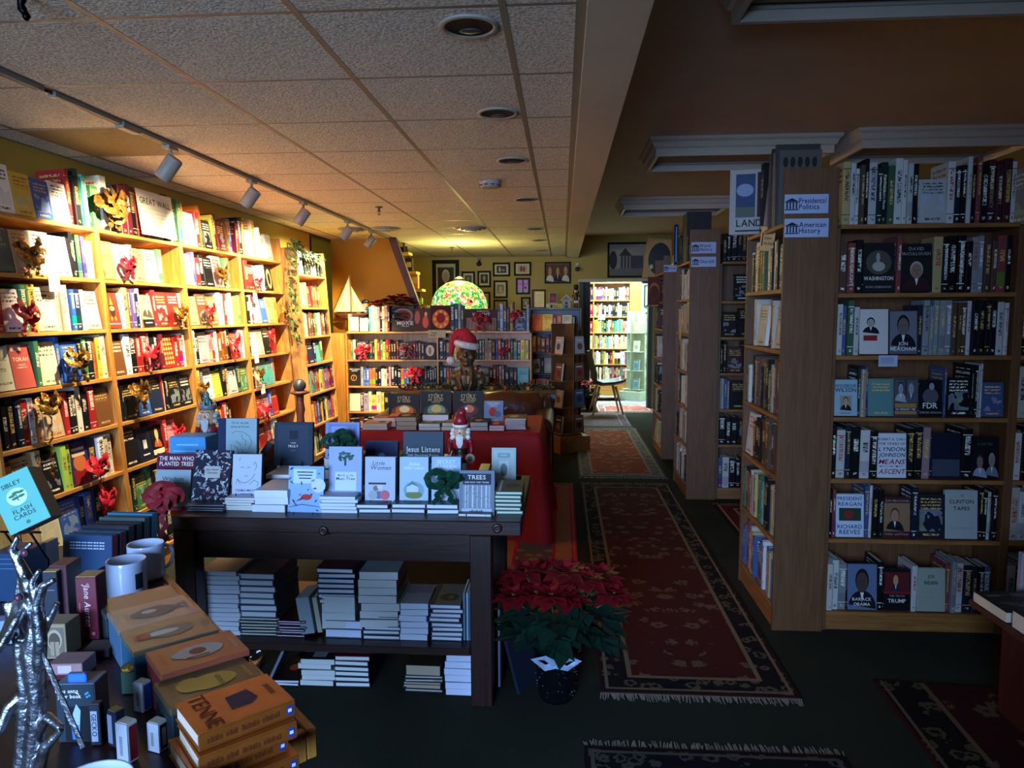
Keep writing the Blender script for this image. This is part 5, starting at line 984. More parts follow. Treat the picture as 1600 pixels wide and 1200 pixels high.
# ------------------------------------------------------------------ poinsettias
def poinsettia(loc, sc, label, nflow=10, spread=(1, 1), pot='potc', red='8a0f1c', potcol='101418', seed=1, foil=False, group=None, hpot=.2, spill=0, rise=.33):
    rr = random.Random(seed); t = thing('poinsettia', label, 'plant', loc=loc, group=group); S = sc
    m = MB(); m.lathe([(.075*S, 0), (.085*S, .02*S), (.105*S, hpot*S*.85), (.12*S, hpot*S), (.105*S, hpot*S), (.1*S, hpot*S*.85)], n=20, col=LT(potcol)); m.build('pot', pmat('pot_foil', None, .3, .4, .3, scale=60), t)
    if foil:
        m = MB(); 
        for i in range(90): a, z = rr.uniform(0, 2*PI), rr.uniform(.1, .9)*hpot*S; r = (.083+.03*z/(hpot*S))*S; m.ell((r*math.cos(a), r*math.sin(a), z), (.0018,)*3, LT('c8d0d8'), 0, 5, 4)
        tag(m.build('sequins', M_FOIL, t), kind='stuff')
        m = MB()
        for s in (-1, 1): strip(m, [(0, -.12*S, hpot*S*.8), (s*.05*S, -.14*S, hpot*S*.95), (s*.1*S, -.13*S, hpot*S*.9), (s*.05*S, -.125*S, hpot*S*.75), (0, -.12*S, hpot*S*.8)], .03*S, (0, -1, .2), LT('8fa4c0'), 0, seed, .002)
        m.build('pot_bow', M_SATIN, t)
    st_, gr = MB(), MB()
    heads = []
    for i in range(nflow):
        a = 2.4*i+rr.uniform(-.3, .3); r = (.02+.21*math.sqrt((i+.3)/nflow))*S; p = Vector((r*math.cos(a)*spread[0], r*math.sin(a)*spread[1], (hpot+rise-.75*(r/S)**1.4+rr.uniform(-.035, .03))*S)); p.x += spill*r; heads.append(p)
        st_.tube([(p.x*.15, p.y*.15, hpot*S*.8), (p.x*.5, p.y*.5, (hpot*S+p.z)*.52), p-Vector((0, 0, .01))], .004*S, 5, LT('2f4a26'))
        for k in range(8):
            q = Vector((p.x*.8, p.y*.7, hpot*S+(p.z-hpot*S)*rr.uniform(.1, .7))); b = a+rr.uniform(-1.2, 1.2)
            leafpoly(gr, q, (math.cos(b), math.sin(b), rr.uniform(-.5, .1)), (0, 0, 1), .15*S, .105*S, vary(LT('16382a'), .2, rr))
    st_.build('stems', M_LEAF, t); tag(gr.build('green_leaves', M_LEAF, t), kind='stuff')
    for p in heads:
        m = MB(); tilt = Vector((p.x, p.y, .12*S)).normalized()
        for ring, (n_, L, el) in enumerate(((7, .125, -.12), (6, .095, .2), (4, .06, .55))):
            for k in range(n_):
                a = 2*PI*k/n_+rr.uniform(-.25, .25)+ring*.5; d = Vector((math.cos(a), math.sin(a), el-.25*0)); d = (d+tilt*.25-Vector((0, 0, .15 if ring == 0 else 0))).normalized()
                leafpoly(m, (0, 0, ring*.006), d, (0, 0, 1), L*S*rr.uniform(.8, 1.15), L*S*.72, vary(LT(red), .15, rr))
        f = m.build('bract_flower', M_LEAF, t, Tr(*p)); m = MB()
        for k in range(4): m.ell((rr.uniform(-.007, .007)*S, rr.uniform(-.007, .007)*S, .012*S), (.004*S,)*3, LT('b8a030'), 0, 6, 4)
        m.build('cyathia', M_LEAF, f)
p = atz(850, 1088, 0); poinsettia((p.x+.05, p.y, .001), .86, 'red poinsettia in dark sequined pot on the carpet right of the dark table', 16, (1.2, .9), foil=True, hpot=.27, seed=4, spill=.05, rise=.36)
p = aty(606, 478, 8.5); poinsettia((p.x+.10, 8.47, 1.331), 1.0, 'dark red poinsettia on top of the low back bookcase beside the stair edge', 11, (1.2, .4), red='8a1020', seed=8, hpot=.14, rise=.24)
poinsettia((aty(922, 640, 11.4).x, 11.47, .001), .8, 'pinkish red poinsettia on the floor behind the chair by the doorway', 8, (.9, .8), red='b02838', seed=9, hpot=.26)
poinsettia((aty(826, 600, 7.2).x, 7.2, .62), .42, 'small red poinsettia at the right end of the sofa back table', 6, (1, 1), red='c01c2c', seed=12, hpot=.2)
# ------------------------------------------------------------------ nutcrackers
def nutcracker(M, H, label, hat='crown', coat='8a1c20', trim='c8c4bc', hair='d8d4cc', legs='e0dcd0', group=None, beard=True, hatc=None, prop=None):
    t = thing('nutcracker', label, 'nutcracker', M=M, group=group); s = H
    def B(name, f, mat=M_GLOSS, par=t): m = MB(); f(m); return m.build(name, mat, par)
    skin = LT('c89468'); cc = LT(coat); tr = LT(trim)
    B('base', lambda m: (m.lathe([(.13*s, 0), (.13*s, .03*s), (.11*s, .045*s)], n=16, col=LT('1a1a1c'))))
    for sg in (-1, 1):
        B('leg', lambda m: (m.lathe([(.035*s, .045*s), (.04*s, .1*s), (.035*s, .2*s), (.045*s, .22*s), (.045*s, .34*s)], (sg*.05*s, 0, 0), 10, LT(legs), cols=[IK, IK, LT(legs), LT(legs), LT(legs)]), m.ell((sg*.05*s, -.025*s, .06*s), (.035*s, .055*s, .02*s), IK)))
    B('coat', lambda m: (m.lathe([(.11*s, .32*s), (.1*s, .38*s), (.085*s, .42*s), (.1*s, .5*s), (.105*s, .58*s), (.06*s, .61*s)], n=16, col=cc, cols=[cc, cc, LT('161616'), cc, cc, cc], ry=.8), [m.ell((0, -.083*s, z*s), (.012*s, .008*s, .012*s), LT('c8a040')) for z in (.47, .52, .57)]))
    for sg in (-1, 1):
        a = B('arm', lambda m: (m.ell((sg*.12*s, 0, .58*s), (.035*s, .035*s, .03*s), LT('b8963c') if hat != 'santa' else cc), m.tube([(sg*.125*s, 0, .58*s), (sg*.14*s, -.01*s, .48*s), (sg*.13*s, -.05*s, .40*s)], [.03*s, .028*s, .024*s], 8, cc), m.tube([(sg*.132*s, -.045*s, .415*s), (sg*.13*s, -.052*s, .395*s)], .028*s, 8, tr)))
        B('hand', lambda m: m.ell((sg*.13*s, -.062*s, .375*s), (.024*s, .022*s, .028*s), skin), par=a)
    def head(m):
        m.lathe([(.07*s, .6*s), (.082*s, .63*s), (.085*s, .7*s), (.078*s, .76*s), (.06*s, .775*s)], n=16, col=skin)
        m.ell((0, -.088*s, .69*s), (.014*s, .02*s, .02*s), LT('b87850'))
        for sg in (-1, 1): m.ell((sg*.032*s, -.075*s, .718*s), (.018*s, .012*s, .016*s), LT('e8e4dc')); m.ell((sg*.032*s, -.086*s, .718*s), (.008*s, .006*s, .009*s), LT('1a2a4a')); m.box(sg*.032*s-.018*s, sg*.032*s+.018*s, -.088*s, -.078*s, .74*s, .747*s, LT('3a2a20'))
        m.box(-.03*s, .03*s, -.09*s, -.08*s, .635*s, .655*s, LT('e8e4dc')); m.tube([(-.045*s, -.085*s, .66*s), (-.015*s, -.098*s, .672*s), (.015*s, -.098*s, .672*s), (.045*s, -.085*s, .66*s)], .008*s, 6, LT(hair))
    B('head', head)
    if beard: B('beard', lambda m: (m.poly([(-.045*s, -.09*s, .655*s), (.045*s, -.09*s, .655*s), (.04*s, -.1*s, .56*s), (.015*s, -.1*s, .51*s), (-.015*s, -.1*s, .51*s), (-.04*s, -.1*s, .56*s)][::-1], LT(hair)), m.ell((0, -.088*s, .58*s), (.042*s, .02*s, .07*s), LT(hair))), M_CLOTH)
    rr = random.Random(3)
    for sg in (-1, 1): B('hair', lambda m: [m.ell((sg*(.085+rr.uniform(0, .02))*s, rr.uniform(-.03, .05)*s, (.72-i*.02)*s), (.032*s, .04*s, .03*s), LT(hair), 0, 8, 6) for i in range(6)], M_CLOTH)
    hc = LT(hatc or coat)
    if hat == 'santa': B('hat', lambda m: (m.lathe([(.094*s, .765*s), (.1*s, .78*s), (.094*s, .795*s)], n=16, col=LT('e4e0d8')), m.lathe([(.088*s, .79*s), (.084*s, .85*s), (.06*s, .93*s)], n=16, col=hc), m.tube([(0, 0, .9*s), (.03*s, 0, .96*s), (.07*s, 0, .985*s)], [.065*s, .045*s, .015*s], 12, hc), m.ell((.08*s, 0, .99*s), (.022*s,)*3, LT('e4e0d8'))))
    elif hat == 'crown': B('hat', lambda m: (m.lathe([(.085*s, .77*s), (.1*s, .83*s)], n=16, col=hc), m.lathe([(.05*s, .82*s), (.055*s, .87*s), (.02*s, .92*s), (.025*s, .95*s), (.003*s, .99*s)], n=12, col=LT('2f6a60')), [m.lathe([(.014*s, .82*s), (.003*s, .88*s)], (.088*s*math.cos(a), .088*s*math.sin(a), 0), 6, LT('9aa0a8')) for a in [k*PI/4 for k in range(8)]]))
    elif hat == 'bicorn': B('hat', lambda m: (m.ell((0, 0, .82*s), (.12*s, .06*s, .07*s), IK), m.tube([(0, -.03*s, .86*s), (-.02*s, -.03*s, .99*s)], [.02*s, .008*s], 6, LT('20302c'))))
    else: B('hat', lambda m: m.lathe([(.088*s, .76*s), (.105*s, .85*s), (.11*s, .95*s), (.08*s, 1.0*s)], n=16, col=IK), M_CLOTH)
    if prop:
        B('drum', lambda m: (m.tube([(.13*s, -.07*s, .38*s), (.13*s, -.1*s, .38*s)], .06*s, 14, LT('c8b89c')), m.tube([(.13*s, -.1*s, .38*s), (.13*s, -.105*s, .38*s)], .03*s, 12, LT('8a6a5a')))); B('drumstick', lambda m: m.tube([(-.13*s, -.08*s, .37*s), (-.09*s, -.12*s, .48*s)], .006*s, 6, LT('d8c4a0')))
    return t
nutcracker(Tr(*NUT1), .42, 'crowned nutcracker with fluffy white hair behind the sky blue box', 'crown', '7a2228', hatc='6a7078', hair='b8b4b0')
nutcracker(Tr(NUT2.x, 3.24, TB_Z+.002), .365, 'santa nutcracker with red hat, white hair and small drum on dark table', 'santa', '8a1420', prop=True)
p = aty(568, 492, 8.42); nutcracker(Tr(p.x, 8.52, 1.333), .42, 'dark coated nutcracker on top of the low back bookcase by the sailboat', 'bicorn', '2a3c40', trim='b8a060', hair='c8a878', beard=False)
p = aty(900, 482, 9.6); nutcracker(Tr(p.x, 9.6, 1.603), .3, 'tall furry-hatted nutcracker on the dark shelf unit beside the doorway', 'fur', '4a2228', hair='3a2a24')
# ------------------------------------------------------------------ sailboat, lamp, bust, sofa, red table
o = Vector((aty(548, 490, 8.45).x, 8.47, 1.332)); t = thing('model_sailboat', 'model sailboat with two cream sails on top of the low back bookcase', 'model boat', loc=o)
m = MB(); m.lathe([(.02, .13), (.05, .15), (.07, .2), (.07, .21)], n=16, col=LT('6a4424'), rx=3.0, ry=.8); m.build('hull', M_STAIR, t); m = MB(); m.box(-.08, .08, -.03, .03, 0, .015); m.box(-.006, .006, -.01, .01, .015, .14); m.build('stand', M_STAIR, t)
m = MB(); m.tube([(.0, 0, .2), (0, 0, .68)], .005, 6, LT('8a6a3a')); m.build('mast', M_COL, t)
for s, w, h, z0 in ((-1, .2, .43, .23), (1, .17, .30, .23)):
    m = MB(); n = 6; V = {}
    for i in range(n+1):
        for j in range(n+1): u, v = i/n, j/n; V[i, j] = m.vert((s*(.008+w*u*(1-v)), -.05*math.sin(PI*u)*math.sin(PI*v)-.004, z0+h*v))
    for i in range(n):
        for j in range(n): m.face([V[i, j], V[i+1, j], V[i+1, j+1], V[i, j+1]], LT('cbbb8c'), 0, None, True)
    m.build('sail', M_CLOTH, t)
# stained glass lamp
def tiffany():
    o = aty(718, 480, 9.3); o.z = 1.6; cab = thing('lamp_table', 'small dark cabinet carrying the stained glass lamp behind the back bookcase', 'cabinet', loc=(o.x, 9.3, 0))
    m = MB(); m.bbox(-.3, .3, -.22, .22, .1, 1.12, .005); m.build('cabinet_body', M_DARKV, cab); m = MB(); m.bbox(-.33, .33, -.25, .25, 1.121, 1.15, .005); m.build('cabinet_top', M_DARK, cab); m = MB(); m.box(-.28, .28, -.2, .2, 0, .099); m.build('plinth', M_DARKV, cab)
    t = thing('stained_glass_lamp', 'large domed stained glass lamp glowing green with red and yellow flowers', 'lamp', loc=(o.x, 9.3, 1.152))
    m = MB(); m.lathe([(.12, 0), (.12, .02), (.04, .05), (.02, .1), (.025, .3), (.015, .45), (.012, .70)], n=20, col=LT('2a2018')); m.build('lamp_base', M_BRONZE, t)
    nt = NT('stained_glass'); tc = nt.n('ShaderNodeTexCoord'); vo = nt.n('ShaderNodeTexVoronoi', i_Scale=30.0); ve = nt.n('ShaderNodeTexVoronoi', i_Scale=30.0, feature='DISTANCE_TO_EDGE')
    nt.l(tc.outputs['Object'], vo.inputs[0]); nt.l(tc.outputs['Object'], ve.inputs[0]); big = nt.n('ShaderNodeTexVoronoi', i_Scale=6.5); nt.l(tc.outputs['Object'], big.inputs[0])
    sc_ = nt.n('ShaderNodeSeparateColor'); nt.l(vo.outputs['Color'], sc_.inputs[0])
    r = nt.n('ShaderNodeValToRGB'); r.color_ramp.interpolation = 'CONSTANT'; el = r.color_ramp.elements
    cs = [(0, '2f9a3c'), (.2, '8fd05a'), (.4, 'e8f0c0'), (.55, '5ab86a'), (.7, 'd8e060'), (.85, '1f7a5a')]
    el[0].color = (*lin(cs[0][1]), 1); el[1].position = cs[1][0]; el[1].color = (*lin(cs[1][1]), 1)
    for p_, c_ in cs[2:]: e = el.new(p_); e.color = (*lin(c_), 1)
    nt.l(sc_.outputs[0], r.inputs[0])
    r2 = nt.n('ShaderNodeValToRGB'); r2.color_ramp.interpolation = 'CONSTANT'; e2 = r2.color_ramp.elements; e2[0].color = (*lin('d8a03c'), 1); e2[1].position = .35; e2[1].color = (*lin('e0705a'), 1); e = e2.new(.7); e.color = (*lin('e8c8a0'), 1)
    nt.l(sc_.outputs[1], r2.inputs[0]); fl = nt.math('LESS_THAN', big.outputs['Distance'], .42); ctr = nt.math('LESS_THAN', big.outputs['Distance'], .15)
    c = nt.mix(fl, r.outputs[0], r2.outputs[0]); c = nt.mix(ctr, c, lin('4a1a10')); c = nt.mix(nt.math('LESS_THAN', ve.outputs['Distance'], .05), c, lin('0c0a06'))
    nt.l(c, nt.b.inputs['Base Color']); nt.l(c, nt.b.inputs['Emission Color']); nt.b.inputs['Emission Strength'].default_value = 1.5; nt.b.inputs['Roughness'].default_value = .3
    m = MB(); R = .365; prof = [(R*1.0, .445), (R*.985, .50), (R*.93, .58), (R*.82, .66), (R*.66, .72), (R*.45, .77), (R*.18, .80)]
    m.lathe(prof, n=36, cap=False); m.lathe([(r_-.006, z) for r_, z in prof][::-1], n=36, cap=False); m.build('shade', nt.m, t)
    m = MB(); m.lathe([(.075, .795), (.08, .81), (.05, .835), (.02, .85)], n=16); m.build('cap', M_BRONZE, t)
    m = MB(); m.ell((0, 0, .6), (.04, .04, .05), (1, .9, .7)); m.build('bulb', pmat('bulb', 'ffe8b0', .5, emit=6), t)
    for z, e, nm in ((.5, 16, 'lamp_glow'), (.93, 26, 'lamp_top_glow')):
        l = bpy.data.lights.new(nm, 'POINT'); l.energy = e; l.color = (1.0, .82, .3) if z < .8 else (1, .88, .28); l.shadow_soft_size = .06; lo = bpy.data.objects.new(nm, l); COL.objects.link(lo); lo.location = (o.x, 9.3, 1.152+z)
tiffany()
def remeshed(parts, vox, name, mat, parent, M=None, sm=4):
    me = bpy.data.meshes.new(name); m = MB(); parts(m); me.from_pydata(m.v, [], m.f); o = bpy.data.objects.new(name, me); COL.objects.link(o)
    md = o.modifiers.new('r', 'REMESH'); md.mode = 'VOXEL'; md.voxel_size = vox; md.use_smooth_shade = True; s = o.modifiers.new('s', 'SMOOTH'); s.factor = .5; s.iterations = sm
    dg = bpy.context.evaluated_depsgraph_get(); me2 = bpy.data.meshes.new_from_object(o.evaluated_get(dg)); bpy.data.objects.remove(o); me2.materials.clear(); me2.materials.append(mat)
    for p in me2.polygons: p.use_smooth = True
    o = bpy.data.objects.new(name, me2); COL.objects.link(o); o.parent = parent
    if M: o.matrix_basis = M
    return o
def bust():
    o = aty(730, 612, 6.8); t = thing('bronze_bust', 'dark bronze bust of a suited man behind the leather sofa', 'bust', loc=(o.x, 6.8, .80))
    def g(m):
        m.ell((0, 0, .36), (.085, .10, .125), n=20, m=14); m.ell((0, -.01, .31), (.07, .085, .075), n=16, m=10)   # skull and jaw
        m.ell((0, -.105, .355), (.016, .03, .03), n=10, m=8); m.ell((0, -.075, .395), (.062, .035, .014), n=12, m=8)     # nose, brow
        m.ell((0, -.088, .312), (.03, .018, .008), n=10, m=6); m.ell((0, -.088, .30), (.026, .018, .008), n=10, m=6); m.ell((0, -.08, .268), (.03, .025, .02), n=10, m=6)
        for s in (-1, 1): m.ell((s*.088, .0, .35), (.014, .026, .035), n=8, m=6); m.ell((s*.05, -.065, .33), (.025, .03, .03), n=10, m=8); m.ell((s*.032, -.082, .375), (.016, .014, .01), n=8, m=6)
        m.tube([(0, .01, .1), (0, .0, .22), (0, -.005, .28)], [.085, .068, .062], 16)
        m.ell((0, .005, .17), (.135, .085, .05), n=20, m=12); m.tube([(0, .0, -.0), (0, .0, .08), (0, .005, .16)], [.095, .115, .115], 20)
        for s in (-1, 1):
            m.ell((s*.12, .005, .15), (.05, .07, .05)); m.tube([(s*.135, 0, .14), (s*.135, -.01, .06), (s*.10, -.01, .0)], [.045, .04, .03], 12)
            m.tube([(s*.045, -.035, .235), (s*.05, -.075, .19), (s*.055, -.115, .1), (s*.022, -.125, .0)], [.016, .018, .018, .014], 8)
    remeshed(g, .0065, 'bust_body', M_BRONZE, t, sm=3)
    m = MB()
    m.tube([(0, -.08, .21), (0, -.112, .12), (0, -.118, .03)], [.011, .013, .014], 8, (.1, .07, .05)); m.build('necktie', M_BRONZE, t)
    h = thing('santa_hat', 'red santa hat with white trim on the bronze bust', 'hat', loc=(o.x, 6.8, .80))
    def trim(m):
        n = 26
        for k in range(n): a = 2*PI*k/n; m.ell((.096*math.cos(a), .108*math.sin(a), .425+.012*math.sin(a)*0-.02*math.cos(a)+.02), (.03, .03, .034), n=10, m=8)
    remeshed(trim, .007, 'fur_trim', pmat('white_fur', 'd8cfc4', .95, bump=.8, bscale=150, var=.1), h, sm=3)
    m = MB(); m.tube([(0, 0, .44), (0, 0, .50), (-.03, 0, .55), (-.09, -.01, .55), (-.125, -.02, .49), (-.14, -.03, .40), (-.145, -.035, .33)], [.1, .09, .065, .045, .035, .026, .014], 16, LT('a81420')); m.build('hat_cone', M_CLOTH, h)
    m = MB(); m.ell((-.147, -.04, .295), (.042, .04, .042), n=14, m=10); m.build('pompom', pmat('white_fur', ''), h)
    # table behind the sofa that carries it
    c = thing('console_table', 'console table behind the leather sofa, mostly hidden, carrying bust and garland', 'table', loc=(-.85, 6.85, 0)); m = MB(); m.bbox(-.75, .80, -.2, .2, .75, .798, .004); m.build('table_top', M_DARK, c)
    for x in (-.72, .71):
        for y in (-.17, .12): m = MB(); m.bbox(x, x+.06, y, y+.05, 0, .749, .003); m.build('leg', M_DARKV, c)
    g2 = thing('pine_garland', 'green garland with gold bits lying along the top behind the sofa', 'garland', loc=(-.85, 6.72, .80)); rr = random.Random(2); m = MB()
    for i in range(420):
        x = rr.uniform(-.68, .76); 
        if abs(x+.85-o.x) < .17: continue
        leafpoly(m, (x, rr.uniform(-.05, .05), rr.uniform(.015, .06)), (rr.uniform(-1, 1), rr.uniform(-1, .3), rr.uniform(0, .8)), (0, -.5, 1), rr.uniform(.04, .08), rr.uniform(.012, .03), vary(LT(rr.choice(['26402a', '33502c', '4a5a34', '20301c'])), .2, rr))
    tag(m.build('needles', M_LEAF, g2), kind='stuff')
    for i in range(7): m = MB(); m.ell((rr.uniform(-.6, .7), -.05, .045), (.02,)*3, LT(rr.choice(['a83024', 'b88a3c']))); m.build('bauble', M_GLOSS, g2)
bust()
def sofa():
    t = thing('leather_sofa', 'brown leather sofa back rising behind the red draped table', 'sofa', loc=(-.84, 6.34, 0))
    def back(m):
        for i in range(2):
            cx = -.345+.69*i; n, mm = 16, 12
            m.bbox(cx-.33, cx+.33, -.08, .12, .42, .85, .05)
            m.ell((cx, -.06, .67), (.33, .1, .2), n=20, m=12)
    remeshed(back, .018, 'back_cushions', M_LEATHER, t, sm=8)
    def body(m): m.bbox(-.72, .74, .06, .28, .12, .81, .04); m.bbox(-.72, .74, -.5, .2, .12, .30, .04)
    remeshed(body, .02, 'body', M_LEATHER, t, sm=4)
    def seat(m): m.bbox(-.58, .58, -.5, -.1, .305, .45, .05)
    remeshed(seat, .02, 'seat_cushion', M_LEATHER, t, sm=6)
    for s in (-1, 1):
        def arm(m): m.bbox(s*.67-.08, s*.67+.08, -.52, .24, .12, .58, .05); m.tube([(s*.67, -.52, .6), (s*.67, .24, .62)], .1, 16)
        remeshed(arm, .018, 'arm', M_LEATHER, t, sm=6)
    for x in (-.66, .62):
        for y in (-.48, .2): m = MB(); m.bbox(x, x+.05, y, y+.05, 0, .119, .003); m.build('foot', M_DARKV, t)
sofa()
def redtable():
    x0, x1, y0, y1, Z = -1.40, -.15, 4.82, 5.64, .742; cx, cy_ = (x0+x1)/2, (y0+y1)/2
    t = thing('draped_table', 'folding table hidden under the red cloth', 'table', loc=(cx, cy_, 0)); m = MB(); m.bbox(x0-cx+.012, x1-cx-.012, y0-cy_+.012, y1-cy_-.012, .70, Z-.006, .004); m.build('table_top', M_DARK, t)
    for x in (x0+.08-cx, x1-.1-cx):
        for y in (y0+.08-cy_, y1-.12-cy_): m = MB(); m.tube([(x, y, 0), (x, y, .70)], .015, 8); m.build('leg', M_METAL, t)
    c = thing('tablecloth', 'bright red cloth draped over the table, falling in folds to the floor at right', 'tablecloth', loc=(cx, cy_, 0)); m = MB(); W2, D2 = (x1-x0)/2, (y1-y0)/2; red = LT('a80c18'); per = []
    N = 220; P = 2*(2*W2+2*D2); rr = random.Random(4); rings = []
    for r in range(15):
        v = r/14; ring = []
        for k in range(N):
            s = k/N*P
            if s < 2*W2: p = Vector((-W2+s, -D2)); n = Vector((0, -1)); e = s/(2*W2)
            elif s < 2*W2+2*D2: p = Vector((W2, -D2+s-2*W2)); n = Vector((1, 0))
            elif s < 4*W2+2*D2: p = Vector((W2-(s-2*W2-2*D2), D2)); n = Vector((0, 1))
            else: p = Vector((-W2, D2-(s-4*W2-2*D2))); n = Vector((-1, 0))
            cor = Vector((p.x/W2, p.y/D2)); cn = abs(cor.x)**6*abs(cor.y)**6; n = (n*(1-cn)+cor.normalized()*cn).normalized()
            flare = v*(.03+.07*cn+.03*max(0, cor.x)**4)+.008*min(1, v*8)
            fold = .022*v**.7*math.sin(s*22+1.5*math.sin(s*3.1)+v*.8)+.014*v*math.sin(s*47+2)
            z = Z*(1-v)+.006*v; q = p+n*(flare+fold); ring.append(m.vert((q.x, q.y, max(.004, z-.01*(v > 0)*math.sin(s*9)*v*0))))
        rings.append(ring)
    for A, B in zip(rings, rings[1:]):
        for k in range(N): m.face([A[k], B[k], B[(k+1) % N], A[(k+1) % N]], red, 0, None, True)
    ce = m.vert((0, 0, Z+.001))
    for k in range(N): m.face([rings[0][k], rings[0][(k+1) % N], ce], red, 0)
    m.build('cloth_drape', pmat('red_cloth', None, .7, var=.12, scale=5), c)
redtable()
CZ = .746
def god_cov(c1, c2, c3, sub):
    def f(m, w, h):
        m.rect(.001, w-.001, .001, h-.001, LT('2a2420'), -.0001)
        for i, (x, z, r, cc) in enumerate(((.5, .3, .42, c1), (.52, .36, .3, c2), (.52, .42, .17, c3), (.2, .14, .19, c2), (.8, .13, .19, c1), (.33, .1, .13, c3), (.68, .09, .12, c2), (.52, .5, .08, c3))): m.disc(w*x, h*z, w*r, h*r*.7, LT(cc), -.0002-i*.0001)
        m.rect(.001, w-.001, -.0, .001, LT('2a2420'), -.0001); m.text('THE', w*.5, h*.9, h*.035, LT('c8a868'), -.001); m.text('STORY', w*.5, h*.79, h*.12, LT('c8a868'), -.001, sc=.95); m.text('of GOD', w*.5, h*.68, h*.12, LT('c8a868'), -.001, sc=.9)
        if sub: m.text(sub, w*.5, h*.62, h*.05, LT('c8a868'), -.001)
    return f
upright(607, 616, 654, 657, 5.12, .025, 'large dark book with gold title and orange sunburst, left of three', '241e1c', god_cov('7a4420', 'd8702c', 'f4dc98', ''), lean=.15)
upright(657, 612, 704, 659, 5.12, .025, 'large dark book with gold title and pale river scene, middle of three', '1c201c', god_cov('3a4434', '8a9a78', 'd8b868', 'THE KING'), lean=.15)
upright(708, 612, 755, 659, 5.12, .025, 'large dark book with gold title and red flame, right of three', '1c1818', god_cov('3a2c2c', '6a3a34', 'd87a50', 'THE SAVIOR'), lean=.15)
upright(756, 627, 786, 661, 5.06, .014, 'comic style book with red figure beside the three dark books', '8a4c5c', both(P_('7c88a0'), lambda m, w, h: (m.disc(w*.45, h*.5, w*.2, h*.2, LT('b8302c'), -.0002), m.disc(w*.7, h*.4, w*.18, h*.14, LT('5c6a7a'), -.0003), m.text('CHRISTMAS', w*.5, h*.84, h*.1, LT('e0d8c0'), -.0006, sc=.8), m.text('CAROL', w*.5, h*.74, h*.1, LT('e0d8c0'), -.0006, sc=.8), m.text('NATIVITY', w*.5, h*.08, h*.09, LT('e0d8c0'), -.0006, sc=.8))), lean=.2)
for a, b, y0_, y1_, Y, n, cc, nm, pg in ((566, 604, 662, 670, 4.86, 2, ['c8a888', 'b05a3c'], 'thin picture book pile at left end of the red cloth', (.7, .6, .5)), (584, 618, 653, 662, 5.0, 2, ['b8502c', 'c8603c'], 'orange picture book pair before the sunburst book', (.7, .55, .45)), (619, 650, 652, 668, 4.86, 3, ['4c3424', '5a3c28'], 'small brown pile in front of the sunburst book', (.45, .34, .24)), (655, 688, 662, 672, 4.86, 2, ['7a8a4c', '8a7a4a'], 'green picture books on the red cloth', (.7, .66, .6)),
    (660, 700, 648, 661, 5.0, 2, ['6a7a4c'], 'green covered pair before the river scene book', (.8, .7, .7)), (690, 716, 661, 672, 4.86, 2, ['a88a5a'], 'tan pair in the middle of the red cloth', (.7, .6, .5)), (735, 762, 660, 673, 4.86, 2, ['4a4438', '3c3830'], 'dark pair right of the santa nutcracker on red cloth', (.5, .46, .4)), (765, 788, 665, 674, 4.86, 2, ['b82c24', 'a02420'], 'small red pair at the front of the red cloth', (.75, .6, .6)), (790, 822, 654, 670, 4.92, 6, ['6a4c34', 'b87a4c', '8a6c4a', '4c4c5c', 'a04c34', 'c8b090'], 'mixed thin pile at the right end of the red cloth', (.6, .5, .5))):
    pile(a, b, y0_, y1_, Y, n, cc, nm, d=.2 if Y < 4.95 else .09, seed=a, zb=CZ, hard=False, page=pg, jit=.004, tcover=both(P_(cc[0]), lambda m, w, h: (m.disc(w*.4, h*.5, w*.25, h*.25, LT('d8b070'), -.0003), m.disc(w*.7, h*.4, w*.15, h*.2, LT('5a6a4a'), -.0004))))
# ------------------------------------------------------------------ gift table in the foreground (its right edge runs diagonally)
FA = R_(133.173); FO = Vector((-.505, 1.312)); GZ = .742
def G(a, b, z=GZ): u = Vector((math.cos(FA), math.sin(FA))); v = Vector((-u.y, u.x)); q = FO+u*a+v*b; return Vector((q.x, q.y, z))
def GM(a, b, z=GZ, rz=0): p = G(a, b, z); return Tr(*p) @ Rz(FA-PI/2+rz)     # local x: away from the table interior (-v), y: along u
def gift():
    t = thing('gift_table', 'gift table with maple edge in the foreground, crowded with boxed books and mugs', 'table', M=GM(0, 0, 0))
    m = MB(); m.bbox(-1.1, .0, 0, 1.62, .70, GZ, .004); m.build('table_top', M_DARKV, t)
    m = MB(); m.bbox(.0005, .022, -.02, 1.64, .685, GZ+.004, .003); m.build('edge_strip', M_MAPLE, t); m = MB(); m.bbox(-1.1, 0, -.022, -.0005, .685, GZ+.004, .003); m.build('edge_strip', M_MAPLE, t)
    for x, y in ((-.1, .06), (-.1, 1.5), (-1.0, .06), (-1.0, 1.5)): m = MB(); m.bbox(x-.04, x+.04, y-.04, y+.04, 0, .699, .003); m.build('leg', M_DARKV, t)
gift()
Z0 = GZ+.0015
def deck(a0, a1, b0, b1, z0, z1, top, side, label, art):
    """boxed classic lying flat: box body, lighter lid book, printed lid"""
    t = thing('boxed_book', label, 'boxed book', M=GM(a0, b1, z0)); W_, L_ = b1-b0, a1-a0
    m = MB(); m.bbox(0, W_, 0, L_, 0, z1-z0-.014, .002, LT(side)); m.build('box_body', M_CARD, t)
    m = MB(); m.bbox(-.002, W_+.002, -.002, L_+.002, z1-z0-.0135, z1-z0, .002, LT(top)); m.build('lid', M_GLOSS, t)
    m = MB(); m.T = Matrix(((1, 0, 0, 0), (0, 0, 1, 0), (0, -1, 0, z1-z0+.0006), (0, 0, 0, 1))) @ Tr(0, 0, 0); art(m, W_, L_); m.build('lid_print', M_INK, t)
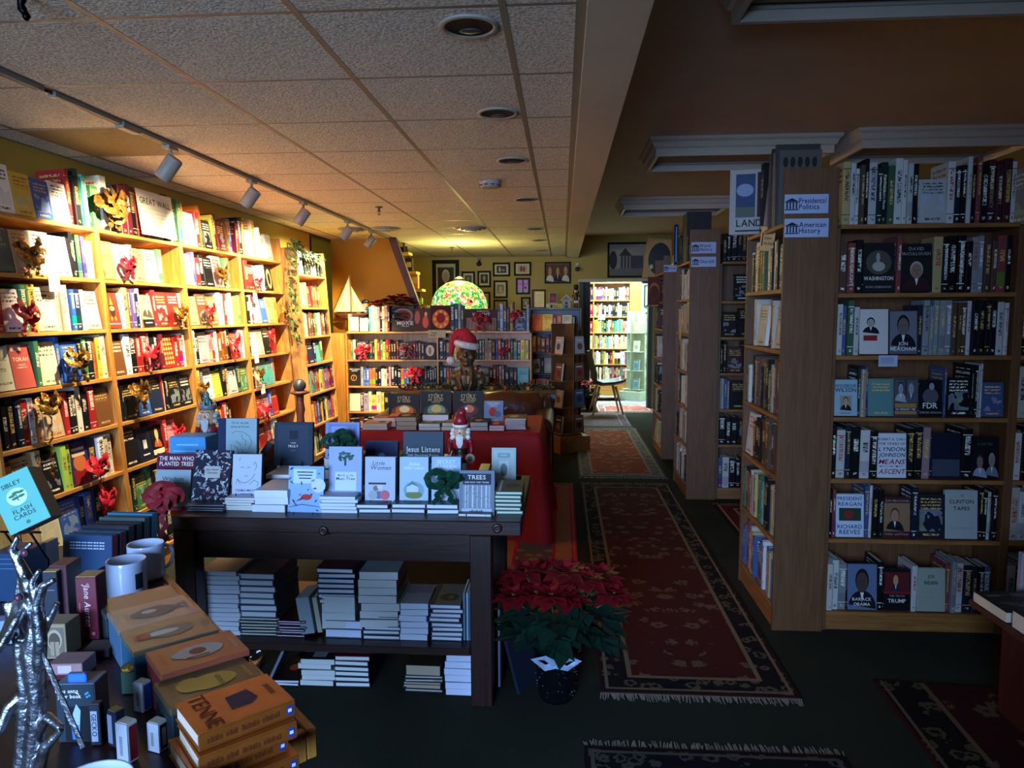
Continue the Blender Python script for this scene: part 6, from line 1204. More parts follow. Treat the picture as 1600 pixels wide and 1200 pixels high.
def wh(seed, c1, c2, kind):
    def f(m, w, h):
        m.disc(w*.52, h*.5, w*.28, h*.25, LT(c1), -.0003, n=20); m.disc(w*.34, h*.5, w*.14, h*.15, LT(c1), -.0004)
        if kind == 'whale': m.poly([(w*.76, -.0004, h*.5), (w*.9, -.0004, h*.68), (w*.84, -.0004, h*.5), (w*.9, -.0004, h*.34)], LT(c1)); m.disc(w*.45, h*.55, w*.1, h*.08, LT(c2), -.0005)
        if kind == 'face': m.disc(w*.5, h*.5, w*.1, h*.13, LT(c2), -.0005); m.rect(w*.34, w*.6, h*.28, h*.34, LT(c2), -.0006)
        if kind == 'ship': m.disc(w*.42, h*.5, w*.2, h*.1, LT('c4bcae'), -.0005); m.disc(w*.2, h*.5, w*.08, h*.14, LT(c2), -.0006)
        if kind == 'fruit': m.disc(w*.3, h*.55, w*.15, h*.24, LT(c1), -.0005); m.text('GECKO', w*.6, h*.45, h*.08, LT(c2), -.0007, vert=True)
        for i in range(3): m.rect(w*(.08+.02*i), w*(.085+.02*i), h*.3, h*.75, LT(c2), -.0006); m.rect(w*(.9+.015*i), w*(.905+.015*i), h*.25, h*.7, LT(c1), -.0006)
    return f
deck(.655, .77, .045, .22, Z0, Z0+.072, '2c3c3a', '1c2a2c', 'dark green boxed book farthest in the row, next to the white mugs', lambda m, w, h: m.rect(w*.1, w*.4, h*.6, h*.62, LT('5a6a68'), -.0004))
deck(.478, .612, .05, .222, Z0, Z0+.094, '6e6c66', '3c5a74', 'grey-tan boxed book with faint oval design, second in the row', wh(1, '6e665a', 'b0a898', 'whale'))
deck(.345, .474, .048, .222, Z0, Z0+.094, '5e5a48', '24506a', 'olive-tan boxed book with white ship and red detail, third in the row', wh(2, '8a7a62', 'a85a44', 'ship'))
deck(.18, .304, .036, .206, Z0, Z0+.104, '80402c', '5a141a', 'brick red boxed book with pale figure, fourth in the row', wh(3, 'a8a298', '7a4a3a', 'face'))
deck(.055, .177, .05, .22, Z0, Z0+.094, '443c28', '18242a', 'brown boxed book with golden shape, fifth in the row', wh(4, 'a8843c', '6a4c20', 'fruit'))
# orange copper covered pile at the corner
for k in range(4):
    z = Z0+k*.0325; off = (0, .012, -.006, .004)[k]; sh = (.0, .012, .004, .0)[k]
    t = thing('copper_book', ['bottom book of the orange copper pile at the table corner', 'second book up in the orange copper pile at table corner', 'third book up in the orange copper pile at table corner', 'top orange copper book with dark state-shaped label, table corner'][k], 'book', M=GM(-.128+.135+off-.13, .222+sh, z, .03*(k % 2)), group='orange copper books at the table corner')
    W_, L_, H_ = .165, .125, .031
    m = MB(); m.bbox(0, W_, 0, L_, .0, .004, .0015, LT('9c5420')); m.bbox(0, W_, 0, L_, H_-.004, H_, .0015, LT('a85e24')); m.bbox(0, W_, 0, .004, .004, H_-.004, .001, LT('a85e24')); m.build('cover', pmat('copper_cover', None, .3, .55, .15, coat=.3), t)
    m = MB(); m.box(.003, W_-.003, .005, L_-.003, .0045, H_-.0045, (.62, .5, .38)); m.build('page_block', M_PAGES, t)
    m = MB(); m.T = Tr(0, -.0006, 0); [m.rect(W_*(.08+.031*i), W_*(.1+.031*i+.004*(i % 3)), H_*.32, H_*(.58+.06*(i % 2)), LT('5a2c12')) for i in range(24) if i not in (5, 10, 17)]; m.rect(W_*.9, W_*.97, H_*.2, H_*.75, LT('1c3a8a')); m.rect(W_*.915, W_*.955, H_*.38, H_*.58, WH, -.0004)
    if k == 3:
        m.T = Matrix(((1, 0, 0, 0), (0, 0, 1, 0), (0, -1, 0, H_+.0006), (0, 0, 0, 1))); m.poly([(W_*.42, -.0002, L_*.32), (W_*.62, -.0002, L_*.3), (W_*.72, -.0002, L_*.42), (W_*.68, -.0002, L_*.72), (W_*.44, -.0002, L_*.68)], LT('1c1c34')); m.text('TENNE', W_*.2, L_*.5, L_*.24, LT('4a1c14'), -.0003, vert=True); [m.rect(W_*(.85+.02*i), W_*(.86+.02*i), L_*.35, L_*.68, LT('4a2410'), -.0003) for i in range(3)]
    m.build('cover_lettering', M_INK, t)
# mugs
def mug(px_, py_, r, h, label, col='b8c4dc', z=Z0, hd=2.6, pr=None):
    p = atz(px_, py_, z); t = thing('mug', label, 'mug', loc=(p.x, p.y, z)); m = MB()
    m.lathe([(r*.86, 0), (r*.97, .004), (r, .012), (r, h-.002), (r*.985, h), (r*.93, h-.002), (r*.92, .012), (.001, .008)], n=36, col=LT(col), cap=False); m.lathe([(.001, .0005), (r*.86, 0)], n=36, col=LT(col), cap=False); m.build('cup', M_CERAMIC, t)
    m = MB(); pts = [(math.cos(hd)*(r-.002+.03*math.sin(u)), math.sin(hd)*(r-.002+.03*math.sin(u)), h*.5+h*.34*math.cos(u)) for u in [PI*i/10 for i in range(11)]]; m.tube(pts, .006, 8, LT(col if pr is None else '14161c')); m.build('handle', M_CERAMIC, t)
    if pr:
        m = MB(); 
        for a0, a1, z0, z1, c in pr:
            n = 6
            for i in range(n):
                u0, u1 = a0+(a1-a0)*i/n, a0+(a1-a0)*(i+1)/n; R2 = r+.0005
                m.poly([(R2*math.cos(u0), R2*math.sin(u0), z0), (R2*math.cos(u1), R2*math.sin(u1), z0), (R2*math.cos(u1), R2*math.sin(u1), z1), (R2*math.cos(u0), R2*math.sin(u0), z1)], LT(c))
        m.build('printed_picture', M_INK, t)
mug(200, 931, .052, .108, 'white mug with small dark picture at its right side, nearer of the pair', pr=[(-.6, -.15, .03, .075, '1c2430'), (-.75, -.2, .012, .02, '3a4048')], hd=3.6)
mug(230, 902, .052, .108, 'white mug partly behind another white mug, near table edge', hd=.9)
mug(150, 1318, .058, .1, 'white mug cut off at the bottom edge, larger one at left', z=Z0, hd=3.4); mug(268, 1328, .05, .085, 'white mug rim at the bottom edge, right of the larger mug', z=Z0, hd=3.4)
# upright boxes and books standing on the gift table
def gbox(a, b, w, l, h, col, label, name='gift_box', rz=0, cat='box', art=None, mat=None, z=Z0, top=None, lid=None):
    """box with w across (towards the viewer's right), l away from the viewer"""
    p = G(a, b, z); t = thing(name, label, cat, M=Tr(*p) @ Rz(rz)); m = MB(); m.bbox(0, w, 0, l, 0, h, .0015, LT(col)); m.build('box_body', mat or M_CARD, t)
    if top: m = MB(); m.box(.0015, w-.0015, .0015, l-.0015, h, h+.0012, LT(top)); m.build('box_top' if not lid else lid, M_PAGES, t)
    if art: m = MB(); m.maxw = w*.9; m.T = Tr(0, -.0007, 0); art(m, w, h); m.build('box_print', M_INK, t)
    return t
def put(px_, py_, z=Z0): p = atz(px_, py_, z); u = Vector((math.cos(FA), math.sin(FA))); v = Vector((-u.y, u.x)); q = Vector((p.x, p.y))-FO; return q.dot(u), q.dot(v)
def jane(m, w, h):
    m.text('Jane Austen', w*.55, h*.55, w*.32, LT('c8a8a8'), -.0002, vert=True, italic=.2); m.rect(w*.15, w*.18, h*.15, h*.6, LT('a86a74'), -.0002); m.disc(w*.75, h*.1, w*.08, h*.03, LT('a86a74'), -.0002); m.disc(w*.6, h*.88, w*.08, h*.03, LT('a86a74'), -.0002)
gbox(*put(123, 1000), .05, .05, .16, '5c1424', 'dark red slipcased pair of books, pages up, left of the mugs', 'book_set', .12, 'book set', jane, M_GLOSS, top='b08a58', lid='page_block')
gbox(*put(82, 985), .045, .07, .168, '3a1420', 'second dark red book set behind the first one, in shadow', 'book_set', .12, 'book set', None, M_GLOSS, top='7a4a3c', lid='page_block')
gbox(*put(72, 990), .036, .06, .16, '1a2432', 'navy boxed set with gilt page top beside the dark red set', 'book_set', .1, 'book set', lambda m, w, h: m.rect(w*.2, w*.8, h*.7, h*.72, LT('5a6478'), -.0002), M_GLOSS, z=Z0, top='d8b060', lid='gilt_pages')
def arch(m, w, h):
    m.rect(w*.08, w*.92, h*.06, h*.9, LT('6a5f50'), -.0001); m.disc(w*.5, h*.55, w*.34, h*.3, LT('9c8f78'), -.0003); m.disc(w*.5, h*.52, w*.26, h*.24, LT('4c4438'), -.0004); m.rect(w*.3, w*.7, h*.1, h*.5, LT('8a7c66'), -.0005); m.rect(w*.48, w*.52, h*.1, h*.7, LT('4c4438'), -.0006)
gbox(*put(70, 1030), .052, .06, .085, '8a7a60', 'tan box with arched window drawing in front of the navy set', 'gift_box', .08, 'box', arch)
gbox(*put(75, 1062), .075, .06, .035, '8a6a6c', 'low pinkish box under the tan arched box, dark red edge', 'gift_box', .12, 'box', lambda m, w, h: (m.rect(0, w, 0, h*.3, LT('4c1420'), -.0002), m.rect(w*.3, w*.7, h*.4, h*.9, LT('b0a0a0'), -.0002)))
gbox(*put(128, 1030), .06, .06, .018, '2c2224', 'flat dark box with small pale label in front of the dark red set', 'gift_box', .2, 'box', None, top='4c3c38')
# row of blue books standing at the back left
for k, (c, h) in enumerate((('1c3a5c', .115), ('22485c', .112), ('16202e', .118), ('1c2430', .114), ('3a4a48', .120), ('2c6a88', .122))):
    a, b = put(92, 892); p = G(a, b)+Vector((.012, .045*k, 0)); t = thing('hardback_book', ['navy hardback with small white quotation, front of the blue row at left', 'teal navy hardback directly behind the quotation book', 'black hardback third in the blue row at left', 'charcoal hardback fourth in the blue row at left', 'grey green hardback fifth in the blue row', 'light blue hardback at the rear of the blue row'][k], 'book', M=Tr(p.x, p.y, Z0) @ Rz(-.03) @ Rx(-.1)); W_ = .165
    m = MB(); m.bbox(0, W_, 0, .003, 0, h, .001, LT(c)); m.bbox(0, W_, .027, .030, 0, h, .001, LT(c)); m.bbox(W_-.004, W_, .003, .027, 0, h, .001, LT(['7a2c2c', '5a2430', '20242c', '1c2430', '3a4a48', '2c6a88'][k])); m.build('cover', M_GLOSS, t); m = MB(); m.box(.004, W_-.005, .004, .026, .003, h-.004, (.6, .55, .45)); m.build('page_block', M_PAGES, t)
    if k == 0: m = MB(); m.T = Tr(0, -.0006, 0); [m.rect(W_*(.15+.06*i), W_*(.2+.06*i-.01*(i % 2)), h*.78, h*(.78+.035), LT('a8b4c8')) for i in range(12)]; [m.rect(W_*(.15+.06*i), W_*(.2+.06*i-.01*(i % 2)), h*.7, h*(.7+.035), LT('a8b4c8')) for i in range(12)]; [m.rect(W_*(.15+.06*i), W_*(.2+.06*i-.01*(i % 2)), h*.62, h*(.62+.035), LT('a8b4c8')) for i in range(12)]; m.build('quotation', M_INK, t)
gbox(*put(-8, 940), .088, .1, .14, '123454', 'royal blue boxed set at the left edge behind the silver branches', 'book_set', .05, 'book set', lambda m, w, h: [m.rect(w*.05, w*.8, h*(.88-.1*i), h*(.885-.1*i), LT('7a9cc0'), -.0002) for i in range(3)], M_GLOSS)
gbox(*put(66, 915), .018, .06, .13, '9a9a88', 'narrow cream spined book beside the royal blue set', 'gift_book', .05, 'book', lambda m, w, h: m.rect(w*.3, w*.7, h*.2, h*.8, LT('20242c'), -.0002), M_GLOSS)
# bird flash card box, tilted on a wire stand
a = aty(35, 829, 1.75); t = thing('flash_card_box', 'teal and grey flash card box with leaf drawing tilted on a wire stand', 'box', M=Tr(a.x, a.y, a.z) @ Rz(.35) @ Ry(-.42) @ Rx(-.25)); W_, L_, H_ = .105, .075, .15
m = MB(); m.bbox(-.03, W_-.03, 0, L_, 0, H_, .002, LT('6a655c')); m.build('box_body', M_CARD, t); m = MB(); m.T = Tr(-.03, -.0007, 0); w, h = W_, H_
m.rect(.001, w-.001, .001, h-.001, LT('5aa898')); m.text('SIBLEY', w*.5, h*.78, h*.085, LT('1c3a38'), -.0003); m.disc(w*.5, h*.58, w*.24, w*.22, LT('b8d4d8'), -.0003, n=22)
for i, (dx, dz, a_2) in enumerate(((-.1, .05, .6), (.12, .08, -.5), (0, .1, 0), (-.05, -.03, .9), (.1, -.02, -.9))): m.disc(w*(.5+dx), h*(.58+dz*.7), w*.09, h*.025, LT('2c6a48'), -.0005-i*1e-5, n=8)
m.rect(w*.49, w*.51, h*.5, h*.64, LT('2c4a38'), -.0006); m.rect(w*.25, w*.75, h*.41, h*.414, LT('1c3a38'), -.0003); m.text('FLASH', w*.5, h*.3, h*.085, LT('1c3a38'), -.0003); m.text('CARDS', w*.5, h*.2, h*.085, LT('1c3a38'), -.0003); m.disc(w*.5, h*.1, w*.05, w*.05, LT('3a6a60'), -.0003); m.build('box_print', M_INK, t)
t = thing('wire_stand', 'dark wire stand propping up the teal flash card box', 'stand', loc=(a.x, a.y+.03, Z0)); m = MB(); hz = a.z-Z0
for s in (-.05, .02): m.tube([(s, -.03, hz-.004), (s, .03, hz*.6), (s-.02, .05, 0)], .003, 6)
m.tube([(-.06, -.03, hz-.004), (.05, -.03, hz-.004)], .003, 6); m.tube([(-.06, .05, .003), (.03, .05, .003)], .003, 6); m.build('wire', M_METAL, t)
# book light box
def clip(m, w, h):
    m.rect(.001, w-.001, .001, h-.001, LT('22303a')); m.text('Clips onto', w*.3, h*.85, h*.075, WH, -.0003, sc=.85); m.text('your book', w*.36, h*.76, h*.075, WH, -.0003, sc=.85)
    for dx, dz in ((0, 0), (.05, .02), (.09, -.03), (.03, -.05)): m.disc(w*(.78+dx), h*(.83+dz), w*.03, h*.02, LT('3a8ad0'), -.0004)
    m.rect(w*.2, w*.98, .002, h*.62, LT('10161c'), -.0003); m.poly([(w*.4, -.0005, h*.1), (w*.55, -.0005, h*.1), (w*.62, -.0005, h*.55), (w*.52, -.0005, h*.66), (w*.42, -.0005, h*.5)], LT('8fa8d0')); m.poly([(w*.38, -.0006, h*.05), (w*.55, -.0006, h*.05), (w*.56, -.0006, h*.3), (w*.36, -.0006, h*.3)], LT('2c6ab8'))
    m.poly([(w*.52, -.0004, h*.86), (w*.6, -.0004, h*.84), (w*.63, -.0004, h*.77), (w*.6, -.0004, h*.82), (w*.52, -.0004, h*.845)], WH)
c = gbox(*put(92, 1160), .072, .05, .115, '5c6c80', 'dark teal clip-on book light box with blue hang tab', 'book_light_box', .1, 'box', clip); m = MB(); m.bbox(.02, .056, .006, .009, .115, .132, .003, LT('2c6ac0')); m.build('hang_tab', M_GLOSS, c)
# small tin boxes
gbox(*put(128, 1150), .018, .016, .075, '23262a', 'slim black lip balm style box in front of the book light box', 'small_box', .1, 'box', lambda m, w, h: m.rect(w*.25, w*.75, h*.15, h*.85, LT('3c4c44'), -.0002))
gbox(*put(142, 1165), .02, .016, .08, '1c2230', 'slim navy box with pale upright lettering panel', 'small_box', .1, 'box', lambda m, w, h: (m.rect(w*.15, w*.75, h*.1, h*.85, LT('9aa8c0'), -.0002), m.text('GECKO', w*.45, h*.5, w*.5, LT('1c2230'), -.0004, vert=True)), top='5a4c3c')
gbox(*put(170, 1165), .024, .02, .07, '20283c', 'tan topped navy box turned towards the window', 'small_box', -.4, 'box', lambda m, w, h: m.rect(w*.05, w*.6, h*.1, h*.9, LT('8a98b4'), -.0002), top='8a7248')
def brl(m, w, h): m.rect(w*.0, w, 0, h, LT('b4bcc8'), -.0001); [m.rect(w*.3, w*.55, h*(.2+.035*i), h*(.215+.035*i), IK, -.0003) for i in range(14)]
c = gbox(*put(184, 1190), .028, .022, .075, 'b8bcc4', 'white box with barcode front and red side panel', 'small_box', -.3, 'box', brl, top='c8c4b4'); m = MB(); m.T = Tr(.0287, 0, 0) @ Rz(PI/2); m.rect(.003, .02, .005, .07, LT('7a1c20')); m.build('side_panel', M_INK, c)
c = gbox(*put(210, 1110), .026, .022, .06, 'a8b0bc', 'white box with blue side panel, behind the red-sided one', 'small_box', -.3, 'box', brl, top='c0bca8'); m = MB(); m.T = Tr(.0267, 0, 0) @ Rz(PI/2); m.rect(.002, .02, .004, .056, LT('1c4a9a')); m.build('side_panel', M_INK, c)
c = gbox(*put(232, 1172), .028, .022, .055, 'a0a4ac', 'white box with black framed side, right of the red-sided one', 'small_box', -.3, 'box', brl, top='b0a894'); m = MB(); m.T = Tr(.0287, 0, 0) @ Rz(PI/2); m.rect(.002, .02, .004, .052, LT('16140f')); m.rect(.006, .015, .01, .045, LT('7a6a54'), -.0003); m.build('side_panel', M_INK, c)
c = gbox(*put(190, 1085), .03, .03, .05, '1c4a34', 'green jar-like box with crumpled gold foil top', 'foil_topped_box', .1, 'box', None, M_GLOSS); m = MB(); m.ell((.015, .015, .053), (.02, .02, .009), LT('c8a050')); m.build('foil_top', M_FOIL, c)
# silver branch sculpture
def silver():
    p = atz(40, 1290, Z0); Y = p.y+.02; S = lambda x, y, dy=0: aty(x, y, Y+dy)-Vector((p.x, Y, Z0)); t = thing('silver_branch_sculpture', 'silver branch-like metal sculpture with knobbly twigs at the left edge', 'sculpture', loc=(p.x, Y, Z0))
    def g(m):
        m.tube([S(48, 1290), S(52, 1180), S(60, 1090), S(50, 1020), S(58, 960), S(40, 900), S(25, 870)], [0.0195, 0.0146, 0.0146, 0.0159, 0.0122, 0.0098, 0.0073], 10)
        m.tube([S(20, 1290), S(35, 1180), S(40, 1080), S(30, 1000), S(12, 940)], [0.0146, 0.0122, 0.0122, 0.0098, 0.0085], 10)
        m.tube([S(60, 1090), S(64, 1000, -.01), S(58, 945, -.01), S(68, 915, -.01), S(86, 905, -.01)], [0.0098, 0.0098, 0.0085, 0.0073, 0.0049], 8)
        m.tube([S(58, 945, -.01), S(50, 910, -.01), S(62, 890, -.01)], [0.0073, 0.0061, 0.0037], 8)
        m.tube([S(25, 870), S(18, 860), S(28, 838)], [0.0073, 0.0061, 0.0037], 8); m.tube([S(25, 872), S(50, 848)], [0.0061, 0.0037], 8)
        m.tube([S(55, 1150), S(75, 1120, -.01), S(96, 1138, -.02)], [0.0098, 0.0085, 0.0061], 8); m.tube([S(55, 1220), S(70, 1168, -.02), S(97, 1140, -.02)], [0.0122, 0.0085, 0.0049], 8)
        m.tube([S(40, 1080), S(15, 1105, -.01), S(0, 1140, -.02), S(-10, 1150, -.02)], [0.0085, 0.0098, 0.0085, 0.0073], 8); m.tube([S(56, 1010), S(70, 985), S(90, 942)], [0.0073, 0.0061, 0.0049], 8)
        for i in range(5): m.tube([S(-15+i*5, 1030-i*6, -.01*i), S(10+i*4, 985-i*4, -.005*i), S(28+i*4, 935, 0), S(30+i*3, 900, 0)], [0.0073, 0.0073, 0.0061, 0.0037], 8)
        rr = random.Random(6)
        for i in range(60): q = S(rr.uniform(30, 66), rr.uniform(900, 1200), -.008); m.ell(q, (rr.uniform(.002, .0045),)*3, n=6, m=4)
        m.ell(S(45, 1290)+Vector((0, 0, .01)), (.045, .04, .012), n=16, m=8)
    remeshed(g, .0022, 'branches', M_SILVER, t, sm=2)
    for x, y in ((32, 932), (42, 862)): q = S(x, y, -.018); m = MB(); m.tube([q, q+Vector((0, -.006, 0))], .006, 12, LT('14161c')); m.ell(q+Vector((0, -.006, 0)), (.003, .002, .003), LT('a83a54')); m.build('eyelet', M_GLOSS, t)
    t2 = thing('steel_letter_opener', 'flat steel blade leaning from the silver branches towards the small boxes', 'letter opener', loc=(p.x, Y, Z0)); a, b = S(62, 1010, -.012), S(130, 1168, -.03); m = MB(); d = (b-a).normalized(); n = d.cross(Vector((0, 1, 0))).normalized()*.0042; y = Vector((0, .0012, 0))
    i = [m.vert(q) for q in (a, a+d*.03+n-y, b+n-y, b-n-y, a+d*.03-n-y, a+d*.03+n+y, b+n+y, b-n+y, a+d*.03-n+y)]
    for f in ((0, 1, 4), (1, 2, 3, 4), (0, 8, 5), (5, 8, 7, 6), (1, 5, 6, 2), (3, 7, 8, 4), (2, 6, 7, 3), (0, 5, 1), (0, 4, 8)): m.face([i[k] for k in f], (.5,)*3)
    m.build('blade', M_SILVER, t2)
silver()
a, b = put(-20, 1010); gbox(a, b, .06, .04, .06, '7a8cac', 'pale blue box with dark letters cut off at the left edge', 'gift_box', .3, 'box', lambda m, w, h: m.text('II', w*.6, h*.3, h*.3, IK, -.0003))
# ------------------------------------------------------------------ table at the right edge
def rtable():
    t = thing('low_table', 'low reddish table with maple corner post at the right border, pale paged books on it', 'table', loc=(1.585, 1.75, 0)); m = MB(); m.bbox(0, .9, 0, 1.10, .405, .43, .003); m.build('table_top', M_STAIR, t)
    m = MB(); m.bbox(.10, .85, .14, 1.05, .0, .404, .004); m.build('table_body', wood('red_panel', '2c0c0a', '4a1812', .5, 2), t); m = MB(); m.bbox(.02, .065, .42, .465, 0, .404, .003); m.build('corner_post', M_MAPLE, t)
    for k, (x, y, w, l, h, lab, pg) in enumerate(((1.59, 2.62, .24, .20, .040, 'thick book with dark photo cover at far corner of the low right border table', (.75, .68, .5)), (1.60, 2.31, .24, .28, .062, 'thickest book with pale pages nearer on the low right border table', (.75, .66, .55)))):
        r = thing('book', lab, 'book', M=Tr(x, y, .4315) @ Rz(.03)); m = MB(); c = LT('14151a'); m.bbox(0, w, 0, l, 0, .002, .0008, c); m.bbox(0, w, 0, l, h-.002, h, .0008, c); m.bbox(w-.002, w, 0, l, .002, h-.002, .0008, c); m.build('cover', M_GLOSS, r)
        m = MB(); m.box(.001, w-.003, .001, l-.001, .0022, h-.0022, pg); m.build('page_block', M_PAGES, r); m = MB(); m.T = Matrix(((1, 0, 0, 0), (0, 0, 1, 0), (0, -1, 0, h+.0006), (0, 0, 0, 1))); rr = random.Random(k)
        for i in range(14): x_, z_ = rr.uniform(.05, .6), rr.uniform(.05, .85); m.rect(w*x_, w*(x_+rr.uniform(.1, .35)), l*z_, l*(z_+.04), LT(rr.choice(['7a7468', '54504a', '9a9080'])), -.0002-i*1e-5)
        m.build('cover_print', M_INK, r)
rtable()
p = aty(1594, 930, 2.9); t = thing('white_appliance', 'pale upright panel cut off by the right border above the side table', 'panel', loc=(p.x, 2.9, 0)); m = MB(); m.bbox(0, .3, 0, .03, 0, p.z+.17, .004, LT('9a9aa4')); m.build('panel_sheet', M_COL, t)
# ------------------------------------------------------------------ framed pictures and things on the back wall
def frame(px0, py0, px1, py1, Y, label, fr, mat_, art, fw=.03, M=None, name='framed_picture', cat='picture'):
    a = aty(px0, py1, Y); b = aty(px1, py0, Y); w, h = b.x-a.x, b.z-a.z; t = thing(name, label, cat, M=M or Tr(a.x, Y, a.z)); m = MB()
    m.bbox(0, w, 0, .02, 0, fw, .002, LT(fr)); m.bbox(0, w, 0, .02, h-fw, h, .002, LT(fr)); m.bbox(0, fw, .0005, .02, fw, h-fw, .002, LT(fr)); m.bbox(w-fw, w, .0005, .02, fw, h-fw, .002, LT(fr)); m.build('frame', M_FRAME, t)
    m = MB(); m.box(fw, w-fw, .010, .018, fw, h-fw, LT(mat_)); m.build('mount', M_CARD, t); m = MB(); m.T = Tr(0, .0094, 0); art(m, w, h); m.build('print', M_INK, t); return t
def portrait(bg, skin, suit, hair, s=.5): return lambda m, w, h: person_pic(m, w/2, h*.52, w*s, h*s, LT(bg), LT(skin), LT(suit), LT(hair))
YW = BACK-.025
frame(676, 406, 717, 470, YW, 'large black framed portrait of a white haired moustached man, left of the glass lamp', '16120e', 'b0a478', portrait('3a3428', 'a09478', '2a261e', 'c0b494', .6), .06)
frame(721, 424, 742, 450, YW, 'small framed brown portrait just right of the large portrait', '16120e', 'c0b48c', portrait('5a4a34', '9a8460', '2c241a', '3a2c1c', .5))
frame(746, 423, 767, 449, YW, 'small framed tall dark photo under the security camera', '16120e', 'c0b48c', portrait('3c3428', '9a8c70', '2c241a', '3a2c1c', .55))
frame(770, 410, 797, 432, YW, 'wide framed dark landscape print, upper row left', '16120e', 'c4b890', lambda m, w, h: (m.rect(w*.22, w*.78, h*.25, h*.75, LT('3a382c')), m.disc(w*.4, h*.5, w*.06, h*.18, LT('b0ac98'), -.0003), m.disc(w*.6, h*.45, w*.1, h*.1, LT('7a7660'), -.0004)))
frame(803, 409, 830, 431, YW, 'wide framed pinkish sketch print, upper row right', '16120e', 'c8bc98', lambda m, w, h: (m.rect(w*.22, w*.78, h*.22, h*.78, LT('b89c7c')), m.disc(w*.42, h*.5, w*.07, h*.2, LT('7a3c34'), -.0003), m.disc(w*.58, h*.48, w*.07, h*.2, LT('7a4c44'), -.0004)))
frame(771, 438, 793, 466, YW, 'framed sepia child photo below the landscape print', '16120e', 'c0b48c', portrait('8a7a58', 'b8a888', 'a89c80', '4c4030', .5))
frame(806, 434, 828, 460, YW, 'frame with a lilac window reflection painted in, below the pinkish sketch', '2a1c2c', 'b088c0', lambda m, w, h: (m.rect(w*.1, w*.9, h*.08, h*.92, LT('c48ccc')), m.rect(w*.1, w*.9, h*.08, h*.3, LT('a8a4b4'), -.0002), m.rect(w*.46, w*.56, h*.1, h*.92, LT('5a4a7a'), -.0003), m.rect(w*.1, w*.9, h*.62, h*.66, LT('8a5c9c'), -.0003), m.disc(w*.68, h*.4, w*.08, h*.08, LT('5c3c54'), -.0004)))  # window reflection on the glass, painted as the print
frame(771, 468, 793, 486, YW, 'framed yellowish photo half hidden behind the books, beside the glass lamp', '16120e', 'b0a870', portrait('8a7c50', 'b8a478', '6a5c3c', '4c4030', .6))
frame(814, 464, 829, 485, YW, 'small framed yellow print behind the tall spine books', '16120e', 'b8ac7c', portrait('8a8058', 'b8a478', '5c5438', '4c4030', .6))
frame(745, 456, 766, 482, YW, 'frame mostly hidden behind the right side of the glass lamp', '16120e', 'b8b070', lambda m, w, h: m.rect(w*.2, w*.8, h*.2, h*.8, LT('9a9454')))
frame(831, 452, 853, 483, 9.75, 'brown framed certificate with faint lines standing on the dark shelf unit', '3a2414', 'b8ae84', lambda m, w, h: [m.rect(w*.25, w*.75, h*(.2+.07*i), h*(.21+.07*i), LT('6a6248')) for i in range(9)], .025)
frame(851, 409, 892, 443, YW, 'black framed photo of three smiling people in white, right of the picture group', '14110e', '6a4c34', lambda m, w, h: [person_pic(m, w*x, h*.47, w*.3, h*.8, LT('5a3c28'), LT('b8845c'), LT(c), LT(hc)) for x, c, hc in ((.2, 'c8c4bc', '8a6a44'), (.5, '20242c', '6a4c34'), (.8, 'c4c0b8', 'a88a5c'))], .02)
def house_art(m, w, h):
    m.rect(w*.05, w*.95, h*.06, h*.94, LT('8c8a84')); m.rect(w*.05, w*.95, h*.06, h*.26, LT('6a6864'), -.0002); m.poly([(w*.28, -.0003, h*.62), (w*.44, -.0003, h*.84), (w*.6, -.0003, h*.62)], LT('3c3a38')); m.rect(w*.3, w*.88, h*.26, h*.62, LT('4a4846'), -.0003); m.disc(w*.14, h*.5, w*.1, h*.26, LT('2c2c2a'), -.0003)
    for i in range(4): m.rect(w*(.31+.08*i), w*(.325+.08*i), h*.26, h*.62, LT('a8a6a0'), -.0005)
    m.rect(w*.75, w*.86, h*.3, h*.42, LT('3c4c74'), -.0005)
frame(949, 378, 1013, 434, YW, 'large black framed photo of a columned house above the doorway', '14120f', '6c6a62', house_art, .03)
# oval mirror frame above and right of the doorway
a = aty(1031, 404, 11.4); t = thing('oval_wall_board', 'tan wooden board with dark oval centre, leaning right of the house photo', 'frame', loc=(a.x, 11.45, a.z)); m = MB(); m.T = Ry(.12); N = 28
m.bbox(-.23, .25, 0, .03, -.32, .32, .02, LT('b8985c')); m.build('board', M_COL, t); m = MB(); m.T = Ry(.12) @ Tr(0, -.003, 0); m.disc(0, 0, .19, .27, LT('b89a60'), 0, n=28); m.disc(0, 0, .17, .245, LT('0e0d0c'), -.003, n=28); m.build('oval_panel', M_GLOSS, t); m = MB(); m.ell((-.12, -.012, -.12), (.03, .01, .04), LT('c8b894')); m.build('knob', M_GLOSS, t)
t = thing('wall_bracket', 'support ledge carrying the oval board on back wall', 'ledge', loc=(a.x, 11.45, a.z-.33)); m = MB(); m.bbox(-.25, .3, .0, .24, -.04, -.008, .003); m.build('ledge_board', M_DARK, t)
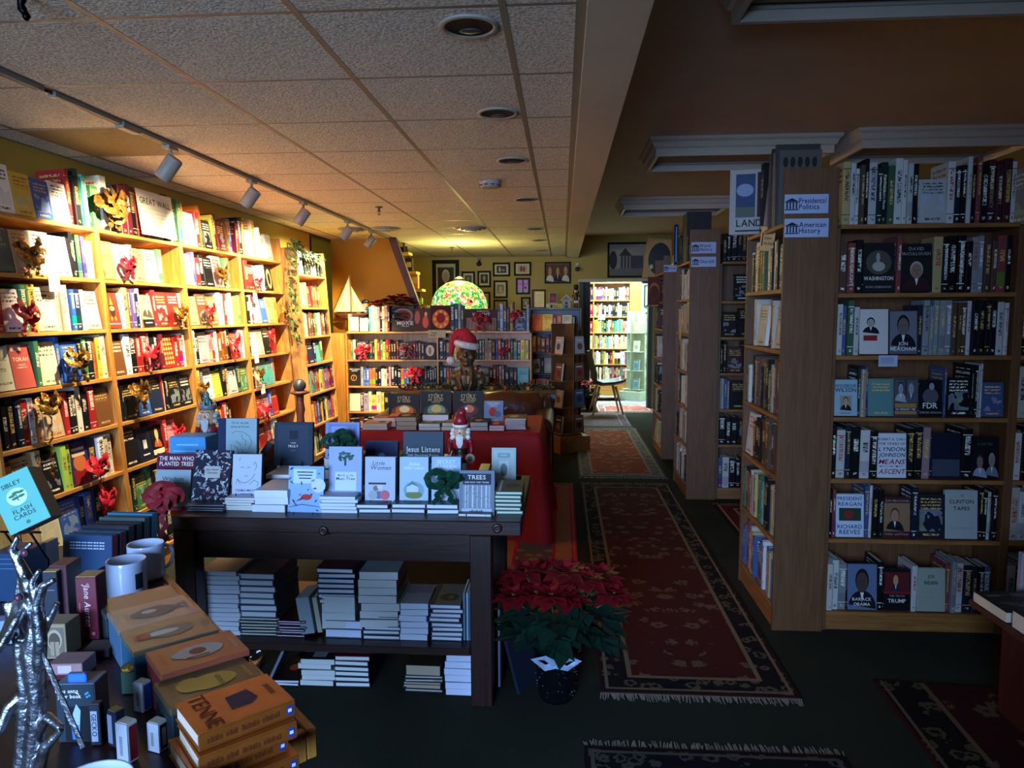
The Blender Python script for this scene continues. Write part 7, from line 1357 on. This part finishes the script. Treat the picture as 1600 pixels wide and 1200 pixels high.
# security cameras, speaker, detectors
for px_, py_, lab in ((749, 409, 'small black dome security camera high on the back wall above frames'), (902, 417, 'tiny white security camera on wall beside the beam end')):
    p = aty(px_, py_, BACK-.001); t = thing('security_camera', lab, 'camera', loc=(p.x, p.y, p.z)); c = '2a2824' if px_ < 800 else 'b8b4a8'
    m = MB(); m.bbox(-.025, .025, -.03, 0, .0, .06, .004, LT(c)); m.build('bracket', M_GLOSS, t); m = MB(); m.tube([(0, -.03, .02), (0, -.07, -.01)], .012, 8, LT(c)); m.ell((0, -.08, -.04), (.038, .038, .038), LT('101012' if px_ < 800 else '2a2a2c')); m.build('camera_head', M_GLOSS, t)
p = aty(622, 385, 9.0); t = thing('wall_spotlight', 'black spotlight clamp at the head of the stair opening', 'light', loc=(p.x, 9.0, p.z)); m = MB(); m.tube([(0, 0, .06), (0, 0, 0), (-.05, -.03, -.05)], .014, 8); m.build('arm', M_METAL, t); m = MB(); m.lathe([(.02, .04), (.05, -.04)], (-.06, -.03, -.06), 12); m.build('shade', M_METAL, t)
p = atz(766, 283, CEIL); t = thing('smoke_detector', 'round white smoke detector on the tile ceiling', 'smoke detector', loc=(p.x, p.y, CEIL)); m = MB(); m.lathe([(.06, -.045), (.07, -.035), (.072, -.012), (.078, 0)][::1], n=24); m.build('housing', M_WHITEM, t)
m = MB(); 
for k in range(10): a = 2*PI*k/10; m.T = Rz(a); m.box(.066, .073, -.014, .014, -.034, -.026, (.05, .05, .05))
m.build('grille_slots', M_COL, t)
for px_, py_, lab in ((592, 323, 'brass fire sprinkler on the tile ceiling, nearer one'), (706, 386, 'brass fire sprinkler on the ceiling before the picture wall')):
    p = atz(px_, py_, CEIL); t = thing('fire_sprinkler', lab, 'sprinkler', loc=(p.x, p.y, CEIL)); m = MB(); m.lathe([(.035, 0), (.03, -.008)][::-1], n=16); m.build('collar', M_BRONZE, t); m = MB(); m.tube([(0, 0, -.004), (0, 0, -.04)], .009, 8); m.tube([(-.012, 0, -.03), (0, 0, -.065), (.012, 0, -.03)], .003, 6); m.lathe([(.016, -.068), (.016, -.065)], n=12); m.build('sprinkler_head', M_BRONZE, t)
for k, (px_, py_) in enumerate(((733, 40), (778, 176), (801, 250), (822, 311), (836, 357), (842, 375), (846, 391))):
    p = atz(px_, py_, CEIL); t = thing('recessed_downlight', ['unlit recessed downlight nearest the camera, top centre', 'second unlit recessed downlight from the camera', 'third unlit recessed downlight along the beam', 'fourth unlit recessed downlight, beyond the smoke detector', 'fifth small recessed downlight in the row', 'sixth recessed downlight in the row, thin dark slit', 'last recessed downlight before the picture wall'][k], 'ceiling light', loc=(p.x, p.y, CEIL))
    m = MB(); m.lathe([(.092, -.0015), (.094, -.006), (.078, -.009), (.074, -.004)], n=36, cap=False); m.build('trim_ring', M_WHITEM, t)
    m = MB(); m.lathe([(.001, -.0025), (.05, -.003), (.076, -.0035)][::1], n=36, cap=False, smooth=False); m.build('painted_recess', pmat('recess_black', '010101', .7), t)  # flat disc, the dark of the recess put into its colour
    m = MB(); m.ell((0, .034, -.004), (.036, .022, .005), LT('4a4038')); m.build('lamp_lens', M_GLOSS, t)
for k, (px_, py_) in enumerate(((552, 357), (603, 356), (736, 356))):
    p = atz(px_, py_, CEIL); t = thing('round_diffuser', ['round ceiling diffuser beside the last spotlight', 'round ceiling diffuser with dark slots near orange wall', 'round ceiling diffuser in the middle of the tiles'][k], 'vent', loc=(p.x, p.y, CEIL)); m = MB()
    for r, z in ((.16, 0), (.11, -.012), (.06, -.022)): m.lathe([(r-.05 if r > .06 else .001, z-.012), (r, z-.012), (r*.98, z-.004)], n=28, cap=False)
    m.build('cone_rings', M_WHITEM, t)
# ventilation grille tile
m = MB(); t = thing('vent_grille', 'large perforated air grille tile in the ceiling over the first spotlight', 'vent', loc=(-2.614, 3.402, CEIL)); m.box(.012, .596, .012, .596, -.0, .0035, LT('6a5434')); m.build('backing', M_COL, t); m = MB()
for i in range(56): m.box(.012+i*.0104, .012+i*.0104+.005, .012, .596, -.004, -.0005, LT('a08a5c'))
m.build('louvres', M_COL, t)
# ------------------------------------------------------------------ track light
def track():
    XT = -2.02
    t = thing('track_light', 'white ceiling track with five cylinder spotlights aimed at the left wall', 'track light', loc=(XT, 2.9, CEIL))
    for y0, y1, nm in ((-1.4, -.12, 'track_rail'), (-.06, 5.75, 'track_rail')):
        m = MB(); m.bbox(-.017, .017, y0, y1, -.022, -.001, .002); m.build(nm, M_WHITEM, t); m = MB(); m.box(-.005, .005, y0+.02, y1-.02, -.0228, -.0222, LT('3a342c')); m.build('track_groove', M_COL, t)
    m = MB(); m.tube([(0, -.12, -.01), (0, -.06, -.01)], .006, 8); m.build('joiner', M_METAL, t); m = MB(); m.bbox(-.022, .022, .38, .52, -.034, -.002, .004); m.build('power_feed', M_WHITEM, t)
    for k, (px_, py_) in enumerate(((262, 222), (391, 277), (473, 312), (535, 342), (576, 358))):
        p = atz(px_, py_, CEIL); y = p.y-2.9; s = thing('spotlight', '', ''); 
        for q in ('label', 'category'):
            if q in s: del s[q]
        s.parent = t; s.matrix_basis = Tr(0, y, -.022)
        m = MB(); m.bbox(-.02, .02, -.045, .045, -.018, 0, .003); m.tube([(0, 0, -.018), (0, 0, -.06)], .009, 8); m.build('stem', M_WHITEM, s)
        ax = Vector((-.62, .0, -.78)).normalized(); c = Vector((-.01, 0, -.105)); rot = ax.to_track_quat('-Z', 'Y').to_matrix().to_4x4()
        m = MB(); m.lathe([(.03, -.07), (.041, -.069), (.042, -.066), (.042, .052), (.036, .058), (.001, .058)], n=24, cap=False); m.lathe([(.034, -.068), (.033, -.03), (.001, -.028)], n=24, cap=False, col=LT('b8a070')); m.build('spot_head', M_WHITEM, s, Tr(*c) @ rot)
        m = MB(); m.lathe([(.001, -.045), (.028, -.045)], n=20, cap=False); m.build('bulb', pmat('spot_bulb', 'ffd890', .5, emit=8), s, Tr(*c) @ rot)
        l = bpy.data.lights.new('spot_beam', 'SPOT'); l.energy = 185; l.color = (1, .83, .52); l.spot_size = R_(112); l.spot_blend = .55; l.shadow_soft_size = .025
        o = bpy.data.objects.new('spot_beam', l); COL.objects.link(o); wp = Vector((XT, p.y, CEIL-.022))+c+ax*.075; o.location = wp
        tg = Vector((-2.62, p.y+(.35 if k < 4 else .1), 1.5)); o.rotation_euler = (tg-wp).to_track_quat('-Z', 'Y').to_euler()
track()
p = atz(38, 6, 2.2); t = thing('hanging_chain_ornament', 'dark twisted metal ornament hanging at the top left corner', 'ornament', loc=(aty(38, 30, 2.0).x, 2.0, CEIL-.001)); m = MB(); q = aty(38, 30, 2.0); zz = q.z-CEIL
m.tube([(0, 0, 0), (0, 0, zz+.08)], .002, 5); m.build('hook_wire', M_METAL, t); m = MB(); m.tube([(.006*math.sin(i), .006*math.cos(i), zz+.08-.01*i) for i in range(9)], [.009, .012, .009, .012, .009, .012, .009, .011, .006], 8); m.build('twisted_drop', M_METAL, t)
# ------------------------------------------------------------------ newel post
p = aty(468, 602, 5.75); t = thing('newel_post', 'dark turned wooden post with ball top in front of the narrow bookcase', 'post', loc=(p.x, 5.75, 0)); z = p.z
m = MB(); m.lathe([(.055, 0), (.055, .5), (.03, .55), (.035, .62), (.028, z-.25), (.038, z-.2), (.03, z-.14), (.032, z-.08)], n=16); m.build('shaft', M_STAIR, t); m = MB(); m.lathe([(.04, z-.08), (.075, z-.065), (.08, z-.055), (.05, z-.045)], n=20); m.build('collar_disc', M_STAIR, t); m = MB(); m.ell((0, 0, z), (.052, .052, .052), (.03, .03, .035), n=18, m=12); m.build('ball', M_GLOSS, t)
# ------------------------------------------------------------------ signs on the aisle ends
def signart(t1, t2):
    def f(m, w, h):
        c = LT('1c2438'); x, z, s = w*.17, h*.5, h*.36
        m.poly([(x-s, -.0002, z+s*.35), (x+s, -.0002, z+s*.35), (x, -.0002, z+s*.85)], c); m.rect(x-s, x+s, z+s*.2, z+s*.32, c, -.0002); m.rect(x-s, x+s, z-s*.9, z-s*.75, c, -.0002)
        for i in range(4): m.rect(x-s*.8+i*s*.45, x-s*.58+i*s*.45, z-s*.72, z+s*.2, c, -.0002)
        if t2: m.text(t1, w*.33, h*.54, h*.3, c, -.0002, align='L', sc=.9); m.text(t2, w*.33, h*.22, h*.3, c, -.0002, align='L', sc=.9)
        else: m.text(t1, w*.33, h*.38, h*.34, c, -.0002, align='L', sc=.9)
    return f
def sign(px0, py0, px1, py1, Y, a, b, lab): q = aty(px0, py1, Y); r = aty(px1, py0, Y); card(Tr(q.x, Y-.002, q.z), r.x-q.x, r.z-q.z, 'a8b0cc', lab, signart(a, b), name='section_sign', cat='sign')
sign(1225, 303, 1295, 334, 3.478, 'Presidents/', 'Politics', 'upper white two-word sign on the near aisle bookcase end')
sign(1225, 341, 1295, 371, 3.478, 'American', 'History', 'lower white sign on the near aisle bookcase end')
sign(1080, 378, 1119, 396, 5.968, 'World', 'History', 'upper white sign on the middle aisle bookcase end')
sign(1080, 401, 1119, 417, 5.968, 'Churchill', None, 'lower white sign on the middle aisle bookcase end')
sign(1037, 414, 1058, 425, 7.618, 'Fiction', None, 'white sign on the farthest aisle bookcase end, partly hidden')
q = aty(669, 528, 8.28); card(Tr(q.x, 8.296, q.z), .2, .09, 'b0a078', 'tan section card on the low back bookcase above the divider', lambda m, w, h: (m.text('Young', w*.12, h*.55, h*.28, IK, -.0002, align='L', sc=.8), m.text('Adult', w*.12, h*.2, h*.28, IK, -.0002, align='L', sc=.8)), name='section_sign', cat='sign')
q = aty(1373, 573, 3.49); card(Tr(q.x, 3.494, q.z), .086, .053, 'a8acc0', 'small white card taped under the third shelf at right', lambda m, w, h: [m.rect(w*.1, w*.8, h*(.75-.15*i), h*(.79-.15*i), LT('4a5470'), -.0002) for i in range(4)])
M = Tr(1.006, aty(1195, 375, 3.9).y-.05, 1.86) @ Rz(-PI/2+.4) @ Ry(.15); card(M, .11, .12, 'c0a878', 'tilted tan card clipped at the near aisle bookcase top shelf', lambda m, w, h: (m.text('Important', w*.3, h*.7, h*.14, IK, -.0002, align='L', sc=.7), m.text('Southern', w*.3, h*.48, h*.14, IK, -.0002, align='L', sc=.7), m.text('Non-fiction', w*.3, h*.26, h*.14, IK, -.0002, align='L', sc=.7), m.rect(w*.12, w*.2, h*.2, h*.75, IK, -.0002)))
p = atx_ = EYE+ray(1063, 520)*(1.018/ray(1063, 520).x); card(Tr(1.016, p.y+.04, p.z-.06) @ Rz(-PI/2), .08, .12, 'b8a880', 'small tan card hanging in the middle aisle bookcase')
# books on top of the aisle ends
def land(m, w, h):
    m.rect(.001, w-.001, .001, h-.001, LT('a8a09c')); m.rect(w*.12, w*.5, h*.26, h*.93, LT('3c4a68'), -.0002); m.rect(w*.12, w*.5, h*.26, h*.42, LT('5a6458'), -.0003); m.disc(w*.3, h*.68, w*.17, h*.1, LT('8a98b4'), -.0004); m.rect(w*.54, w*.98, h*.26, h*.95, LT('3a2c28'), -.0002); m.disc(w*.8, h*.5, w*.18, h*.2, LT('5a4a40'), -.0004); m.text('LAND of', w*.14, h*.12, h*.12, IK, -.0004, align='L', sc=.9); m.rect(w*.12, w*.9, h*.04, h*.065, LT('3a3434'), -.0003)
a = aty(1146, 362, 4.12); b = aty(1212, 278, 4.12)
slab_book(Tr(.89, 4.02, 1.957) @ Rz(-.2) @ Rx(-.1) @ Tr(0, .015, 0) @ Rz(-PI/2), .015, .345, .26, 'display_book', 'large landscape photo book jutting out over the near aisle bookcase', LT('8a8078'), True, cover=land)
for k, (y, h, c, lab) in enumerate(((3.80, .37, '4a4440', 'tall grey photo book standing on top of the near aisle end, first'), (3.765, .385, '2a2624', 'tall black photo book on the near aisle end top, second'), (3.73, .36, '6a645c', 'pale spined tall book on the near aisle end top, third'), (3.695, .39, '3a3632', 'tallest dark photo book on the near aisle end top'))):
    slab_book(Tr(1.03, y, 1.957) @ Rz(-PI/2), .026, h, .27 if False else .205, 'tall_book', lab, LT(c), True, cover=None)
q = aty(1222, 300, 3.72); slab_book(Tr(1.04, 3.66, 2.202-.243) @ Tr(0, .012, 0) @ Rz(-PI/2), .012, .36, .20, 'tall_book', 'photo book with a grey group picture rising above the signed panel', LT('3a3430'), True, cover=lambda m, w, h: (m.rect(.001, w-.001, .001, h-.001, LT('5a544c')), [m.disc(w*(.15+.17*i), h*.84, w*.06, h*.07, LT('2a2622'), -.0003) for i in range(5)]))
a = aty(1070, 355, 6.1); b = aty(1119, 328, 6.1); gb = thing('dark_storage_box', 'plain dark purple-black box standing on the middle aisle bookcase top', 'box', loc=(1.03, 6.2, 1.957)); m = MB(); m.bbox(0, .2, 0, .22, 0, b.z-1.957, .004, LT('241c22')); m.build('box_body', M_CARD, gb)
a = aty(1052, 405, 6.5); b = aty(1068, 355, 6.5); gb = thing('shiny_wrapped_book', 'plastic wrapped book with painted bright blue reflection on the middle aisle bookcase', 'book', loc=(a.x, 6.46, 1.957)); m = MB(); m.bbox(0, .035, 0, .15, 0, .34, .002, LT('1a2030')); m.build('cover', pmat('wrap', None, .08, coat=1), gb); m = MB(); m.T = Tr(0, -.001, 0); m.rect(.012, .02, .02, .32, LT('6a9ad8')); m.build('painted_reflection', M_INK, gb)  # blue reflection on the wrap is painted as a flat strip
a = aty(1013, 476, 7.9); b = aty(1034, 432, 7.9); slab_book(Tr(a.x, 7.95, a.z) @ Rx(-.05) @ Tr(0, .02, 0) @ Rz(-PI/2), .02, b.z-a.z, b.x-a.x, 'display_book', 'dark red-brown book facing out at the farthest aisle bookcase', LT('3a1a14'), True, cover=lambda m, w, h: (m.rect(.001, w-.001, .001, h-.001, LT('5a2a1c')), m.disc(w*.5, h*.5, w*.4, h*.3, LT('a0603c'), -.0002), m.disc(w*.5, h*.45, w*.36, h*.24, LT('5a2a1c'), -.0003)))
sh = thing('wall_shelf', 'little bracket shelf holding the red-brown book at the farthest aisle end', 'shelf', loc=(a.x, 7.93, a.z)); m = MB(); m.bbox(-.005, 1.04-a.x-.001, -.01, .12, -.018, -.002, .002); m.build('shelf_board', M_PANEL_H, sh)
# ------------------------------------------------------------------ dark unit and revolving rack by the doorway
T = Tr(-.43, 9.55, 0); bookcase(T, .68, 1.6, .28, [1.6, 1.3, 1.02, .74, .46, .18], 'dark shelf unit beside the doorway, birdhouse and nutcracker on top', mv=M_DARKV, mh=M_DARK, toe=.1)
for i, (z, s) in enumerate(zip([1.3, 1.02, .74, .46, .18], ["OYmrCk", "eemmkPkkm", "KkSkkwk", "kPkkPwk", "NkkkSk"])): fill(T, .022, .658, z, .26, s, f"{ORD[i]} shelf of the dark unit by doorway", f"books on the {ORD[i]} shelf of the dark unit", .25, .19, .23)
q = aty(858, 482, 9.56); card(Tr(q.x, 9.545, q.z-.005), .18, .065, 'b0a060', 'yellowish section card on the top edge of the dark unit', lambda m, w, h: (m.rect(w*.1, w*.25, h*.2, h*.8, IK, -.0002), m.text('Books', w*.35, h*.5, h*.3, IK, -.0002, align='L', sc=.8), m.text('Christmas', w*.35, h*.15, h*.3, IK, -.0002, align='L', sc=.8)), name='section_sign', cat='sign')
p = aty(885, 480, 9.62); t = thing('birdhouse', 'small white birdhouse with pitched roof on the dark unit', 'birdhouse', loc=(p.x, 9.62, 1.602)); m = MB(); m.bbox(-.055, .055, -.04, .04, 0, .11, .002, LT('9a9a90')); m.build('house_body', M_COL, t); m = MB()
for s in (-1, 1): m.T = Tr(0, 0, .17) @ Ry(s*.75); m.bbox(0 if s > 0 else -.11, .11 if s > 0 else 0, -.055, .055, -.008, 0, .001, LT('c8c8bc'))
m.build('roof', M_COL, t); m = MB(); m.poly([(-.055, -.039, .11), (.055, -.039, .11), (0, -.039, .165)], LT('8a8a80')); m.T = Tr(0, -.0415, 0); m.disc(0, .06, .018, .018, IK); m.rect(-.022, .022, .0, .035, LT('3a3a34')); m.build('gable_and_hole', M_COL, t)
p = aty(864, 482, 9.62); t = thing('snow_globe_box', 'boxed ornament with red picture on a cream base, left of the birdhouse', 'box', loc=(p.x, 9.62, 1.602)); m = MB(); m.bbox(-.085, .085, -.05, .05, 0, .055, .004, LT('b8b090')); m.build('base', M_COL, t); m = MB(); m.bbox(-.055, .055, -.035, .035, .056, .2, .003, LT('6a5a50')); m.build('ornament_body', M_GLOSS, t); m = MB(); m.T = Tr(0, -.0358, 0); m.rect(-.045, .045, .07, .19, LT('5a3a34')); m.disc(0, .12, .03, .03, LT('a83a30'), -.0003); m.build('picture', M_INK, t)
def rack(x, y, h, rz, label, wd, pale=False, spin=.38):
    t = thing('revolving_book_rack', label, 'book rack', M=Tr(x, y, 0) @ Rz(rz)); mt = M_PANEL if not pale else pmat('pale_laminate', 'b4c0ac', .5); ds = M_PANEL_H if not pale else mt
    w = spin/2
    m = MB(); m.bbox(-w*1.15, w*1.15, -w*1.15, w*1.15, 0, .17, .004); m.build('base', ds, t); m = MB(); m.lathe([(w*1.1, .171), (w*1.1, .185)], n=24); m.build('turntable', ds, t)
    for k in range(4):
        m = MB(); m.T = Rz(k*PI/2); m.bbox(-.012, w, -.0125+.0, .0, .19, h, .002); m.build('panel', mt, t)
        for z in [.2+i*(h-.25)/4 for i in range(4)]:
            m = MB(); m.T = Rz(k*PI/2); m.bbox(.001, w*.95, -w*.95, -.014, z, z+.012, .002); m.build('shelf', ds, t)
    rr = random.Random(int(x*100)); cols = ['8a2428', '2c2a30', 'a8a098', '4c5c78', '7a4c34', '3c4438', 'c0a080'] if not pale else ['a8b8c8', '7a98a8', 'd0d4cc', '5a88a8', 'b8a898']
    for zi, z in enumerate([.2+i*(h-.25)/4 for i in range(4)]):
        for k in range(2 if not pale else 2):
            c = rr.choice(cols); ang = rz-PI/2*(1-k)
            M = Tr(x, y, z+.014) @ Rz(rz+k*PI/2-PI/2*0) @ Tr(.03, -w*.9, 0) @ Rx(-.12) @ Tr(0, .02, 0) @ Rz(-PI/2)
            lab = f"{['lowest', 'lower middle', 'upper middle', 'top'][zi]} tier book on {'left' if k else 'right'} side of {wd}"
            slab_book(M, .02, .19, .125, 'paperback_book', lab, LT(c), False, cover=lambda m, w_, h_, c=c: (m.rect(.001, w_-.001, .001, h_-.001, LT(c)), m.disc(w_*.5, h_*.42, w_*.28, h_*.2, LT(rr.choice(cols)), -.0003), m.rect(w_*.15, w_*.85, h_*.75, h_*.8, WH, -.0003)), group='books on '+wd)
rack(.03, 8.12, 1.42, -.95, 'brown revolving book rack of angled panels left of the doorway', 'the brown revolving rack', spin=.36)
rack(1.28, 12.75, 1.55, -.6, 'pale green-white revolving rack in the bright far room', 'the pale far rack', True, spin=.36)
# ------------------------------------------------------------------ chair by the doorway
def chair():
    p = atz(938, 648, 0); t = thing('shell_chair', 'grey shell chair on pale wooden legs by the doorway, seen from the side', 'chair', M=Tr(p.x+.09, 11.05, 0) @ Rz(PI/2+.1)); 
    prof = [(-.26, .50), (-.22, .475), (-.1, .45), (.08, .44), (.17, .47), (.215, .56), (.24, .72), (.275, .88), (.285, .96)]; m = MB(); rows = []
    for (y, z) in prof:
        r = []
        for i in range(13):
            u = -1+2*i/12; wd = .23 if z < .6 else .23-.1*(z-.6)/.28*abs(u); r.append(m.vert((u*wd, y+(.05*u*u if z > .55 else 0)*-1, z+.06*abs(u)**3*(1 if z < .6 else 0))))
        rows.append(r)
    for A, B in zip(rows, rows[1:]):
        for i in range(12): m.face([A[i], A[i+1], B[i+1], B[i]], LT('3c4448'), 0, None, True)
    o = m.build('seat_shell', M_COL, t); sd = o.modifiers.new('s', 'SOLIDIFY'); sd.thickness = .012
    for sx in (-1, 1):
        for sy_, ty in ((-1, -.2), (1, .2)): m = MB(); m.tube([(sx*.13, ty*.6, .43), (sx*.2, ty*1.15, .006)], [.02, .013], 8, LT('9a7a4c')); m.build('leg', pmat('chair_leg_wood', '9a7a50', .5), t)
    m = MB(); m.tube([(-.165, -.17, .22), (-.165, .17, .22)], .009, 6); m.tube([(.165, -.17, .22), (.165, .17, .22)], .009, 6); m.build('stretcher', pmat('chair_leg_wood', ''), t)
chair()
# ------------------------------------------------------------------ far room
TF = Tr(-.35, 13.55, 0) @ Rz(-.12)
FS = [2.40, 2.08, 1.76, 1.46, 1.17, .88, .59, .3]
bookcase(TF, 1.60, 2.5, .3, FS, 'bright far room bookcase full of pale books beyond the doorway', mids=(.93,), toe=.12)
for i, z in enumerate(FS[1:]):
    for x0, x1, n_ in ((.022, .92, 22), (.94, 1.58, 17)):
        rr = random.Random(i*7+n_); s = ''.join(rr.choice('wwcckrbnsatgpykew') for _ in range(n_)); fill(TF, x0, x1, z, .27, s, f"{ORD[i]} shelf of the far room bookcase", f"books on the {ORD[i]} shelf of the far room bookcase", .28, .2, .25)
m = MB(); m.bbox(1.22, 1.42, 13.3, 13.33, 0, 2.6, .003); tag(m.build('wood_column', M_MAPLE), 'light wooden column at the right end of the far bookcase', 'column')
for k, (px_, py_) in enumerate(((985, 450), (935, 500), (960, 560), (930, 462))): p = aty(px_, py_, 13.3); card(Tr(p.x, 13.34, p.z), .12, .1, 'e8ece4', ['white card high on the far room bookcase, right bay', 'white card at left middle of the far room bookcase', 'white card low on the far room bookcase', 'white card at the upper left of the far room bookcase'][k])
frame(1006, 445, 1022, 480, 14.55, 'pale framed picture on the far room wall beside the aisle end', '3c4440', 'b8c4b8', lambda m, w, h: m.rect(w*.25, w*.75, h*.25, h*.75, LT('8fa49c')))
frame(1006, 488, 1022, 520, 14.55, 'second pale framed picture lower on the far room wall', '3c4440', 'a8b8b8', lambda m, w, h: m.rect(w*.25, w*.75, h*.25, h*.75, LT('7a9498')))
# books on the back bookcase top with pictures
def moxie(m, w, h): m.rect(.001, w-.001, .001, h-.001, LT('3c3830')); m.disc(w*.5, h*.6, w*.45, h*.32, LT('8a8070'), -.0002, n=24); m.disc(w*.5, h*.58, w*.38, h*.25, LT('6a2c24'), -.0003, n=24); m.text('MOXIE', w*.62, h*.24, h*.17, WH, -.0005); m.text('THE ART', w*.62, h*.16, h*.06, WH, -.0005)
upright(612, 478, 646, 517, 8.34, .03, 'square dark book with red and grey oval, white lettering, atop back bookcase', '2a2824', moxie, lean=.08)
upright(647, 482, 672, 517, 8.34, .02, 'wide book with pink seated figure between two display books', '3c2c28', lambda m, w, h: (m.rect(.001, w-.001, .001, h-.001, LT('4a3028')), m.disc(w*.7, h*.4, w*.18, h*.28, LT('d0504c'), -.0003), m.disc(w*.72, h*.75, w*.08, h*.1, LT('d8a888'), -.0004), m.disc(w*.2, h*.6, w*.16, h*.3, LT('a85a54'), -.0003)), lean=.08)
upright(673, 477, 704, 516, 8.34, .025, 'dark red book with fiery orange ornament, below the glass lamp', '3a0c0c', lambda m, w, h: (m.rect(.001, w-.001, .001, h-.001, LT('3a100c')), m.disc(w*.5, h*.45, w*.42, h*.38, LT('c8682c'), -.0002, n=24), m.disc(w*.5, h*.5, w*.22, h*.22, LT('8a1c14'), -.0003), [m.disc(w*(.5+.3*math.cos(a)), h*(.45+.3*math.sin(a)), w*.06, h*.06, LT('e8a04c'), -.0004) for a in [k*PI/4 for k in range(8)]]), lean=.08)
upright(727, 483, 777, 517, 8.34, .03, 'wide brown architecture book tied with dark red bow', '3a1c18', lambda m, w, h: (m.rect(.001, w-.001, .001, h-.001, LT('3c2420')), m.rect(w*.04, w*.96, h*.04, h*.6, LT('8a6a5c'), -.0002), [m.rect(w*(.1+.1*i), w*(.12+.1*i), h*.05, h*.5, LT('5a3c34'), -.0003) for i in range(9)], m.text('FRANK LLOYD', w*.55, h*.88, h*.06, WH, -.0005), m.text('WRIGHT', w*.5, h*.69, h*.16, WH, -.0005)), lean=.08)
emit_shelf_books(300)
